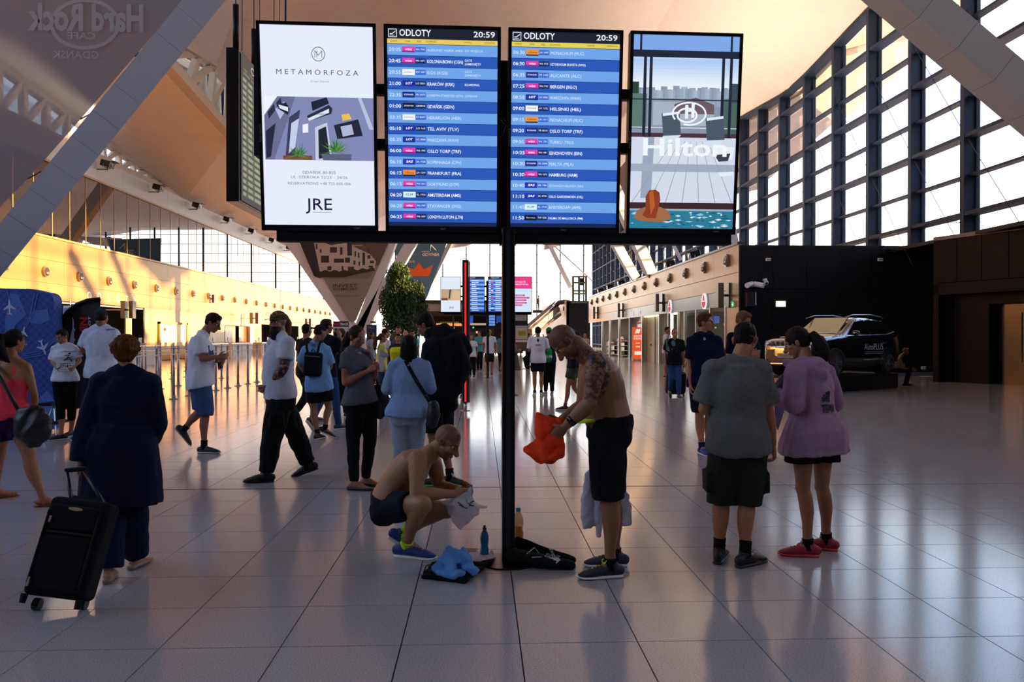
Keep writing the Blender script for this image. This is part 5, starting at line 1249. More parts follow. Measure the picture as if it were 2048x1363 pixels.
# ---- far food pavilion
pv = thing('snack_pavilion', 'flat-roofed snack pavilion with dark lit interior at the far end of the hall', 'kiosk', pt(930, 672, 60))
def rel(x0, y0, x1, y1, Y, d, name, m, par=pv):
    a, b = pt(x0, y1, Y), pt(x1, y0, Y); return MB().bb((a.x, Y, a.z), (b.x, Y+d, b.z)).build(name, m, par)
rel(850, 606, 1046, 622, 60, 8, 'roof_band', mat('pavilion_band', '8c8480', .6)); rel(846, 600, 1050, 606, 59.8, 8.4, 'roof_edge', M_dark); rel(846, 622, 1050, 628, 59.9, 8.2, 'soffit', M_dark)
rel(850, 628, 1046, 706, 68, .2, 'back_wall', mat('night_wall', '1b1820', .6)); rel(856, 680, 1040, 706, 62, .8, 'counter', mat('counter_grey', '9a948e', .5))
for x in (852, 905, 985, 1040): rel(x, 628, x+3, 713.4, 60.2, .2, 'post', M_gun)
rg = random.Random(8)
for (x, y, w_, h_, c, e_) in ((872, 648, 52, 3.5, 'e86a30', 1.4), (880, 643, 38, 4, '8a9a30', .25), (940, 646, 32, 4, 'c9b8a0', .8), (935, 656, 60, 7, '20242c', .1), (945, 653, 3, 3, '50e080', 1.5), (985, 653, 3, 3, '50e080', 1.5), (906, 654, 3, 3, '50e080', 1.5), (952, 662, 4, 4, 'ffb060', 1.6), (880, 660, 40, 14, '6b6662', .15), (925, 663, 26, 12, '5a4a44', .2), (986, 630, 22, 14, '2a4aa8', .8), (975, 628, 20, 18, '4a7ad8', .7), (940, 628, 6, 18, '2a5ad0', .8)):
    rel(x, y, x+w_, y+h_, 64+rg.random()*2, .05, 'lit_display', mat('glow_'+c, c, emit=e_))
for k in range(14):
    x = 873+k*3.6; rel(x, 646, x+2.4, 651, 63.5, .05, 'lit_letter', mat('glow_ffd0a0', 'ffb070', emit=1.2))
# hedge strip on the pavilion
# ---- escalator, lift and far things
es = thing('escalator', 'grey escalator rising to the right beside the far glass wall', 'escalator', pt(1090, 700, 82))
a, b = pt(1056, 664, 80), pt(1110, 617, 88); MB().beam(a, b, .9, .7, up=(0, 0, 1)).build('truss', mat('escalator_grey', '706c6c', .5, .3), es)
MB().beam(a+V((0, 0, .75)), b+V((0, 0, .75)), .12, .12).build('handrail', M_blackg, es)
MB().beam(a+V((0, 0, .4)), b+V((0, 0, .4)), .05, .7, up=(0, 1, 0)).build('balustrade', mat('smoked_panel', '8a8c90', .2), es)
MB().beam(pt(1056, 676, 80), pt(1120, 628, 88), .3, .3).build('lower_beam', M_gun, es)
mb = MB(); pts = [pt(1110, 612, 88), pt(1118, 605, 88), pt(1128, 603, 88), pt(1140, 603, 88)]; mb.tube(pts, .25, 8); mb.build('arch', M_gun, es, smooth=True)
lt = thing('lift_tower', 'glazed lift tower with green-grey steel frame above the far black block', 'lift', pt(1160, 606, 84))
def P2(x, y, Y=84): return pt(x, y, Y)
for x in (1146, 1158, 1172):
    MB().beam(P2(x, 606), P2(x, 553), .22, .22).build('frame_post', mat('lift_green', '4f5a48', .5), lt); MB().beam(P2(x, 606, 86), P2(x, 553, 86), .2, .2).build('frame_post', mat('lift_green', '4f5a48'), lt)
for y in (553, 565, 581, 587, 604): MB().beam(P2(1144, y), P2(1174, y), .16, .16, up=(0, 1, 0)).build('frame_rail', mat('lift_green', '4f5a48'), lt)
MB().bb((P2(1147, 0).x, 84.4, P2(0, 604).z), (P2(1171, 0).x, 84.43, P2(0, 555).z)).build('glass', M_glass, lt)
MB().beam(P2(1163, 556, 84.6), P2(1163, 570, 84.6), .4, .4).build('pulley', M_gun, lt)
J = stand(1077, 92, 1.75, 90, armL='front', armR='cross'); rt, _ = person('tiny figure leaning at the top of the far escalator', 92, 1.75, J, raw=True, hf=(1, -.2, -.2), tone='8a5a44', hair=('short', '18110e'), top=('tee', '5a5048'), bot=('trousers', '3a3430'), shoes=('shoe', '15151c'), seed=70)
rt.location.z = pt(1077, 621, 92).z
MB().bb((rt.location.x-.7, 91.4, rt.location.z-.25), (rt.location.x+2.0, 92.6, rt.location.z)).build('landing', M_gun, es, loc=None)

# ---- shops on the right
def shopwall(y0, y1, c, name='wall_shop', X=14.2):
    return struct(MB().bb((X, y0, 0), (X+.1, y1, 3.4)).build(name, mat('shop_'+c, c, .6)))
struct(MB().bb((RX+.1, 30.8, 3.38), (CX-1, 74, 3.48)).build('ceiling', mat('shop_ceiling', 'b9b2a8', .7)))
for y in (32.3, 40.2, 44.7, 49.3, 66): struct(MB().bb((RX+.12, y-.06, 0), (14.3, y+.06, 3.4)).build('wall_partition', mat('shop_partition', '8d8780', .6)))
shopwall(32.3, 40.2, '5a3a22'); shopwall(40.2, 44.7, '3a241a'); shopwall(49.3, 66, 'c0b4a8', X=12.6); shopwall(66, 74, '2a2a30', X=13.4)
wd = snode('door_3', (RX+.2, 47, 0)); mb = MB().bb((RX+.3, 44.8, 0), (RX+.36, 49.2, 2.72)); mb.build('panel', mat('pale_green_door', 'a9ab98', .5), wd)
MB().bb((RX+.26, 46.95, 0), (RX+.30, 46.99, 2.72)).build('joint', M_gun, wd); MB().bb((RX+.2, 47.9, 1.0), (RX+.28, 48.0, 1.1)).build('handle', M_gun, wd)
MB().bb((RX+.1, 44.8, 2.72), (RX+.4, 49.2, 2.8)).build('strip_light', mat('strip_glow', 'ffe9a8', emit=2.5), wd)
for y in (32.4, 34.6, 36.9, 39.0, 40.3, 42.4, 44.6, 49.4, 53.6, 57.8, 62, 66): struct(MB().bb((RX-.02, y-.07, 0), (RX+.12, y+.07, 2.8)).build('trim_9', M_chrome))
for (ya, yb) in ((32.5, 34.5), (34.7, 36.8), (37.0, 38.9), (40.4, 42.3)):
    struct(MB().bb((RX+.04, ya, .1), (RX+.06, yb, 2.78)).build('window_5', M_glass))
rg = random.Random(12)
def lamp_area(loc, e_, sz, c=(1, .82, .6)):
    l = bpy.data.lights.new('shop_light', 'AREA'); l.energy = e_; l.size = sz; l.color = c; o = bpy.data.objects.new('shop_light', l); COL.objects.link(o); o.location = loc
lamp_area((12.2, 36, 3.3), 160, 3); lamp_area((12.2, 42.5, 3.3), 70, 2); lamp_area((11.6, 55, 3.3), 220, 3, (1, .93, .82)); lamp_area((11.6, 61, 3.3), 160, 3, (1, .93, .82))
def shelfunit(label, x, y, w_, h_, n, cols, group=None, rz=0, d=.5):
    t = thing('shelf_unit', label, 'shelf', (x, y, 0), rz, group)
    MB().bb((-.02, -w_/2, 0), (.02, w_/2, h_)).build('back', M_dark, t, world=False)
    for k in range(n):
        z = .15+(h_-.3)*k/n; MB().bb((-d, -w_/2, z), (0, w_/2, z+.025)).build('shelf', M_white, t, world=False)
        for q in range(int(w_/.16)):
            yy = -w_/2+.08+q*.16; hh = rg.uniform(.10, (h_/n)*.75)
            MB().bb((-d+.04, yy-.065, z+.025), (-d+.25, yy+.065, z+.025+hh)).build('packet', mat('pk_'+cols[rg.randrange(len(cols))], cols[rg.randrange(len(cols))], .5), t, world=False)
    return t
cA = ['c03028', 'e8d8c0', 'd8a030', '5a3020', 'e8e8e0', 'a02030', '3a5a30']; cB = ['d8a040', '8a4a20', 'c8c0a0', '6a2a18', '3a4a20', 'e0c070']
shelfunit('warm-lit food shelf behind the shop glass nearest the black end wall', 13.9, 33.6, 2.0, 2.3, 5, cB)
shelfunit('warm-lit food shelf behind the shop glass right of the fair-haired man', 13.9, 36.0, 2.0, 2.3, 5, cB)
shelfunit('food shelf behind the shop glass furthest from the black end wall', 13.9, 38.4, 2.0, 2.3, 5, cB)
shelfunit('magazine shelf in the red and white newsagent nearest its entrance', 11.2, 54.5, 2.0, 1.7, 5, cA)
shelfunit('book stand at the newsagent front left of the shop posters', 10.7, 59.0, 2.0, 1.7, 4, cA)
shelfunit('low red-topped newspaper stand at the newsagent far end', 10.6, 63.0, 2.4, 1.3, 3, cA)
for k, (y, z0, z1, c, e_) in enumerate(((50.5, 1.7, 2.7, 'f0e4dc', .8), (52.5, 1.7, 2.7, 'f4ece4', .8), (54.5, 1.7, 2.7, 'ecdcd0', .8), (56.5, 1.6, 2.7, 'f4ece4', .8), (58.6, 1.6, 2.7, 'f0e4dc', .8), (60.7, 1.6, 2.7, 'f4ece4', .8), (62.8, 1.6, 2.7, 'e8dcd0', .8))):
    t = thing('shop_poster', 'backlit white poster with red header in the newsagent, '+ORD[k]+' one', 'poster', (12.5, y, z0), 0, 'posters on the newsagent wall')
    MB().bb((12.52, y-.85, z0), (12.56, y+.85, z1)).build('sheet', mat('poster_'+c, c, emit=e_), t); MB().bb((12.50, y-.85, z1-.18), (12.53, y+.85, z1-.03)).build('header', mat('poster_red', 'd8303a', emit=.7), t)
    for q in range(4): MB().bb((12.50, y-.6+q*.35, z0+.3), (12.53, y-.4+q*.35, z0+.55)).build('picture', mat('poster_dark', '6a4038', .5), t)
for k, (y, w_) in enumerate(((33.6, 1.9), (36, 1.9), (41.3, 1.6))):
    t = thing('lit_sign', ['glowing menu panel above the food counter by the black end wall', 'glowing menu panel above the food counter second along', 'glowing pink and white menu panel in the dark wood kiosk'][k], 'sign', (13.6, y, 2.3))
    MB().bb((13.55, y-w_/2, 2.35), (13.62, y+w_/2, 2.75)).build('light_box', mat('sign_'+('ffd8a0', 'ffe4c0', 'f0d0dc')[k], ('ffd8a0', 'ffe4c0', 'f0d0dc')[k], emit=1.5), t)
# round logo signs on the fascia, sign letters
for (y, lab) in ((35.4, 'round white and red restaurant logo sign nearer the black end wall'), (41.9, 'round white and red restaurant logo sign second from the black end wall')):
    t = thing('round_sign', lab, 'sign', (RX-.03, y, 3.12)); z = 3.12
    MB().tube([(RX+.02, y, z), (RX-.06, y, z)], .36, 32).build('disc', mat('disc_white', 'f2e8ee', emit=.95), t)
    mb = MB(); N = 20
    mb.poly([(RX-.065, y+.28*math.cos(-math.pi*i/N), z-.02+.28*math.sin(-math.pi*i/N)) for i in range(N+1)])
    mb.build('lower_mark', mat('mark_red', 'd42a48', emit=.8), t)
    MB().prism([(RX-.062, y-.17, z+.02), (RX-.062, y-.05, z+.27), (RX-.062, y+.05, z+.27), (RX-.062, y+.17, z+.02)], (-.006, 0, 0)).build('upper_mark', mat('mark_red', 'd42a48'), t)
mb = MB(); text(mb, 'Relay', (RX-.03, 52.6, 3.1), (0, -1, 0), Z_, .5, 'CENTER', bold=.02); text(mb, 'press', (RX-.03, 50.3, 3.1), (0, -1, 0), Z_, .42, 'CENTER', bold=.02)
t = thing('fascia_sign', 'small lit shop name on the grey fascia left of the round logos', 'sign', (RX-.03, 51.5, 3.1)); mb.build('lettering', mat('lit_letter_white', 'e8e4ff', emit=.9), t)
t = thing('exit_sign', 'green running-man exit sign hung under the large double screen', 'sign', pt(1472, 607, 31.5)); c = pt(1470, 608, 31.4)
MB().bb((c.x-.17, 31.4, c.z-.13), (c.x+.17, 31.47, c.z+.13)).build('case', M_black, t); MB().bb((c.x-.16, 31.39, c.z-.12), (c.x+.0, 31.4, c.z+.12)).build('green_panel', mat('exit_green', '2fbf6a', emit=.9), t); MB().bb((c.x-.10, 31.38, c.z-.08), (c.x-.05, 31.39, c.z+.08)).bb((c.x-.14, 31.38, c.z-.03), (c.x-.03, 31.39, c.z+.01)).build('running_figure', mat('exit_white', 'e8fff0', emit=1), t)
t = thing('potted_plant', 'leafy green plant in a pale box by the kiosk behind the luggage man', 'plant', (9.2, 37.5, 0))
MB().bb((8.9, 37.1, 0), (9.5, 37.9, .85)).build('planter_box', mat('pale_wood', 'b59a68', .6), t, bevel=.01)
mb = MB(); rg2 = random.Random(4)
for _ in range(160):
    a = rg2.uniform(0, 6.28); L = rg2.uniform(.3, .75); d = V((math.cos(a)*.4, math.sin(a)*.4, 1)).normalized(); p = V((9.2+rg2.uniform(-.2, .2), 37.5+rg2.uniform(-.3, .3), .85)); sdv = V((-math.sin(a), math.cos(a), 0))*.025
    mb.quad(p-sdv, p+d*L*.5-sdv*1.6, p+d*L, p+d*L*.5+sdv*1.6)
mb.build('foliage', mat('leaf_fresh', '4c7a34', .5), t)['kind'] = 'stuff'

# ---- fittings on the black end wall
YB = 30.58
def wallbox(label, name, cat, x0, y0, x1, y1, c, d=.06, e_=0, extra=None, Y=YB):
    a, b = pt(x0, y1, Y), pt(x1, y0, Y); t = thing(name, label, cat, ((a.x+b.x)/2, Y, a.z))
    MB().bb((a.x, Y-d, a.z), (b.x, Y, b.z)).build('body', mat(('wb_e_' if e_ else 'wb_')+c, c, .5, emit=e_), t, bevel=.004)
    if extra: extra(t, a, b)
    return t
def fr(t, a, b): MB().bb((a.x-.04, YB-.05, a.z-.04), (b.x+.04, YB, b.z+.04)).build('frame', M_gun, t)
wallbox('glowing emergency lamp on the black end wall above the car bonnet', 'emergency_lamp', 'lamp', 1551, 602, 1570, 613, 'fff6c8', .07, 1.8, fr)
def slots(t, a, b):
    for q in (.25, .65): MB().bb((a.x+(b.x-a.x)*q, YB-.075, a.z+.04), (a.x+(b.x-a.x)*(q+.2), YB-.06, b.z-.04)).build('slot', M_black, t)
wallbox('small white plate high on the black end wall at its left', 'wall_plate', 'plate', 1531, 516, 1541, 522, 'd8d8d8', .05, 0, slots); wallbox('small white plate high on the black end wall at its right', 'wall_plate', 'plate', 1755, 516, 1765, 522, 'd8d8d8', .05, 0, slots)
wallbox('white double socket low on the black end wall right of the seated man', 'wall_socket', 'socket', 1842, 732, 1851, 738, 'd8d8d8', .05, 0, slots); wallbox('dark red recessed socket strip next to the double socket', 'socket_strip', 'socket', 1854, 732, 1876, 738, '3a1414', .04, 0, lambda t, a, b: MB().bb((b.x-.1, YB-.06, a.z), (b.x, YB-.04, b.z)).build('cap', M_white, t))
wallbox('narrow black speaker box with white edge on the black end wall', 'wall_speaker', 'speaker', 1489, 584, 1507, 613, '0e0e12', .3, 0, lambda t, a, b: MB().bb((b.x-.03, YB-.32, a.z+.05), (b.x, YB-.3, b.z-.02)).build('edge', mat('edge_white', 'c8ccd8', .4), t))
t = thing('security_camera', 'pair of white bullet cameras on one bracket on the black end wall', 'camera', pt(1505, 570, 30.3)); c = pt(1505, 569, 30.3)
MB().tube([c+V((-.02, 0, .03)), c+V((-.30, -.25, -.05))], .10, 16).build('camera_barrel', M_white, t, smooth=False); MB().tube([c+V((.06, 0, .03)), c+V((.34, -.25, -.05))], .10, 16).build('camera_barrel', M_white, t); MB().tube([c+V((0, .3, 0)), c], .04, 8).build('bracket', M_white, t)
t = thing('dome_camera', 'small round dome camera right of the bullet cameras', 'camera', pt(1532, 565, 30.4)); c = pt(1532, 565, 30.35)
MB().tube([c+V((0, .25, .12)), c+V((0, 0, .12)), c+V((0, 0, .04))], .05, 10).build('arm', M_white, t); MB().ball(c, .10).build('dome', mat('dome_grey', 'a8aab0', .2), t, smooth=True); MB().ball(c+V((0, -.05, -.02)), .06).build('lens', M_blackg, t, smooth=True)
# street lamp outside
t = thing('street_lamp', 'twin-headed street lamp outside beyond the tall glazing', 'lamp', (30.2, 50, -.2)); c = pt(1925, 446, 50)
MB().tube([(c.x, 50, -.3), (c.x, 50, c.z)], [.09, .05], 10).build('pole', M_gun, t, smooth=True)
for q in (-1, 1): MB().beam((c.x, 50, c.z), (c.x+q*.45, 50, c.z+.1), .05, .05).build('arm', M_gun, t); MB().box((c.x+q*.75, 50, c.z+.08), (.75, .35, .14)).build('lamp_head', M_white, t, bevel=.03)
t['label'] = 'twin-headed street lamp outside beyond the tall glazing'; ORG[t.name] = V(t.location)

# the floodlights on both wall tops wash the ceiling with warm light
def uplight(x, y, z, e_, tilt, c):
    l = bpy.data.lights.new('ceiling_wash', 'AREA'); l.shape = 'RECTANGLE'; l.size = .6; l.size_y = 10; l.energy = e_*.45; l.color = c; l.spread = math.radians(150)
    o = bpy.data.objects.new('ceiling_wash', l); COL.objects.link(o); o.location = (x, y, z); o.rotation_euler = (0, math.radians(180+tilt), 0)
for y, e_ in ((34, 2400), (50, 1700), (66, 900)): uplight(11, y, 5.9, e_, 18, (1, .80, .62))
for y, e_ in ((20, 700), (38, 700), (60, 700)): uplight(LX+1.2, y, 11.9, e_, -38, (1, .78, .60))
uplight(17.2, 18, 5.4, 900, 20, (1, .80, .62))
# ------------------------------------------------------------------ information displays
def em(c, e_=1.0): return mat('lit_%s_%d' % (c, int(e_*100)), c, emit=e_)
ROWS2 = [('20:05','W','W6 1765','ALESUND VIGRA (AES)','DO WYJŚCIA'),('20:45','W','W6 1671','KOLONIA/BONN (CGN)','GATE|ZAMKNIĘTY'),('20:55','E','ENT 1037','KOS (KGS)','GATE|ZAMKNIĘTY'),('21:00','L','LO 3501','KRAKÓW (KRK)','BOARDING'),
 ('22:35','R','FR 2373','LONDYN STANSTED (STN)','ODPRAWA'),('01:00','S','GDZ018','GDAŃSK (GDN)',''),('03:35','F','F7 8607','HERAKLION (HER)',''),('05:10','L','LO 163','TEL AVIV (TLV)',''),('05:35','L','LO 3828','WARSZAWA (WAW)',''),
 ('06:00','W','W6 1743','OSLO TORP (TRF)',''),('06:10','A','SK 1758','KOPENHAGA (CPH)',''),('06:15','H','LH 1379','FRANKFURT (FRA)',''),('06:15','W','W6 1661','DORTMUND (DTM)',''),('06:20','K','KL 1916','AMSTERDAM (AMS)',''),('06:20','W','W6 1747','STAVANGER (SVG)',''),('06:25','W','W6 1601','LONDYN LUTON (LTN)','')]
ROWS3 = [('06:30','H','LH 1647','MONACHIUM (MUC)',''),('06:30','W','W6 1731','SZTOKHOLM SKAVSTA (NYO)',''),('06:35','R','FR 1425','ALICANTE (ALC)',''),('07:25','W','W6 1745','BERGEN (BGO)',''),('08:50','L','LO 3832','WARSZAWA (WAW)',''),('09:00','N','AY 1172','HELSINKI (HEL)',''),
 ('09:15','H','LH 1611','MONACHIUM (MUC)',''),('09:20','R','FR 8510','OSLO TORP (TRF)',''),('09:55','W','W6 1751','TURKU (TKU)',''),('10:25','W','W6 1641','EINDHOVEN (EIN)',''),('10:30','R','FR 5208','MALTA (MLA)',''),('10:30','W','W6 1675','HAMBURG (HAM)',''),
 ('10:40','A','SK 786','SZTOKHOLM ARLANDA (ARN)',''),('11:10','A','SK 4790','OSLO GARDERMOEN (OSL)',''),('11:45','K','KL 1918','AMSTERDAM (AMS)',''),('11:50','V','TVP 7258','PALMA DE MALLORCA (PMI)','')]
LOGO = dict(W=('e23cae','wizz','f6d8ee'),E=('f4f6fa','enter.','3a8ac8'),L=('1c2f9a','LOT','ffffff'),R=('1a2f88','RYANAIR','f0f0ff'),S=('101a30','SKYWAY RUN','e0e6f4'),F=('f0f2f8','volotea','8890b0'),A=('1f34b4','SAS','ffffff'),H=('f0923a','Lufthansa','4a2a20'),K=('dff0fa','KLM','58a8dc'),N=('f4f6fa','FINNAIR','6a7aa8'),V=('0e1830','Service','d8dce8'))
class Screen:
    def __init__(s, O, R, U, w, h):
        s.O, s.R, s.U, s.w, s.h = V(O), V(R).normalized(), V(U).normalized(), w, h; s.N = s.R.cross(s.U); s.mb = MB(); s.tb = MB(); s.mm = []; s.tm = []
    def P(s, x, y, o=0): return s.O+s.R*(x-.5)*s.w+s.U*(.5-y)*s.h+s.N*o
    def _i(s, L, c, e_):
        m = em(c, e_)
        if m not in L: L.append(m)
        return L.index(m)
    def rect(s, x0, y0, x1, y1, c, lv=1, e_=1.0): o = .0012*lv; s.mb.quad(s.P(x0, y1, o), s.P(x1, y1, o), s.P(x1, y0, o), s.P(x0, y0, o), s._i(s.mm, c, e_))
    def poly(s, pts, c, lv=1, e_=1.0): s.mb.poly([s.P(x, y, .0012*lv) for x, y in pts], s._i(s.mm, c, e_))
    def txt(s, t, x, y, size, c, al='LEFT', w=None, bold=0, lv=6, shear=0, sx=1): text(s.tb, t, s.P(x, y, .0012*lv), s.R, s.U, size*s.h, al, width=(w*s.w if w else None), bold=bold, m=s._i(s.tm, c, 1.0), shear=shear, sx=sx, res=2)
    def done(s, par=None, n1='screen_image', n2='screen_lettering'):
        par = par or s.par
        if s.mb.v: s.mb.build(n1, s.mm, par)
        if s.tb.v: s.tb.build(n2, s.tm, par)
        s.mb = MB(); s.tb = MB(); s.mm = []; s.tm = []
def departures(s, rows, full=True, yel='e8c860'):
    s.rect(0, 0, 1, 1, '16234a', 0); s.rect(0, 0, 1, .053, '1a1d2c'); s.rect(0, .054, 1, .078, yel)
    s.rect(.01, .006, .088, .048, 'dfe3ee', 2); s.rect(.016, .010, .082, .044, '1a1d2c', 3)
    s.poly([(.022, .030), (.032, .028), (.040, .030), (.074, .016), (.078, .019), (.045, .034), (.030, .034)], 'dfe3ee', 4); s.rect(.022, .037, .066, .040, 'dfe3ee', 4)
    s.txt('ODLOTY', .108, .0265, .046, 'f4f6ff', w=.285, bold=.012); s.txt('20:59', .978, .0265, .040, 'f4f6ff', 'RIGHT', w=.195, bold=.012)
    for t, x in (('GODZ.', .03), ('LINIA', .16), ('REJS', .27), ('DO/PRZEZ', .35), ('UWAGI', .695), ('ODPRAWA', .875)): s.txt(t, x, .0665, .0115, '3a3420')
    p = .0562; y0 = .0805; s.done(None, 'header_image', 'header_lettering')
    for i, (tm_, lg, fl_, city, rem) in enumerate(rows):
        y = y0+p*i; dk = i % 2 == 1
        s.rect(0, y, 1, y+p-.002, '2857b8' if dk else '6ea4ea'); s.rect(0, y+p-.002, 1, y+p, '16285e', 2)
        x0 = .014; ym = y+p*.5
        s.txt(tm_, x0, ym, .0245, 'f8faff' if dk else 'e4f0ff', w=.105, bold=.012 if dk else 0)
        c, n, tc_ = LOGO[lg]; s.rect(.134, y+.011, .248, y+.040, c, 3); s.rect(.252, y+.013, .345, y+.038, '182a5c' if dk else '3d68d0', 3)
        if lg == 'H': s.rect(.134, y+.036, .248, y+.042, '20140e', 4)
        if lg == 'W': s.rect(.134, y+.033, .248, y+.040, '7a2a90', 4)
        s.txt(n, .191, y+.0255, .016 if len(n) < 6 else .011, tc_, 'CENTER', w=.085 if len(n) > 4 else .065, bold=.03 if len(n) < 5 else .01, shear=.25 if n in ('LOT', 'SAS') else 0)
        s.txt(fl_, .298, y+.0255, .0125, 'e8eefc', 'CENTER', w=.080, bold=.01)
        wd = min(.030*len(city)*.62+.02, .33); sz = .0225 if len(city) < 19 else .0165
        s.txt(city, .358, ym, sz, 'f8faff' if dk else 'dcecff', w=min(.0205*len(city), .325), bold=.012 if dk else 0)
        if rem:
            for q, r_ in enumerate(rem.split('|')): s.txt(r_, .70, ym+((q-.5)*.018 if '|' in rem else 0), .0155, 'f4f8ff' if dk else 'dcecff', w=.0165*len(r_), bold=.01 if dk else 0)
        s.done(None, 'timetable_row', 'row_lettering')
def ad_white(s):
    s.rect(0, 0, 1, 1, 'e6ecfb', 0)
    N = 36; rx, ry = .060, .036; cx, cy = .512, .140
    for i in range(N):
        a, b = 2*math.pi*i/N, 2*math.pi*(i+1)/N
        s.poly([(cx+rx*math.cos(a), cy+ry*math.sin(a)), (cx+rx*math.cos(b), cy+ry*math.sin(b)), (cx+(rx-.006)*math.cos(b), cy+(ry-.0034)*math.sin(b)), (cx+(rx-.006)*math.cos(a), cy+(ry-.0034)*math.sin(a))][::-1], '55586a', 2)
    for (xa, ya, xb, yb) in ((.482, .158, .482, .124), (.482, .124, .512, .146), (.512, .146, .545, .124), (.545, .124, .545, .158), (.500, .124, .500, .158)):
        dx, dy = xb-xa, yb-ya; L = math.hypot(dx, dy*1.77); nx, ny = -dy*1.77/L*.0025, dx/L*.0025/1.77
        s.poly([(xa-nx, ya-ny), (xb-nx, yb-ny), (xb+nx, yb+ny), (xa+nx, ya+ny)], '55586a', 3)
    s.txt('M E T A M O R F O Z A', .5, .232, .036, '4a4e62', 'CENTER', w=.73); s.txt('Grupa Zdunek', .52, .275, .015, '8a90a8', 'CENTER', w=.17, shear=.3)
    # street picture
    y0, y1 = .352, .668; pic = lambda x, y: (x, y0+(y1-y0)*y)
    def q(pts, c, lv): s.poly([pic(x, y) for x, y in pts], c, lv)
    q([(.02, 1), (1, 1), (1, 0), (.02, 0)], '8288b4', 1); q([(.02, 0), (.14, 0), (.02, .30)], 'eef2fc', 2)
    q([(.02, .30), (.14, 0), (.30, 0), (.10, 1), (.02, 1)], '6a6c92', 3)
    q([(.03, .55), (.12, .42), (.07, .95), (.03, .98)], '23253c', 4); q([(.05, .25), (.11, .12), (.12, .22), (.06, .36)], '2a2c44', 4); q([(.13, .10), (.17, .02), (.18, .14), (.14, .22)], '2a2c44', 4)
    q([(.12, .20), (.20, .08), (.22, .20), (.16, .36)], 'b8bce0', 4)
    q([(.24, .33), (.34, .20), (.28, .96), (.20, .96)], '3a3c5c', 4); q([(.26, .42), (.33, .34), (.29, .80), (.23, .90)], 'c4cce8', 5)
    q([(.44, .08), (.58, .0), (.60, .10), (.45, .22)], '1e2036', 4); q([(.40, .30), (.60, .12), (.63, .18), (.62, .26), (.42, .38)], '26283e', 5); q([(.41, .34), (.60, .18), (.60, .245), (.42, .38)], 'dfe4f6', 6)
    q([(.47, .48), (.58, .40), (.62, 1), (.47, 1)], 'c4cbe2', 5); q([(.50, .52), (.57, .46), (.60, .94), (.50, .98)], '1e2230', 6)
    q([(.64, .44), (.86, .34), (.90, .60), (.67, .66)], '20223a', 5); q([(.70, .46), (.80, .42), (.82, .58), (.72, .62)], 'b0b8d8', 6)
    q([(.71, .27), (.78, .25), (.80, .34), (.72, .37)], 'e8c04a', 5); q([(.36, .44), (.41, .42), (.41, .56), (.36, .57)], 'eef0fa', 5)
    q([(.86, .0), (.89, .0), (1.0, .50), (.96, .50)], 'b8c0de', 5); q([(.14, .12), (.22, .10), (.25, .20), (.23, .29), (.15, .20)], '1c1e30', 6); q([(.15, .13), (.235, .17), (.235, .24), (.16, .19)], 'e0e4f4', 7)
    q([(.18, .93), (.44, .93), (.44, 1), (.18, 1)], '7a4a34', 5)
    rg = random.Random(5)
    for (cx, cy, rr_) in ((.32, .92, .12), (.66, .86, .17)):
        for k in range(60):
            a = math.pi*(.05+.9*rg.random()); L = rr_*(.6+.5*rg.random()); x, y = cx+rg.uniform(-.03, .03), cy; tx, ty = x+math.cos(a)*L, y-math.sin(a)*L*1.6+abs(math.cos(a))*.12
            ty = min(ty, .99); q([(x-.008, y), (x+.008, y), (tx, ty)][::1], ('3f7a34', '5a9a44', '2c5a2a')[k % 3], 7)
    q([(.52, .90), (.80, .90), (.79, 1), (.54, 1)], '5a607c', 8)
    s.txt('METAMORFOZA', pic(.515, .275)[0], pic(.515, .275)[1], .013, '2a2c40', 'CENTER', w=.16, lv=10)
    s.txt('GDAŃSK 80-835', .5, .731, .021, '6a7088', 'CENTER', w=.30); s.txt('UL. SZEROKA 22/23 – 24/26', .5, .755, .019, '6a7088', 'CENTER', w=.51); s.txt('RESERVATIONS +48 725 005 006', .5, .787, .019, '6a7088', 'CENTER', w=.57)
    s.txt('JRE', .5, .895, .085, '12163a', 'CENTER', w=.24, bold=.004); s.rect(.43, .931, .60, .934, '8a90a8', 3)
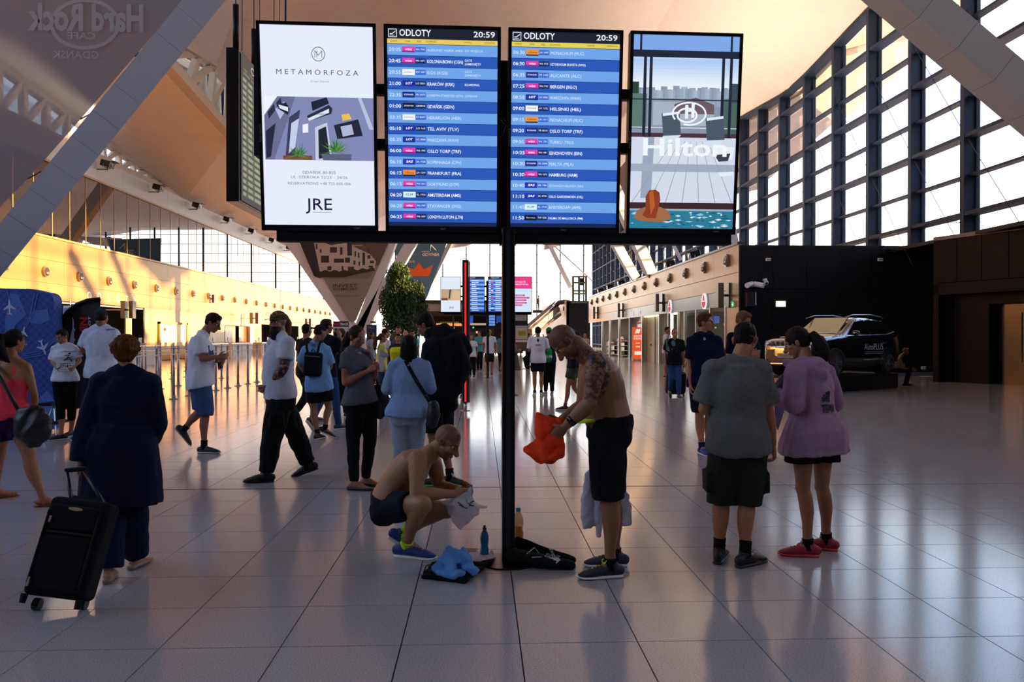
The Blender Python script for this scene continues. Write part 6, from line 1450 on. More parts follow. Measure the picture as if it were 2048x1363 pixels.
def ad_pool(s):
    s.rect(0, 0, 1, 1, 'c4d8f4', 0)
    for i in range(10): s.rect(0, .12+i*.018, 1, .14+i*.018, ('aecbf2', 'b6d0f4', 'bed6f6', 'c8dcf6', 'd2e2f8', 'dae8f8', 'e2ecf8', 'e8f0f8', 'ecf2f6', 'eef2f4')[i], 1)
    s.rect(0, 0, 1, .08, '7fa8e8', 1); s.rect(0, .078, 1, .114, '1b2238', 4)
    rg = random.Random(3)
    for i in range(26): x = i/26; h_ = rg.uniform(.01, .035); s.rect(x, .292-h_, x+.06, .36, ('a8b8cc', '8898b0', '98a8bc')[i % 3], 2)
    s.rect(0, .32, 1, .52, '8894a8', 2); s.rect(.2, .34, .78, .46, 'a8b2c4', 3); s.poly([(.40, .35), (.60, .315), (.78, .35), (.78, .40), (.40, .40)], '6a5a60', 4)
    s.rect(0, .24, .06, .30, '2c4238', 4); s.rect(.92, .24, 1, .34, '3a4a52', 4); s.rect(0, .30, .14, .48, '5a7a72', 3); s.rect(.86, .32, 1, .50, '4a645e', 3)
    s.rect(0, .325, 1, .331, '20263a', 5); s.rect(0, .470, 1, .474, 'dfe8f4', 5); s.rect(0, .50, 1, .522, '4a3038', 5)
    for x in (.10, .155, .84, .915): s.rect(x, .11, x+.028, .52, '1c2236', 6)
    for (x, w_) in ((.06, .02), (.915, .02)): s.rect(x, 0, x+w_, .08, '1c2236', 5)
    s.rect(0, .522, 1, .89, 'd3daea', 3)
    for i in range(15):
        xt, xb = .18+i*.055, -.62+i*.16
        if -.05 < xb < 1.3:
            a = max(0, min(1, xb)); b_y = .86 if 0 <= xb <= 1 else .522+(.338)*((a-xt)/(xb-xt))
            s.poly([(xt, .54), (xt+.003, .54), (a+.005 if a < 1 else 1, b_y), (a, b_y)], '6a7488', 4)
    s.poly([(.12, .522), (.22, .522), (.20, .84), (.10, .84)], '9aa6bc', 4); s.rect(0, .66, 1, .70, 'a0abc0', 4)
    for (x, y) in ((.28, .40), (.70, .42)): s.poly([(x, y), (x+.17, y-.01), (x+.19, y+.11), (x+.02, y+.115)], '4a5568', 7); s.poly([(x+.01, y), (x+.17, y-.012), (x+.172, y), (x+.012, y+.014)], 'e4ecf6', 8); s.poly([(x+.02, y+.115), (x+.19, y+.11), (x+.12, y+.15), (x-.02, y+.15)], 'd8e0ee', 8)
    s.poly([(.80, .56), (.99, .57), (.97, .63), (.83, .65)], 'e8eef8', 7); s.poly([(.80, .61), (.95, .60), (.93, .64), (.84, .645)], '3a3844', 8); s.poly([(.84, .70), (.99, .695), (.98, .715), (.86, .722)], 'e6ecf4', 7)
    s.rect(0, .862, 1, .895, '3c2226', 6); s.rect(0, .895, 1, .905, '9ab0c0', 6); s.rect(0, .905, 1, 1, '2a7a98', 6)
    for i in range(70):
        x = rg.random()*.95; y = .912+rg.random()*.08; w_ = rg.uniform(.02, .09); h_ = rg.uniform(.002, .006); s.poly([(x, y), (x+w_*.5, y-h_), (min(1, x+w_), y), (x+w_*.5, y+h_)], ('e8f4fa', '8fc8dc', '1c5a78')[i % 3], 7+i % 2)
    s.poly([(.04, .945), (.07, .905), (.15, .885), (.29, .885), (.37, .905), (.40, .945), (.32, .965), (.10, .96)], 'a06844', 9)
    s.poly([(.15, .90), (.15, .83), (.18, .80), (.24, .795), (.28, .81), (.29, .85), (.27, .90), (.25, .945), (.17, .945), (.12, .93)], '8a3a1c', 10); s.poly([(.18, .81), (.22, .80), (.24, .88), (.20, .93)], 'b85a2a', 11)
    s.txt('Hilton', .51, .578, .128, 'f2f6ff', 'CENTER', w=.80, bold=.018, lv=12)
    cx, cy = .54, .40
    def arc(rx, ry, w_, t0, t1, c='eef4ff', n=30, ox=0, oy=0):
        for i in range(n):
            a, b = t0+(t1-t0)*i/n, t0+(t1-t0)*(i+1)/n
            s.poly([(cx+ox+rx*math.cos(a), cy+oy-ry*math.sin(a)), (cx+ox+(rx-w_)*math.cos(a), cy+oy-(ry-w_*.55)*math.sin(a)), (cx+ox+(rx-w_)*math.cos(b), cy+oy-(ry-w_*.55)*math.sin(b)), (cx+ox+rx*math.cos(b), cy+oy-ry*math.sin(b))], c, 12)
    arc(.165, .062, .016, -1.9, 3.7); arc(.10, .040, .018, 0, 6.283, ox=-.02, oy=.008); s.rect(.50, .355, .53, .425, 'eef4ff', 12); s.rect(.56, .345, .59, .42, 'eef4ff', 12); s.rect(.53, .380, .56, .390, 'eef4ff', 12)
def monitor(par, O, R, U, w, h, th=.065, bez=.022, brand=None, lod=0):
    R, U = V(R).normalized(), V(U).normalized(); N = R.cross(U); M3 = Matrix((R, N, U)).transposed(); O = V(O)
    m = MB().box(O-N*(th/2+.004), (w, th, h), M3).build('monitor', M_blackg, par, bevel=.006 if lod == 0 else 0)
    fr_ = MB()
    for (cx, cz, a, b) in ((0, h/2-bez/2, w, bez), (0, -h/2+bez*.9, w, bez*1.8), (-w/2+bez/2, 0, bez, h), (w/2-bez/2, 0, bez, h)): fr_.box(O+R*cx+U*cz+N*.004, (a, .018, b), M3)
    fr_.build('bezel', mat('bezel_black', '0c0d12', .25), m)
    if lod == 0:
        t_ = MB(); text(t_, 'SAMSUNG', O-R*(w/2-bez*.45)-U*.04+N*.0145, -U, R, .020, 'CENTER', width=.115); text(t_, 'CPMT', O-U*(h/2-bez*.9)+N*.0145+R*(.0 if brand == 'c' else w*.32), R, U, .016, 'CENTER', bold=.03)
        t_.build('maker_lettering', mat('maker_grey', '6a6c74', .5), m)
        MB().box(O-N*(th+.03), (w*.55, .05, h*.5), M3).build('rear_housing', M_black, m)
    return m, Screen(O+U*bez*.4+N*.002, R, U, w-2*bez, h-2.6*bez)
def disp_stand(label, base, row_c, zc, ang, tilt, contents, pitch, w, h, lod=0, post_w=.088, post_top=None):
    t = thing('display_stand', label, 'display', base); bx, by = base[0], base[1]
    a = math.radians(ang); R = V((math.cos(a), math.sin(a), 0)); U = (V((0, 0, 1))*math.cos(math.radians(tilt))+V((math.sin(a), -math.cos(a), 0))*math.sin(math.radians(tilt))).normalized(); N = R.cross(U)
    rc = V(row_c); n = len(contents)
    pt_ = zc-h*.47; MB().box((bx, by+.09+.05, zc-.1), (post_w*1.3, .07, h*.95), Matrix.Rotation(a, 3, 'Z')).build('mast', M_black, t)
    MB().box((bx, by, pt_/2), (post_w, post_w, pt_), Matrix.Rotation(a, 3, 'Z')).build('post', mat('post_black', '101116', .3, .3), t, bevel=.008)
    MB().box((bx, by-post_w*.52, pt_/2), (post_w*.35, .004, pt_*.98), Matrix.Rotation(a, 3, 'Z')).build('post_channel', mat('post_channel', '1d2028', .35), t)
    MB().tube([(bx, by, .0), (bx, by, .010)], .20, 40).build('base_plate', mat('post_black', '101116'), t)
    zb = zc-h*.52
    span = pitch*(n-1)+w*.85
    for (s0, s1) in ((-span/2, -.055), (.055, span/2)):
        c = V((bx, by, zb))+R*(s0+s1)/2+V((0, .05, 0)); MB().box(c, (s1-s0, .10, .075), Matrix.Rotation(a, 3, 'Z')).build('crossbeam', M_black, t, bevel=.004)
    for zz in (zc+h*.24, zc-h*.04): MB().box(V((bx, by+.13, zz)), (span, .06, .07), Matrix.Rotation(a, 3, 'Z')).build('rear_rail', M_black, t)
    for i, f_ in enumerate(contents):
        O = rc+R*pitch*(i-(n-1)/2); m, S = monitor(t, O, R, U, w, h, brand='c' if i in (1, 2) else None, lod=lod, th=.065 if lod == 0 else .1); S.par = m; f_(S); S.done(m)
    if lod == 0:
        cb = MB(); c0 = rc+V((0, .12, .12))
        for q in range(3): cb.tube([c0+R*(-.02+q*.03), c0+R*(.05-q*.02)+V((0, .03, -.07)), c0+R*(-.04+q*.02)+V((0, .02, -.13)), c0+R*.01+V((0, .03, -.22))], .006, 6)
        cb.build('cables', M_black, t, smooth=True)
    return t
bp_ = pt(1016.5, 1126, 5.50); bp_.z = 0
rc = pt(1008, 263, 5.42)
disp_stand('tall black post stand holding four bright portrait screens in the middle of the hall', (bp_.x, bp_.y, 0), rc, rc.z, 1.8, 6.5,
   [ad_white, lambda s: departures(s, ROWS2), lambda s: departures(s, ROWS3, yel='e4d058'), ad_pool], .825, .775, 1.355)
# second stand, far
def dep_small(rows):
    def f(s):
        s.rect(0, 0, 1, .053, '2a2020'); s.rect(0, .053, 1, 1, '2857b8', 0)
        s.txt('ODLOTY', .15, .027, .045, 'f4f6ff', w=.4)
        for i in range(16):
            y = .08+.0562*i; s.rect(0, y, 1, y+.054, '2857b8' if i % 2 else '7ab0f0'); s.rect(.36, y+.018, .36+.02*len(rows[i][3]), y+.036, 'e8f0ff', 3); s.rect(.03, y+.018, .12, y+.036, 'e8f0ff', 3); s.rect(.14, y+.012, .25, y+.042, LOGO[rows[i][1]][0], 3)
    return f
def ad_small(s):
    s.rect(0, 0, 1, 1, 'dfeaf8', 0); s.rect(.02, .35, 1, .67, 'c0a080'); s.poly([(.02, .60), (.35, .60), (.35, .67), (.02, .67)], '7a4a30', 2); s.poly([(.45, .36), (.52, .36), (.46, .62), (.40, .62)], '2a2c38', 3); s.poly([(.6, .36), (1, .40), (1, .67), (.5, .67)], 'd8b890', 2)
    s.txt('JRE', .55, .88, .08, '2a2c50', 'CENTER', w=.25)
def ad_pink(s):
    s.rect(0, 0, 1, 1, 'd4e6fa', 0); s.rect(0, 0, 1, .33, 'e63a86'); s.txt('ONSITE', .42, .14, .065, 'fff0f8', 'CENTER', w=.55); s.txt('MARKETING', .42, .21, .065, 'fff0f8', 'CENTER', w=.84)
    for i, w_ in enumerate((.62, .85, .70, .72, .48)): s.rect(.04, .50+i*.07, .04+w_, .548+i*.07, 'c83c8c'); s.txt('skuteczność'[:6+i], .08, .524+i*.07, .032, 'fbe4f4', w=w_*.8)
k30 = 30/1600
b2_ = pt(975.5, 755, 30); b2_.z = 0; rc2 = pt(972.5, 589, 29.9)
disp_stand('smaller far display post with four portrait screens beyond the big post', (b2_.x, 30.05, 0), rc2, rc2.z, 0, 2, [ad_small, dep_small(ROWS2), dep_small(ROWS3), ad_pink], .885, .77, 1.36, lod=1, post_w=.095)
# screens inside the far pavilion gap
t = thing('info_screen', 'small blue timetable screen far behind the second display post', 'screen', pt(984, 636, 58)); c0, c1 = pt(976, 651, 58), pt(990, 627, 58)
MB().bb((c0.x-.1, 58, c0.z-.1), (c1.x+.1, 58.1, c1.z+.1)).build('case', M_blackg, t); MB().bb((c0.x, 57.97, c0.z), (c1.x, 58.0, c1.z)).build('image', em('6a9ae0', .9), t)
MB().tube([((c0.x+c1.x)/2, 58.05, 0), ((c0.x+c1.x)/2, 58.05, c0.z)], .05, 8).build('pole', M_black, t)
for q in range(4): MB().bb((c0.x, 57.95, c0.z+.15+.2*q), (c1.x, 57.97, c0.z+.21+.2*q)).build('row_line', em('2a50b0', .9), t)
# red light column
lc = gd(931.5, 821); Yc = 16.7; t = thing('light_column', 'slim black column with a glowing red stripe on a short steel foot', 'column', (lc.x, Yc, 0)); kc = Yc/1600
xa, xb = pt(924.5, 700, Yc).x, pt(937.5, 700, Yc).x; z0, z1 = pt(930, 805, Yc).z, pt(930, 519, Yc).z
MB().bb((xa, Yc, z0), (xb, Yc+.10, z1)).build('case', mat('column_black', '17141a', .4), t, bevel=.006); MB().bb((xb+.002, Yc+.02, z0), (xb+.028, Yc+.08, z1-.03)).build('side_trim', M_chrome, t)
c_ = (xa+xb)/2-.002; MB().bb((c_-.016, Yc-.006, z0+.02), (c_+.018, Yc, z1-.06)).build('light_strip', mat('red_glow', 'ff2018', emit=1.3), t)
MB().tube([(c_, Yc+.05, 0), (c_, Yc+.05, z0)], .035, 16).build('foot', M_chrome, t, smooth=True); MB().tube([(c_, Yc+.05, 0), (c_, Yc+.05, .012)], .10, 24).build('floor_plate', M_chrome, t)
# hanging departures board on the left, seen at a slant
Xb = -2.78; ya, yb_ = 9.0, 12.4
tb_ = thing('hanging_board', 'slanted dark departures board hanging on rods left of the white advert screen', 'display', (Xb, 10.7, 3.1))
zt = pX(480, 95, Xb).z; zl = pX(470, 397, Xb).z
ya = pX(480, 250, Xb).y
MB().bb((Xb-.16, ya, zl), (Xb-.012, yb_, zt)).build('case', M_blackg, tb_, bevel=.004)
S = Screen((Xb, (ya+yb_)/2+.02, (zl+zt)/2), (0, 1, 0), (0, 0, 1), yb_-ya-.06, zt-zl-.05)
S.rect(0, 0, 1, 1, '4a4440', 0, .6); S.txt('ODLOTY', .12, .06, .075, 'd8d0c8', w=.30); S.txt('TIME', .02, .105, .02, 'c8a040', w=.05); S.txt('FLIGHT', .10, .105, .02, 'c8a040', w=.06); S.txt('GODZINA   DO/PRZEZ', .02, .13, .02, 'c8c0b8', w=.2)
rg = random.Random(9)
for i in range(19):
    y = .155+i*.043; S.rect(.01, y, .99, y+.034, '6f7266', 1, .6)
    for (x0, x1) in ((.02, .07), (.09, .16), (.18, .40), (.45, .52), (.56, .72), (.80, .9)): S.rect(x0, y+.006, x0+(x1-x0)*rg.uniform(.7, 1), y+.028, 'a9b08c', 3, .75)
S.done(tb_)
for (dy, dx) in ((.15, -.05), (.9, -.05)):
    y = ya+dy; MB().tube([(Xb-.09, y, zt), (Xb-.09, y, zt+.55)], .035, 12).build('rod', M_black, tb_, smooth=True); MB().tube([(Xb-.09, y, zt+.55), (Xb-.09, y, 14)], .006, 6).tube([(Xb-.05, y+.1, zt), (Xb-.02, y+.15, 14)], .005, 6).build('cable', M_black, tb_)
MB().bb((Xb-.2, ya+.75, zt), (Xb+.02, ya+1.5, zt+.05)).build('bracket', M_black, tb_)
mb = MB(); 
for (px, r_) in ((548, .004), (559, .004), (571, .010)): mb.tube([pt(px, 62, 8.5), pt(px+1, -300, 8.5)], r_, 6)
t = thing('suspension_cables', 'thin dark cables hanging from the roof above the white advert screen', 'cable', pt(560, 62, 8.5)); mb.build('cable', M_black, t)['kind'] = 'stuff'
c_ = pt(560, 66, 8.5); MB().bb((c_.x-.25, 8.42, c_.z-1.3), (c_.x+.9, 8.58, c_.z)).build('hanging_case', M_black, t)
# ------------------------------------------------------------------ things people hold, wear and left on the floor
def lump(fn, vox, name, m, root, amp=.006, ff=30, seed=1, sm=3):
    mb = MB(); fn(mb); sf = remesh(mb, vox, sm); folds(sf, amp, ff, seed); return put(name, [sf], m, root, attr=False)
# orange cloth
Yo = 5.12; t = thing('orange_shirt', 'bright orange running shirt bunched in the tattooed man hands', 'clothing', pt(1095, 870, Yo))
def f(mb):
    q = lambda x, y, d=0: pt(x, y, Yo+d)
    mb.tube([q(1078, 828), q(1086, 842), q(1098, 856), q(1113, 858), q(1122, 846)], [(.02, .02), (.055, .05), (.075, .06), (.06, .05), (.03, .04)], 14, dome=True)
    mb.tube([q(1082, 836), q(1086, 862), q(1092, 886)], [.035, .055, .035], 12, dome=True); mb.tube([q(1112, 850), q(1104, 872), q(1092, 892), q(1090, 905)], [.05, .06, .05, .04], 12, dome=True)
    mb.tube([q(1050, 899, .04), q(1066, 897, .03), q(1088, 890), q(1112, 884), q(1122, 886)], [(.012, .02), (.02, .05), (.03, .06), (.035, .06), (.02, .05)], 12, dome=True)
    mb.tube([q(1056, 903), q(1075, 914), q(1100, 916), q(1118, 902), q(1122, 890)], [.02, .035, .045, .045, .03], 12, dome=True); mb.tube([q(1090, 905), q(1104, 920)], [.04, .03], 10, dome=True)
lump(f, .008, 'cloth', fabric('orange_fabric', 'e8401a', .08), t, .008, 36, 3)
# white shirt between his legs
t = thing('white_shirt', 'crumpled white shirt gripped between the tattooed man thighs', 'clothing', pt(1200, 1000, 5.3))
def f(mb):
    q = lambda x, y, d=0: pt(x, y, 5.27+d)
    mb.tube([q(1192, 930), q(1180, 950), q(1176, 985), q(1174, 1020), q(1176, 1052)], [(.02, .03), (.04, .03), (.04, .03), (.05, .03), (.035, .02)], 12, dome=True); mb.tube([q(1192, 940), q(1196, 990), q(1197, 1040), q(1199, 1070)], [.03, .035, .03, .02], 12, dome=True)
    mb.tube([q(1170, 958), q(1168, 985), q(1169, 1003)], [.012, .016, .01], 8, dome=True)
    mb.tube([q(1236, 960, .08), q(1246, 990, .08), q(1250, 1020, .08), q(1253, 1048, .08)], [(.02, .02), (.04, .02), (.055, .02), (.04, .015)], 12, dome=True)
lump(f, .008, 'cloth', fabric('white_fabric', 'b9b6bf', .06), t, .007, 38, 4)
# waistband etc on the tattooed man
mb = MB(); P_ = (JM['hL']+JM['hR'])/2; up_ = ((JM['sL']+JM['sR'])/2-P_).normalized(); w_ = JM['wL']; e_ = (JM['wL']-JM['eL']).normalized()
MB().tube([w_-e_*.03, w_-e_*.065], [.036, .038], 16).build('watch', M_blackg, M_shirtless, smooth=True)
def f(mb): 
    c = P_+up_*.10+V((-.045, 0, -.01)); mb.tube([c, c+up_*.022], [(.150, .150), (.150, .148)], 24, side=(0, 1, 0))
lump(f, .008, 'lime_waistband', fabric('lime_fabric', 'b4dc20'), M_shirtless, 0, 10)
# plastic bag in crouching man's hands
t = thing('plastic_bag', 'crinkled clear plastic bag with dark print held by the crouching man', 'bag', pt(930, 1025, 5.2))
bagm = mat('clear_plastic', 'b8bcc8', .25, alpha=.62, spec=.6, bump=.6, bscale=60)
def f(mb):
    q = lambda x, y, d=0: pt(x, y, 5.2+d)
    mb.tube([q(934, 990), q(932, 1004), q(926, 1020), q(922, 1042), q(921, 1056)], [(.03, .02), (.09, .035), (.11, .03), (.06, .02), (.008, .01)], 16, dome=True, side=(1, 0, 0)); mb.tube([q(925, 1005), q(900, 1009), q(886, 1004)], [(.03, .02), (.03, .015), (.012, .008)], 10, dome=True); mb.tube([q(930, 1005), q(955, 1012), q(972, 1013)], [(.05, .02), (.03, .015), (.008, .006)], 10, dome=True)
bg_ = lump(f, .006, 'bag_skin', bagm, t, .008, 48, 6, 2)
mb = MB(); q = lambda x, y: pt(x, y, 5.13)
for (x0, y0, x1, y1) in ((932, 1004, 942, 1012), (940, 1008, 948, 1003), (938, 1012, 948, 1014), (915, 1006, 926, 1014), (918, 1012, 934, 1019)): mb.beam(q(x0, y0), q(x1, y1), .008, .002, up=(0, 1, 0))
decal(bg_, mb, (0, 1, 0), .002, 'print', mat('bag_print', '28304c', .5))
MB().ball(pt(941, 982, 5.2), (.02, .02, .03)).build('knot', mat('clear_plastic', 'b8bcc8'), t, smooth=True)
# blue bottle
def bottle(label, px, py0, py1, Y, r_, liq, cap, fill, group=None, sport=False):
    a, b = pt(px, py1, Y), pt(px, py0, Y); a.z = 0 if not sport else a.z; H_ = b.z-a.z; t = thing('drink_bottle', label, 'bottle', (a.x, Y, a.z))
    pr = [(0, .85), (.03, 1), (.30, 1), (.36, .86), (.44, .86), (.52, 1), (.66, 1), (.78, .75), (.86, .42), (.90, .40)]
    MB().tube([(a.x, Y, a.z+H_*z) for z, _ in pr], [r_*q for _, q in pr], 20).build('body', mat('bottle_clear_'+liq, liq, .1, alpha=.55 if not sport else .85, spec=.6), t, smooth=True)
    zf = fill; pts = [(z, q) for z, q in pr if z < zf]+[(zf, 1)]
    MB().tube([(a.x, Y, a.z+.004+H_*z) for z, _ in pts], [r_*q*.93 for _, q in pts], 20).build('liquid', mat('liquid_'+liq, liq, .2), t, smooth=True)
    MB().tube([(a.x, Y, a.z+H_*.88), (a.x, Y, a.z+H_*.93), (a.x, Y, a.z+H_*.94), (a.x, Y, a.z+H_)], [r_*.5, r_*.5, r_*.3, r_*.25] if sport else [r_*.48]*4, 14).build('cap', mat('cap_'+cap, cap, .4), t, smooth=False)
bottle('clear bottle with bright blue drink and black sports cap left of the post', 969, 1047, 1115, 5.58, .030, '1f7fb8', '14161c', .66, sport=True)
bpy.data.objects['drink_bottle'].location.z = 0
bottle('orange drink bottle with a teal cap half hidden behind the post', 1036.5, 1014, 1090, 6.0, .040, 'e08a2a', '3a9aa0', .46)
# bag and clothes on the floor
gb = thing('drawstring_bag', 'flat black drawstring bag on the floor under the blue shirt', 'bag', gd(915, 1140))
pts = [gd(843, 1158), gd(862, 1132), gd(905, 1120), (gd(985, 1118)), gd(986, 1128), gd(932, 1168)]
def f(mb): mb.prism([p+V((0, 0, .002)) for p in pts], (0, 0, .028))
lump(f, .010, 'bag_body', fabric('black_nylon', '0e0f13', .1), gb, .006, 30, 9)
MB().tube([gd(846, 1156)+Z_*.02, gd(852, 1143)+Z_*.04, gd(866, 1132)+Z_*.02, gd(872, 1130)+Z_*.03], .004, 6).build('cord', M_black, gb, smooth=True)
t = thing('blue_shirt', 'crumpled light blue t-shirt lying on the flat black bag', 'clothing', gd(908, 1150))
def f(mb):
    g = lambda x, y, z: gd(x, y)+V((0, 0, z))
    mb.tube([g(872, 1152, .05), g(890, 1152, .09), g(905, 1150, .13), g(925, 1152, .12), g(950, 1158, .05)], [(.03, .025), (.06, .04), (.075, .05), (.06, .045), (.03, .02)], 14, dome=True)
    mb.tube([g(900, 1158, .05), g(905, 1148, .12), g(920, 1145, .14), g(935, 1150, .08)], [.04, .05, .045, .04], 12, dome=True); mb.tube([g(880, 1158, .045), g(910, 1163, .045), g(925, 1160, .05)], [(.03, .02), (.04, .02), (.03, .02)], 10, dome=True); mb.tube([g(925, 1150, .06), g(955, 1155, .045)], [(.05, .02), (.02, .012)], 10, dome=True)
lump(f, .008, 'cloth', fabric('sky_fabric', '5f93cf', .08), t, .010, 42, 5)
t = thing('wallet', 'worn brown wallet lying open on the floor behind the blue shirt', 'wallet', gd(938, 1108)); c = gd(938, 1110)
MB().box(c+V((0, 0, .018)), (.10, .075, .010), Matrix.Rotation(.2, 3, 'Z')).build('cover', mat('wallet_brown', '4e3626', .6), t, bevel=.003); MB().box(c+V((.01, .01, .032)), (.095, .07, .010), Matrix.Rotation(-.1, 3, 'Z') @ Matrix.Rotation(.12, 3, 'X')).build('flap', mat('wallet_tan', '7c6550', .6), t, bevel=.003); MB().box(c+V((0, 0, .006)), (.09, .07, .012)).build('inner', mat('wallet_brown', '4e3626'), t)
t = thing('paper_bag', 'white crumpled paper lying under the blue bottle', 'paper', gd(960, 1120)); mb = MB(); P4 = [gd(905, 1128), gd(935, 1114), gd(978, 1112), gd(992, 1124), gd(960, 1132)]
mb.prism([p+V((0, 0, .030)) for p in P4], (0, 0, .006)); mb.build('sheet', mat('paper_white', 'b9b6c4', .7), t)
MB().prism([gd(975, 1118)+Z_*.01, gd(990, 1122)+Z_*.01, gd(984, 1114)+Z_*.06], (0, .01, .004)).build('torn_corner', mat('paper_white', 'b9b6c4'), t)
# black gym bag right of post
gb = thing('gym_bag', 'black drawstring bag with white print lying right of the post foot', 'bag', gd(1090, 1130))
def f(mb):
    g = lambda x, y, z: gd(x, y)+V((0, 0, z))
    mb.tube([g(1026, 1128, .06), g(1045, 1130, .055), g(1075, 1133, .045), g(1110, 1136, .035), g(1142, 1136, .022)], [(.055, .085), (.05, .09), (.045, .08), (.038, .075), (.03, .05)], 16, dome=True, side=(0, 0, 1))
    mb.tube([g(1030, 1118, .085), g(1060, 1120, .065), g(1100, 1123, .045), g(1146, 1126, .025)], [(.085, .03), (.065, .03), (.045, .03), (.022, .03)], 14, dome=True, side=(0, 0, 1))
gbo = lump(f, .009, 'bag_body', fabric('black_nylon', '0e0f13'), gb, .006, 13, 8)
mb = MB(); o1 = gd(1085, 1140)+Z_*.12; rr_ = V((.93, .1, -.33)).normalized(); uu = V((.28, .55, .75)).normalized()
text(mb, 'EVENT', o1+rr_*.03+uu*.03, rr_, uu, .030, width=.10, bold=.02); text(mb, 'RUN SERIES', o1+rr_*.02-uu*.005, rr_, uu, .020, width=.10, bold=.02)
text(mb, 'SKYWAY', gd(1118, 1140)+Z_*.06+uu*.01, V((-.35, .4, .8)), V((-.9, -.1, .3)), .034, width=.12, bold=.02); mb.tube([o1-rr_*.10-uu*.02, o1-rr_*.06+uu*.06, o1-rr_*.02+uu*.03, o1+rr_*.0-uu*.02, o1-rr_*.06-uu*.04], .003, 5)
p0 = gd(1106, 1138)+Z_*.07
mb.add([p0, p0+rr_*.05+uu*.004, p0+rr_*.02+uu*.03, p0+rr_*.028-uu*.03, p0-rr_*.03+uu*.0], [(0, 1, 2), (0, 3, 1), (0, 2, 4)])
decal(gbo, mb, (0, 1, -.5), .003, 'print', mat('bag_white_print', 'c8ccd4', .6))
# suitcase in front
sx = V((.995, .10, 0)); a_ = pt(112, 1214, 4.58); a_.z = 0
sc_ = thing('suitcase', 'large black fabric suitcase pulled by the woman in the navy coat', 'suitcase', (a_.x, a_.y, 0))
tl_ = V((.13, .34, .93)).normalized(); rt_ = V((.99, -.0, -.13)); rt_ = (rt_-tl_*rt_.dot(tl_)).normalized(); nn_ = rt_.cross(tl_); M3 = Matrix((rt_, nn_, tl_)).transposed(); org = V((a_.x, a_.y, .07))
def B(x, y, z): return org+rt_*x+nn_*y+tl_*z
bag_ = MB(); bag_.box(B(0, -.02, .29), (.345, .17, .55), M3); o = bag_.build('case_body', fabric('suitcase_black', '121216', .15, vs=120), sc_); b = o.modifiers.new('b', 'BEVEL'); b.width = .035; b.segments = 4
MB().box(B(0, .08, .20), (.29, .04, .30), M3).build('front_pocket', fabric('suitcase_black', '121216'), sc_, bevel=.02); MB().box(B(0, .075, .45), (.29, .03, .14), M3).build('front_pocket', fabric('suitcase_black', '121216'), sc_, bevel=.015)
MB().box(B(0, .07, .365), (.28, .04, .012), M3).box(B(-.14, .08, .28), (.006, .05, .40), M3).box(B(.14, .08, .28), (.006, .05, .40), M3).build('piping', M_blackg, sc_)
MB().tube([B(-.0, .062, .50), B(.0, .098, .50)], [(.045, .012), (.04, .010)], 16, side=rt_).build('badge', mat('badge_gold', 'b8a878', .3, .8), sc_); MB().box(B(-.12, .098, .43), (.012, .01, .035), M3).box(B(-.13, .105, .085), (.012, .01, .05), M3).build('zip_pull', M_chrome, sc_)
for q in (-1, 1):
    MB().tube([B(.10*q+.01, -.04, .54), pt(133 if q < 0 else 168, 940, 4.95)], .011, 10).build('handle_tube', mat('tube_dark', '2a2c30', .3, .6), sc_, smooth=True)
    w0 = B(.13*q, -.07, -.02); w0.z = .034; MB().tube([w0-rt_*.018, w0+rt_*.018], .034, 16).build('wheel', M_blackg, sc_, smooth=False)
    w1 = B(.15*q, .06, -.03); MB().tube([w1, w1+tl_*.05], [.016, .02], 10).build('foot_stud', M_black, sc_)
MB().beam(pt(131, 940, 4.95), pt(172, 936, 4.95), .034, .028).build('handle_grip', M_black, sc_, bevel=.008)
MB().box(B(0, -.02, .575), (.16, .03, .018), M3).build('carry_handle', M_black, sc_)
# small suitcase far
t = thing('suitcase', 'black wheeled suitcase trailing behind the luggage man in jeans', 'suitcase', (pt(1352, 700, 20.4).x, 20.4, 0)); c = pt(1352, 768, 20.4)
o = MB().box((c.x, 20.45, .36), (.52, .28, .60), Matrix.Rotation(.2, 3, 'X')).build('case_body', M_black, t); b = o.modifiers.new('b', 'BEVEL'); b.width = .09; b.segments = 3
MB().tube([(c.x+.15, 20.4, .65), (c.x+.22, 20.1, .96)], .014, 8).build('handle_tube', M_chrome, t)
for q in (-1, 1): MB().tube([(c.x+.19*q-.02, 20.4, .035), (c.x+.19*q+.02, 20.4, .035)], .035, 10).build('wheel', M_blackg, t)
# handbag & strap on the pink woman
t = thing('handbag', 'large slouchy black handbag on the hip of the woman in coral pink', 'bag', pt(66, 850, 7.35))
def f(mb):
    q = lambda x, y, d=0: pt(x, y, 7.24+d)
    mb.tube([q(64, 822), q(65, 838), q(66, 858), q(66, 876), q(66, 886)], [(.13, .05), (.155, .075), (.165, .085), (.14, .08), (.08, .05)], 18, dome=True, side=(1, 0, 0))
lump(f, .011, 'bag_body', mat('soft_leather', '111116', .45, bump=.3, bscale=60), t, .012, 22, 4)
MB().tube([pt(40, 826, 7.3), pt(18, 785, 7.3), pt(-6, 745, 7.33), pt(-14, 728, 7.4), pt(-10, 724, 7.5)], (.018), 8).build('strap', mat('soft_leather', '111116'), t, smooth=True)
MB().tube([pt(48, 822, 7.35), pt(62, 812, 7.32), pt(84, 824, 7.35)], .012, 8).build('handle', mat('soft_leather', '111116'), t, smooth=True)
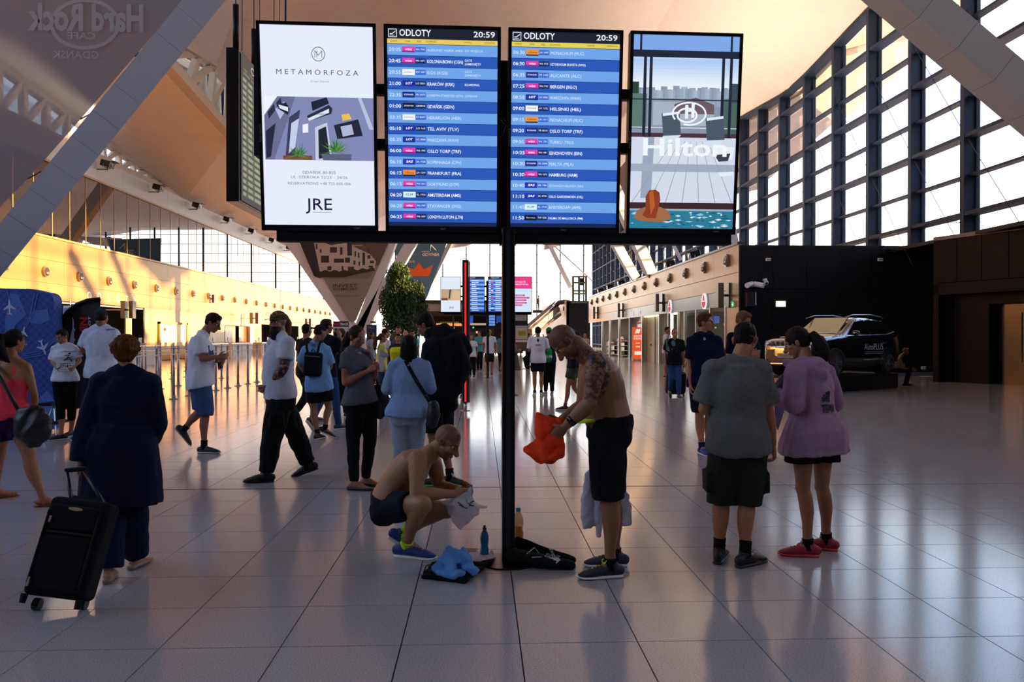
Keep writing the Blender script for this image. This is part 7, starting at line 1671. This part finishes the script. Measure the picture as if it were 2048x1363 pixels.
# sunglasses on heads, glasses
def specs(J, hf, s, root, name, c, up=0.02, fwd=.40, hw=.17, hu=(0, 0, 1)):
    hf = V(hf).normalized(); hl = V(hu).cross(hf).normalized(); u = hf.cross(hl); u = -u if u.z < 0 else u; h = .236*s; P0 = J['hd']+u*up*h; mb = MB()
    for q in (-1, 1):
        cc = P0+hf*fwd*h+hl*q*hw*h
        N = 12; pts = [cc+hl*.13*h*math.cos(2*math.pi*i/N)+u*.085*h*math.sin(2*math.pi*i/N) for i in range(N+1)]; mb.tube(pts, .0022, 6)
        mb.tube([cc+hl*q*.13*h, P0+hf*.25*h+hl*q*.35*h, P0-hf*.05*h+hl*q*.36*h], .0024, 6)
    mb.tube([P0+hf*(fwd+.02)*h-hl*.05*h, P0+hf*(fwd+.02)*h+hl*.05*h], .0025, 6); return mb.build(name, mat('specs_'+c, c, .3), root)
specs(JU, (.88, -.08, -.46), 1.045, M_cup, 'spectacles', '14141a'); specs(JD, (-.42, -.90, -.05), 1.045, M_beard, 'sunglasses', 'c8a030', up=.36, fwd=.42); specs(JS, (.95, -.1, -.1), .98, M_sit, 'sunglasses', 'd8dce4', up=.38, fwd=.22); specs(JP, (.45, .85, -.05), .92, M_pink, 'sunglasses', '3a1a3a', up=.02)
# bib number card
Yb2 = 12.0; t = thing('race_number', 'white race number card reading 1714 held at the woman waist', 'card', pt(128, 733, Yb2)); a, b = pt(117, 741, Yb2), pt(145, 725, Yb2)
MB().bb((a.x, Yb2-.002, a.z), (b.x, Yb2+.002, b.z)).build('card', mat('card_white', 'd0cfcb', .7), t); MB().bb((pt(110, 0, Yb2).x, Yb2, a.z+.01), (a.x-.005, Yb2+.004, b.z)).build('side_strip', mat('card_white', 'd0cfcb'), t)
mb = MB(); text(mb, '1714', pt(128, 732, Yb2-.006), X_, Z_, .062, 'CENTER', width=.115, bold=.04); mb.bb((a.x+.03, Yb2-.005, a.z+.018), (b.x-.08, Yb2-.004, a.z+.024)); mb.bb((a.x+.02, Yb2-.005, b.z-.014), (b.x-.02, Yb2-.004, b.z-.008)); mb.build('lettering', mat('ink', '15161c', .6), t)
def on_top(root, fn, d, m, name='print', off=.004):
    ob = bpy.data.objects[root['_top']]; mb = MB(); fn(mb); decal(ob, mb, d, off, name, m)
ink = mat('ink_blue', '232c55', .7)
def f(mb):
    o = pt(130, 714, 12.1); 
    mb.tube([o+V((-.05, 0, -.05)), o+V((-.01, 0, -.02)), o+V((.01, 0, .03))], .008, 5); mb.tube([o+V((.05, 0, -.06)), o+V((.02, 0, -.02)), o+V((0, 0, 0))], .008, 5); mb.ball(o+V((.012, 0, .055)), .014); mb.tube([o+V((-.04, 0, .02)), o+V((.0, 0, .03)), o+V((.04, 0, .0))], .006, 5)
    text(mb, 'LOTNISKO GDAŃSK', pt(130, 703, 12.1), X_, Z_, .03, 'CENTER', width=.19); text(mb, 'RUN & FLY', pt(132, 719, 12.1), X_, Z_, .03, 'CENTER', width=.12, bold=.03)
on_top(M_bib, f, (0, 1, 0), ink)
on_top(M_cap, lambda mb: text(mb, 'Lagardère', pt(206, 658, 11.9), X_, Z_, .045, 'CENTER', width=.12, bold=.01), (0, 1, 0), ink)
def f(mb):
    for q in (-1, 1): o = pt(1412+q*1.6, 677, 10.3); mb.tube([o+V((-.014*q, 0, .018)), o+V((.004*q, 0, 0)), o+V((-.014*q, 0, -.018))], .005, 5)
on_top(M_navy, f, (0, 1, 0), mat('mark_white', 'd8dce8', .6), 'chest_mark')
def f(mb):
    n_ = V((.25, .97, 0)); 
    o = pt(1652, 795, 5.5); r_ = V((.97, -.25, 0))
    text(mb, 'TEAM', pt(1656, 817, 5.5), r_, Z_, .075, 'CENTER', width=.13, bold=.04); mb.tube([pt(1652, 783, 5.5), pt(1654, 790, 5.5), pt(1655, 797, 5.5), pt(1654, 802, 5.5)], [(.022, .004), (.014, .004), (.014, .004), (.018, .004)], 12, dome=True, side=r_)
    for (x, y, rr2) in ((1644, 790, .008), (1641, 795, .008), (1647, 795, .008), (1644, 799, .013)): mb.ball(pt(x, y, 5.5), (rr2, .003, rr2), None, 8, 6)
on_top(M_hoody, f, (.0, 1, 0), mat('ink', '15161c'), 'back_print', .005)
on_top(M_w15, lambda mb: (mb.ball(pt(1077, 680, 20.4), (.03, .01, .045), None, 8, 6), text(mb, 'RUN', pt(1077, 690, 20.4), X_, Z_, .06, 'CENTER', bold=.02)), (0, 1, 0), mat('ink', '15161c'))
def f(mb):
    o = pt(1349, 690, 19.6); mb.ball(o+V((.02, 0, .05)), (.05, .01, .08), None, 10, 6); mb.prism([o+V((-.16, 0, .16)), o+V((-.06, 0, .14)), o+V((-.07, 0, -.16)), o+V((-.15, 0, -.12))], (0, .01, 0)); mb.tube([o+V((-.03, 0, -.1)), o+V((.1, 0, -.14))], .02, 6)
on_top(M_lug, f, (0, 1, 0), mat('teal_print', '3f6a6a', .7))
def f(mb):
    for (x, y, w_, h_) in ((432, 690, .05, .10), (435, 700, .05, .05)): mb.prism([pt(x, y, 10.7), pt(x+4, y, 10.8), pt(x+4, y+14, 10.8), pt(x, y+14, 10.7)], (0.01, 0, 0))
    text(mb, 'RUN', pt(433, 712, 10.75), V((.2, 1, 0)), Z_, .12, 'CENTER', bold=.05)
on_top(M_cup, f, (-1, 0, 0), mat('navy_print', '1c2f5c', .7), 'chest_print')
# paper cup
t = thing('paper_cup', 'brown paper coffee cup with a pale band held by the man in spectacles', 'cup', pt(441, 735, 10.85)); c = pt(441, 731, 10.86)
MB().tube([c-Z_*.055, c+Z_*.055], [.030, .040], 16).build('cup', mat('cup_brown', '4a3a30', .6), t, smooth=True); MB().tube([c+Z_*.054, c+Z_*.062], .042, 16).build('rim', mat('cup_rim', 'd8d2c8', .5), t); MB().tube([c-Z_*.054, c-Z_*.038], [.0305, .032], 16).build('band', mat('cup_rim', 'd8d2c8'), t)
# backpack
t = thing('backpack', 'small black backpack with grey top flap on the sky blue t-shirt man', 'backpack', pt(627, 730, 12.0)); c = pt(626, 728, 12.02)
o = MB().box(c, (.27, .12, .36), Matrix.Rotation(.08, 3, 'Y')).build('pack_body', fabric('pack_black', '121217'), t); b = o.modifiers.new('b', 'BEVEL'); b.width = .04; b.segments = 3
MB().box(c+V((0, -.065, -.04)), (.22, .03, .22), Matrix.Rotation(.08, 3, 'Y')).build('pocket', fabric('pack_black', '121217'), t, bevel=.01); MB().box(c+V((0, -.062, .12)), (.23, .012, .02), Matrix.Rotation(.08, 3, 'Y')).build('zip', mat('zip_grey', '4a4a50', .4), t)
for q in (-1, 1): MB().tube([c+V((.07*q, -.02, .16)), c+V((.09*q, -.02, .26)), c+V((.10*q, .04, .34)), c+V((.11*q, .16, .33))], (.018), 8).build('strap', fabric('pack_black', '121217'), t, smooth=True)
MB().tube([c+V((-.03, 0, .18)), c+V((0, 0, .23)), c+V((.03, 0, .18))], .008, 8).build('loop', fabric('pack_black', '121217'), t)
# cross-body bag, denim woman
t = thing('shoulder_bag', 'dark bag on a long black strap across the denim jacket woman', 'bag', pt(866, 830, 7.5))
def f(mb): mb.tube([pt(866, 806, 7.45), pt(867, 830, 7.45), pt(864, 850, 7.45)], [(.05, .03), (.065, .04), (.05, .03)], 14, dome=True)
lump(f, .010, 'bag_body', mat('soft_leather', '111116'), t, .004, 20)
jk = bpy.data.objects[M_dj['_top']]; mb = MB()
pp_ = [pt(806+ (858-806)*i/14, 722+(812-722)*i/14, 7.3) for i in range(15)]
for a, b in zip(pp_, pp_[1:]): mb.beam(a, b+(b-a)*.1, .034, .004, up=(0, 1, 0))
decal(jk, mb, (0, 1, 0), .006, 'shoulder_strap', mat('soft_leather', '111116'))
mb = MB()
for (x, y) in ((808, 848), (832, 848)):
    pass
# shoulder bag and flower of grey t-shirt woman
t = thing('shoulder_bag', 'black handbag hanging behind the grey t-shirt woman', 'bag', pt(760, 800, 8.3))
def f(mb): mb.tube([pt(757, 775, 8.3), pt(762, 795, 8.3), pt(762, 820, 8.3), pt(758, 830, 8.3)], [(.06, .04), (.09, .05), (.08, .05), (.05, .04)], 14, dome=True)
lump(f, .012, 'bag_body', mat('soft_leather', '111116'), t, .006, 20); MB().tube([pt(757, 778, 8.3), pt(750, 740, 8.25), pt(738, 706, 8.2), pt(730, 703, 8.3)], .012, 8).build('strap', mat('soft_leather', '111116'), t, smooth=True)
t = thing('leaflet', 'folded pale paper held up between the two women', 'paper', pt(762, 712, 8.0)); MB().prism([pt(757, 712, 7.95), pt(762, 698, 7.95), pt(778, 710, 8.05), pt(768, 716, 8.05)], (0, .004, .003)).build('sheet', mat('paper_white', 'b9b6c4'), t); MB().prism([pt(757, 712, 7.95), pt(768, 716, 8.05), pt(768, 738, 8.1), pt(760, 742, 8.0)], (0, .004, 0)).build('sheet_fold', mat('paper_white', 'b9b6c4'), t)
# papers of hoodie woman
t = thing('race_papers', 'printed papers held by the woman in the lilac hooded jacket', 'paper', pt(1560, 780, 5.62)); Yp = 5.60
MB().prism([pt(1541, 775, Yp), pt(1568, 744, Yp), pt(1577, 752, Yp+.1), pt(1573, 784, Yp+.1), pt(1543, 790, Yp)], (0, .003, 0)).build('sheet', mat('sheet_white', 'a5a8ba', .7), t)
MB().prism([pt(1548, 806, Yp+.12), pt(1570, 815, Yp+.12), pt(1556, 862, Yp+.12), pt(1552, 850, Yp+.12)], (0, .003, 0)).build('sheet_lower', mat('sheet_blue', '8f98c4', .7), t)
mb = MB(); uu = (pt(1568, 744, Yp)-pt(1541, 775, Yp)).normalized()
for k in range(5): o = pt(1549+k*3, 780-k*3, Yp-.004); mb.beam(o, o+V((.03+.01*(k % 2), 0, .012)), .003, .001, up=(0, 1, 0))
mb.box(pt(1563, 780, Yp-.004), (.032, .002, .014)); mb.box(pt(1566, 765, Yp-.004), (.008, .002, .010)); mb.beam(pt(1552, 768, Yp-.004), pt(1566, 751, Yp-.004), .003, .001, up=(0, 1, 0))
mb.build('lettering', mat('ink', '15161c'), t)
# green drawstring sack, dark bag of group
t = thing('drawstring_sack', 'bright green drawstring sack on the back of the man in the green cap', 'bag', pt(1096, 705, 20.8))
def f(mb): mb.tube([pt(1094, 690, 20.85), pt(1095, 702, 20.8), pt(1095, 715, 20.8), pt(1095, 721, 20.8)], [(.06, .05), (.12, .08), (.13, .09), (.09, .06)], 14, dome=True)
sk = lump(f, .018, 'sack', fabric('green_fabric', '178a4a'), t, .01, 14); mb = MB(); text(mb, 'RUN', pt(1098, 713, 20.6), X_, Z_, .09, 'CENTER', bold=.03); decal(sk, mb, (0, 1, 0), .006, 'print', mat('mark_white', 'd8dce8'))
MB().tube([pt(1094, 692, 20.8), pt(1089, 678, 20.8), pt(1086, 668, 20.9)], .012, 6).build('cord', M_black, t)
t = thing('tote_bag', 'flat black bag in the hand of the white t-shirt man', 'bag', pt(1055, 722, 20.6)); MB().prism([pt(1045, 716, 20.6), pt(1054, 708, 20.6), pt(1060, 736, 20.6), pt(1057, 739, 20.6), pt(1050, 735, 20.6)], (0, .08, 0)).build('bag_body', M_black, t, bevel=.01)
# hi-vis vest on worker
if 796 in CR:
    rt, Jv = CR[796]; c = (Jv['sL']+Jv['sR'])/2
    mb = MB(); torso(mb, Jv, .91, 'f', 1.1, e=.05, u0=.1, u1=.98); sf = remesh(mb, .02, 2); put('safety_vest', [sf], fabric('hivis_yellow', 'c8d820'), rt, attr=False)
# ---- blue backdrop with planes
Yd = 13.2; bd_ = thing('backdrop_wall', 'tall blue photo backdrop printed with white aeroplanes at the left edge', 'backdrop', pt(20, 750, Yd))
pts = [(-260, 572), (60, 577)]+[(90+18*math.sin(a), 604-18*math.cos(a)-2) for a in [i*math.pi/2/6 for i in range(7)]]+[(110, 840), (108, 858), (-260, 868)]
M_bd = mat('backdrop_blue', '2a55a8', .6)
n = M_bd.node_tree.nodes; l = M_bd.node_tree.links; tcn = n.new('ShaderNodeTexCoord'); ck = n.new('ShaderNodeTexChecker'); ck.inputs['Scale'].default_value = 16; ck.inputs['Color1'].default_value = rgb('1f489c'); ck.inputs['Color2'].default_value = rgb('2a58b4')
l.new(tcn.outputs['Object'], ck.inputs[0]); l.new(ck.outputs[0], n['Principled BSDF'].inputs['Base Color'])
MB().prism([pt(x, y, Yd) for x, y in pts], (0, .25, 0)).build('fabric_panel', M_bd, bd_)
mb = MB()
for pl in ([(10, 640), (20, 585), (36, 588), (46, 612), (52, 628), (30, 650), (20, 700), (10, 760)], [(60, 622), (95, 618), (100, 640), (80, 648), (58, 645)], [(-10, 655), (15, 690), (5, 720), (-20, 720)], [(75, 800), (95, 780), (108, 800), (106, 840), (80, 840)]): mb.poly([pt(x, y, Yd-.006) for x, y in pl])
mb.build('map_print', mat('map_blue', '4a7ad0', .6), bd_)
def plane(mb, px, py, s_, ang):
    sh = [(0, 1), (.10, .75), (.12, .30), (.72, -.20), (.72, -.34), (.12, -.10), (.08, -.62), (.30, -.84), (.30, -.95), (0, -.82)]
    sh = sh+[(-x, y) for x, y in sh[::-1][1:-1]]; a = math.radians(ang); mb.poly([pt(px+s_*(x*math.cos(a)+y*math.sin(a)), py-s_*(-x*math.sin(a)+y*math.cos(a)), Yd-.014) for x, y in sh])
mb = MB(); plane(mb, 19, 614, 17, -2); plane(mb, 46, 666, 15, 14); plane(mb, 86, 694, 17, 160); mb.build('plane_print', mat('plane_white', 'c9d4f2', .6), bd_)
mb = MB()
for (x, y, w_) in ((34, 614, 3), (40, 619, 3), (12, 628, 6), (94, 719, 3)): mb.poly([pt(x, y, Yd-.010), pt(x+w_, y, Yd-.010), pt(x+w_, y+3, Yd-.010), pt(x, y+3, Yd-.010)])
mb.build('red_marks', mat('red_mark', 'a8304a', .6), bd_)
mb = MB()
for (a, b, c_) in (((70, 585), (62, 625), (52, 650)), ((76, 586), (66, 628), (54, 652)), ((48, 712), (80, 706), (110, 680)), ((48, 708), (78, 702), (108, 676)), ((48, 716), (84, 710), (112, 690)), ((14, 578), (17, 590), (19, 598)), ((80, 790), (96, 812), (108, 840))): mb.tube([pt(*a, Yd-.01), pt(*b, Yd-.01), pt(*c_, Yd-.01)], .006, 5)
mb.build('line_print', mat('line_blue', '6a96e0', .6), bd_)
# feather flag
Yf = 13.6; ff_ = thing('feather_flag', 'dark feather flag with orange lettering and a white wing', 'flag', pt(170, 872, Yf))
arcp = [(108, 690), (112, 660), (122, 640), (136, 622), (155, 608), (176, 600), (200, 598)]
MB().prism([pt(x, y, Yf) for x, y in arcp]+[pt(200, 700, Yf), pt(185, 800, Yf), pt(150, 820, Yf), pt(112, 780, Yf)], (0, .01, 0)).build('flag_cloth', mat('flag_dark', '281d1c', .7), ff_)
mb = MB(); mb.tube([pt(x, y, Yf-.02) for x, y in arcp], .035, 8); mb.tube([pt(108, 690, Yf), pt(110, 780, Yf), pt(112, 865, Yf)], .018, 8); mb.build('pole', M_black, ff_, smooth=True)
mb = MB(); mb.poly([pt(x, y, Yf-.012) for x, y in ((145, 633), (147.5, 640), (148, 656), (151, 659), (148, 664), (148.5, 676), (151, 679), (148, 683), (149, 700), (140, 700), (139, 683), (145, 655))]); mb.build('wing_print', mat('plane_white', 'c9d4f2'), ff_)
mb = MB(); text(mb, 'WIN', pt(168, 658, Yf-.015), Z_, V((-1, 0, 0)), .17, 'CENTER', width=.42, bold=.04); mb.build('orange_lettering', mat('flag_orange', 'c83a28', .7), ff_); mb = MB(); text(mb, 'PILOT', pt(179, 650, Yf-.015), Z_, V((-1, 0, 0)), .05, 'CENTER', width=.3, bold=.02); mb.build('white_lettering', mat('plane_white', 'c9d4f2'), ff_)
t = thing('folding_stand', 'small dark folding stand on thin legs below the backdrop edge', 'stand', pt(92, 850, 12.6)); c = pt(96, 808, 12.6); c2 = V((c.x, 12.6, 0))
MB().bb((c.x-.12, 12.5, c.z-.02), (c.x+.10, 12.9, c.z+.02)).build('top', M_black, t); MB().bb((c.x-.10, 12.52, c.z-.30), (c.x+.18, 12.9, c.z-.26)).build('shelf', M_black, t)
for q in ((-.1, 0), (.12, 0), (0, .25), (.3, -.1)): MB().tube([c2+V((q[0], q[1], 0)), c2+V((.03, .1, c.z))], .010, 6).build('leg', M_chrome, t)
# ---- car on its platform
hd_ = V((-.83, -.556, 0)).normalized(); lf_ = V((.556, -.83, 0)).normalized()
p0, p1 = V((8.1, 20.62, 0)), V((12.62, 23.75, 0)); bkv = -lf_*2.7
pf = thing('car_platform', 'low black display platform under the black car', 'platform', (p0+p1)/2)
MB().prism([p0, p1, p1+bkv, p0+bkv], (0, 0, .44)).build('deck', mat('platform_black', '0d0d10', .35), pf)
MB().prism([p0+Z_*.44, p1+Z_*.44, p1-lf_*.10+Z_*.44, p0-lf_*.10+Z_*.44], (0, 0, .012)).build('edge_trim', mat('trim_grey', '7d828c', .4, .7), pf); MB().prism([p0-lf_*.1+Z_*.44, p1-lf_*.1+Z_*.44, p1+bkv+Z_*.44, p0+bkv+Z_*.44], (0, 0, .008)).build('deck_sheet', mat('deck_grey', '2c2d30', .5), pf)
for q in (.33, .66): a = p0.lerp(p1, q); MB().prism([a+lf_*.004, a+hd_*.01+lf_*.004, a+hd_*.01+lf_*.004+Z_*.43, a+lf_*.004+Z_*.43], lf_*.004).build('joint', M_black, pf)
t = thing('leaflet_box', 'clear leaflet box lying on the platform by the car front wheel', 'box', pt(1681, 745, 21.9)); c = pt(1683, 740, 22.3); c.z = .47; MB().box(c+V((-.3, .35, .08)), (.28, .2, .15), Matrix.Rotation(.3, 3, 'Y')).build('box', mat('clear_box', 'a8a4a8', .2, alpha=.8), t); MB().box(c+V((-.3, .35, .05)), (.2, .12, .06)).build('leaflets', mat('leaflet_warm', 'a08878', .6), t)
cmid = V((10.10, 22.57, .452)); car = thing('car', 'black compact off-road car with white dealer lettering on the display platform', 'car', cmid, math.atan2(hd_.y, hd_.x))
M_paint = mat('car_paint', '07080c', .18, 0, coat=1, spec=.6); M_clad = mat('car_cladding', '121214', .55); M_cg = mat('car_glass', '0c0d10', .06, spec=.8)
st = [ # x, halfwidth, sill, shoulder z, hood/belt z, roof z, roof halfwidth
 (2.20, .62, .42, .70, .80, .80, .45), (2.13, .78, .30, .78, .93, .94, .60), (1.95, .88, .24, .86, 1.01, 1.04, .68), (1.55, .90, .24, .90, 1.05, 1.09, .70), (1.05, .905, .24, .92, 1.08, 1.13, .72),
 (.80, .905, .24, .93, 1.09, 1.17, .70), (.35, .905, .24, .94, 1.10, 1.42, .64), (.0, .905, .24, .95, 1.11, 1.60, .60), (-.5, .905, .24, .95, 1.12, 1.655, .60), (-1.1, .905, .24, .96, 1.14, 1.64, .59), (-1.6, .90, .24, .97, 1.17, 1.58, .57), (-1.9, .88, .28, .98, 1.19, 1.46, .55), (-2.08, .84, .34, .98, 1.16, 1.24, .58), (-2.18, .74, .44, .92, 1.05, 1.08, .55)]
mb = MB(); rings = []
for (x, hw, sl, shz, bz, rz_, rw) in st:
    half = [(hw*.86, sl), (hw*.97, sl+.14), (hw, (sl+shz)/2), (hw*.985, shz), (hw*.93, bz), (rw+(hw*.93-rw)*.42, bz+(rz_-bz)*.55), (rw, rz_-.03*(rz_ > bz+.1)), (rw*.55, rz_+.012), (0, rz_+.02)]
    rings.append([(x, y, z) for y, z in half]+[(x, -y, z) for y, z in half[::-1][1:]])
nv = len(rings[0]); vs = [p for r_ in rings for p in r_]; fs = []
for i in range(len(rings)-1):
    for j in range(nv): fs.append((i*nv+j, i*nv+(j+1) % nv, (i+1)*nv+(j+1) % nv, (i+1)*nv+j))
fs.append(tuple(range(nv))); fs.append(tuple((len(rings)-1)*nv+j for j in range(nv))[::-1])
o = mb.add(vs, fs).build('body', M_paint, car, smooth=True, world=False); q = o.modifiers.new('s', 'SUBSURF'); q.levels = 1; q.render_levels = 2
def side(pts, name, m, off=.012, yk=1):                     # a panel on the left flank following its slope
    vs = []
    for x, z in pts:
        for k in range(len(st)-1):
            if st[k+1][0] <= x <= st[k][0]:
                t_ = (st[k][0]-x)/(st[k][0]-st[k+1][0]); r_ = [st[k][i]+(st[k+1][i]-st[k][i])*t_ for i in range(7)]; break
        hw, bz, rz_, rw = r_[1], r_[4], r_[5], r_[6]
        if z <= bz: y = np.interp(z, [r_[2], r_[2]+.14, r_[3], bz], [hw*.86, hw*.97, hw*.985, hw*.93])
        else: y = np.interp(z, [bz, bz+(rz_-bz)*.55, rz_], [hw*.93, rw+(hw*.93-rw)*.42, rw])
        vs.append((x, (y+off)*yk, z))
    mb = MB(); mb.prism(vs, (0, -.015*yk, 0)); return mb.build(name, m, car, world=False)
for yk in (1, -1):
    side([(.62, 1.14), (.05, 1.50), (-.42, 1.56), (-.42, 1.14)], 'door_window', M_cg, yk=yk); side([(-.50, 1.14), (-.50, 1.56), (-1.10, 1.55), (-1.22, 1.18)], 'door_window', M_cg, yk=yk); side([(-1.28, 1.20), (-1.18, 1.54), (-1.50, 1.48), (-1.80, 1.26)], 'quarter_window', M_cg, yk=yk)
    side([(.70, 1.115), (.70, 1.135), (-1.25, 1.165), (-1.82, 1.25), (-1.82, 1.225), (-1.25, 1.14)], 'chrome_strip', M_chrome, .018, yk); side([(-.05, .86), (-.05, .89), (-.25, .895), (-.25, .865)], 'door_handle', M_chrome, .035, yk); side([(-1.0, .90), (-1.0, .93), (-1.2, .935), (-1.2, .905)], 'door_handle', M_chrome, .035, yk)
    side([(.86, .26), (.86, .40), (-.86, .40), (-.86, .26)], 'sill_cladding', M_clad, .02, yk)
    for x in (.62, -.46, -1.22): side([(x, .42), (x, 1.10), (x-.008, 1.10), (x-.008, .42)], 'door_gap', M_black, .004, yk)
    for wx in (1.33, -1.31):
        mb = MB(); N = 14
        for i in range(N):
            a, b = math.pi*i/N-.1, math.pi*(i+1)/N-.1+.02; P5 = lambda a_, r_: (wx+r_*math.cos(a_), .925*yk, .34+r_*math.sin(a_))
            mb.prism([P5(a, .37), P5(b, .37), P5(b, .45), P5(a, .45)], (0, -.10*yk, 0))
        mb.build('arch_cladding', M_clad, car, world=False)
        MB().tube([(wx, .60*yk, .37), (wx, .70*yk, .37), (wx, .895*yk, .37), (wx, .905*yk, .37)], [.365, .365, .365, .33], 32).build('wheel_well', M_black, car, world=False)
        wlo = MB().tube([(wx, .72*yk, .345), (wx, .74*yk, .345), (wx, .90*yk, .345), (wx, .925*yk, .345)], [.30, .345, .345, .31], 32).build('tyre', mat('rubber', '101012', .8), car, smooth=False, world=False)
        rm = MB(); rm.tube([(wx, .90*yk, .345), (wx, .932*yk, .345), (wx, .932*yk, .345)], [.235, .235, .22], 32)
        rmo = MB().tube([(wx, .918*yk, .345), (wx, .929*yk, .345)], .232, 32).build('rim_dish', mat('rim_dark', '1c1c20', .4), wlo, world=False)
        rm = MB()
        for k in range(5):
            a = math.radians(90+72*k+ (20 if wx < 0 else 5)); d = V((math.cos(a), 0, math.sin(a))); sdv = V((-d.z, 0, d.x)); c = V((wx, .94*yk, .345))
            rm.prism([c+sdv*.035, c+d*.225+sdv*.062, c+d*.225+sdv*.012, c+d*.07, c+d*.225-sdv*.012, c+d*.225-sdv*.062, c-sdv*.035], (0, -.02*yk, 0))
        rm.tube([(wx, .925*yk, .345), (wx, .95*yk, .345)], .045, 16); N = 28
        for i in range(N):
            a, b = 2*math.pi*i/N, 2*math.pi*(i+1)/N; P5 = lambda a_, r_: (wx+r_*math.cos(a_), .942*yk, .345+r_*math.sin(a_)); rm.prism([P5(a, .222), P5(b, .222), P5(b, .24), P5(a, .24)], (0, -.03*yk, 0))
        rm.build('rim_spokes', mat('alloy', 'aeb2ba', .25, .9), wlo, world=False)
    MB().tube([(.42, .60*yk, 1.62), (.0, .60*yk, 1.70), (-.9, .585*yk, 1.715), (-1.5, .57*yk, 1.66), (-1.62, .57*yk, 1.62)], .018, 8).build('roof_rail', M_chrome, car, smooth=True, world=False)
    m = MB().ball((.55, 1.02*yk, 1.19), (.075, .12, .075)).build('wing_mirror', M_paint, car, smooth=True, world=False); MB().beam((.52, .88*yk, 1.14), (.55, .98*yk, 1.16), .04, .03).build('mirror_arm', M_clad, m, world=False)
    MB().prism([(2.16, .52*yk, .84), (2.10, .80*yk, .84), (1.90, .885*yk, .90), (1.95, .86*yk, .98), (2.13, .60*yk, .97)], (-.03, 0, .0)).build('headlight', mat('headlamp', '6f86a4', .1, .5), car, world=False)
    MB().ball((2.10, .66*yk, .90), (.06, .07, .055)).build('headlight_lens', mat('lens_white', 'd8e2ee', .1, .3), car, smooth=True, world=False)
    MB().prism([(-2.10, .80*yk, 1.02), (-2.17, .62*yk, 1.02), (-2.13, .62*yk, 1.14), (-2.02, .82*yk, 1.14)], (.02, 0, 0)).build('tail_light', mat('tail_red', '4a0a0c', .2), car, world=False)
mb = MB(); mb.prism([(.84, -.62, 1.135), (.84, .62, 1.135), (.10, .52, 1.60), (.10, -.52, 1.60)], (.02, 0, .03)); ws = mb.build('windscreen', mat('windscreen_glass', '8a8468', .12, .35, spec=.8), car, world=False)
mb = MB(); mb.prism([(-2.02, -.5, 1.24), (-2.02, .5, 1.24), (-1.72, .46, 1.54), (-1.72, -.46, 1.54)], (-.02, 0, .02)); mb.build('rear_window', M_cg, car, world=False)
for q in range(7):
    y = -.45+q*.15; mb = MB(); N = 14; ring_ = [(2.175-.05*abs(y), y+.062*math.copysign(abs(math.cos(a))**.5, math.cos(a)), .885+.075*math.copysign(abs(math.sin(a))**.5, math.sin(a))) for a in [2*math.pi*i/N for i in range(N+1)]]
    mb.tube(ring_, .010, 6); g_ = mb.build('grille_ring', M_chrome, car, world=False); MB().bb((2.12-.05*abs(y), y-.05, .82), (2.165-.05*abs(y), y+.05, .95)).build('grille_mesh', M_black, g_, world=False)
pl_ = MB().box((2.25, 0, .58), (.015, .52, .12)).build('number_plate', mat('plate_silver', '8a8c90', .5), car, world=False); mb = MB(); text(mb, 'AutoPLUS', (2.262, 0, .58), (0, 1, 0), Z_, .10, 'CENTER', width=.36); mb.build('plate_lettering', M_black, pl_, world=False)
MB().beam((2.20, -.60, .36), (2.20, .60, .36), .05, .03).build('bumper_strip', M_chrome, car, world=False); MB().bb((2.0, -.6, .40), (2.19, .6, .74)).build('bumper_grille', M_clad, car, world=False)
mb = MB(); text(mb, 'AutoPLUS', (-.50, .935, .80), (-1, 0, 0), Z_, .26, 'CENTER', width=.98, bold=.0, out=0)
mb.box((-.50, .936, .675), (1.02, .003, .008)); text(mb, 'centrum motoryzacyjne', (-.50, .936, .63), (-1, 0, 0), Z_, .065, 'CENTER', width=.94); text(mb, 'www.autoplus.com.pl  58 771 00 00', (-.50, .932, .46), (-1, 0, 0), Z_, .065, 'CENTER', width=1.02)
mb.build('dealer_lettering', mat('vinyl_white', 'b9bcc8', .5), car, world=False)
bpy.data.scenes.remove(TMP)
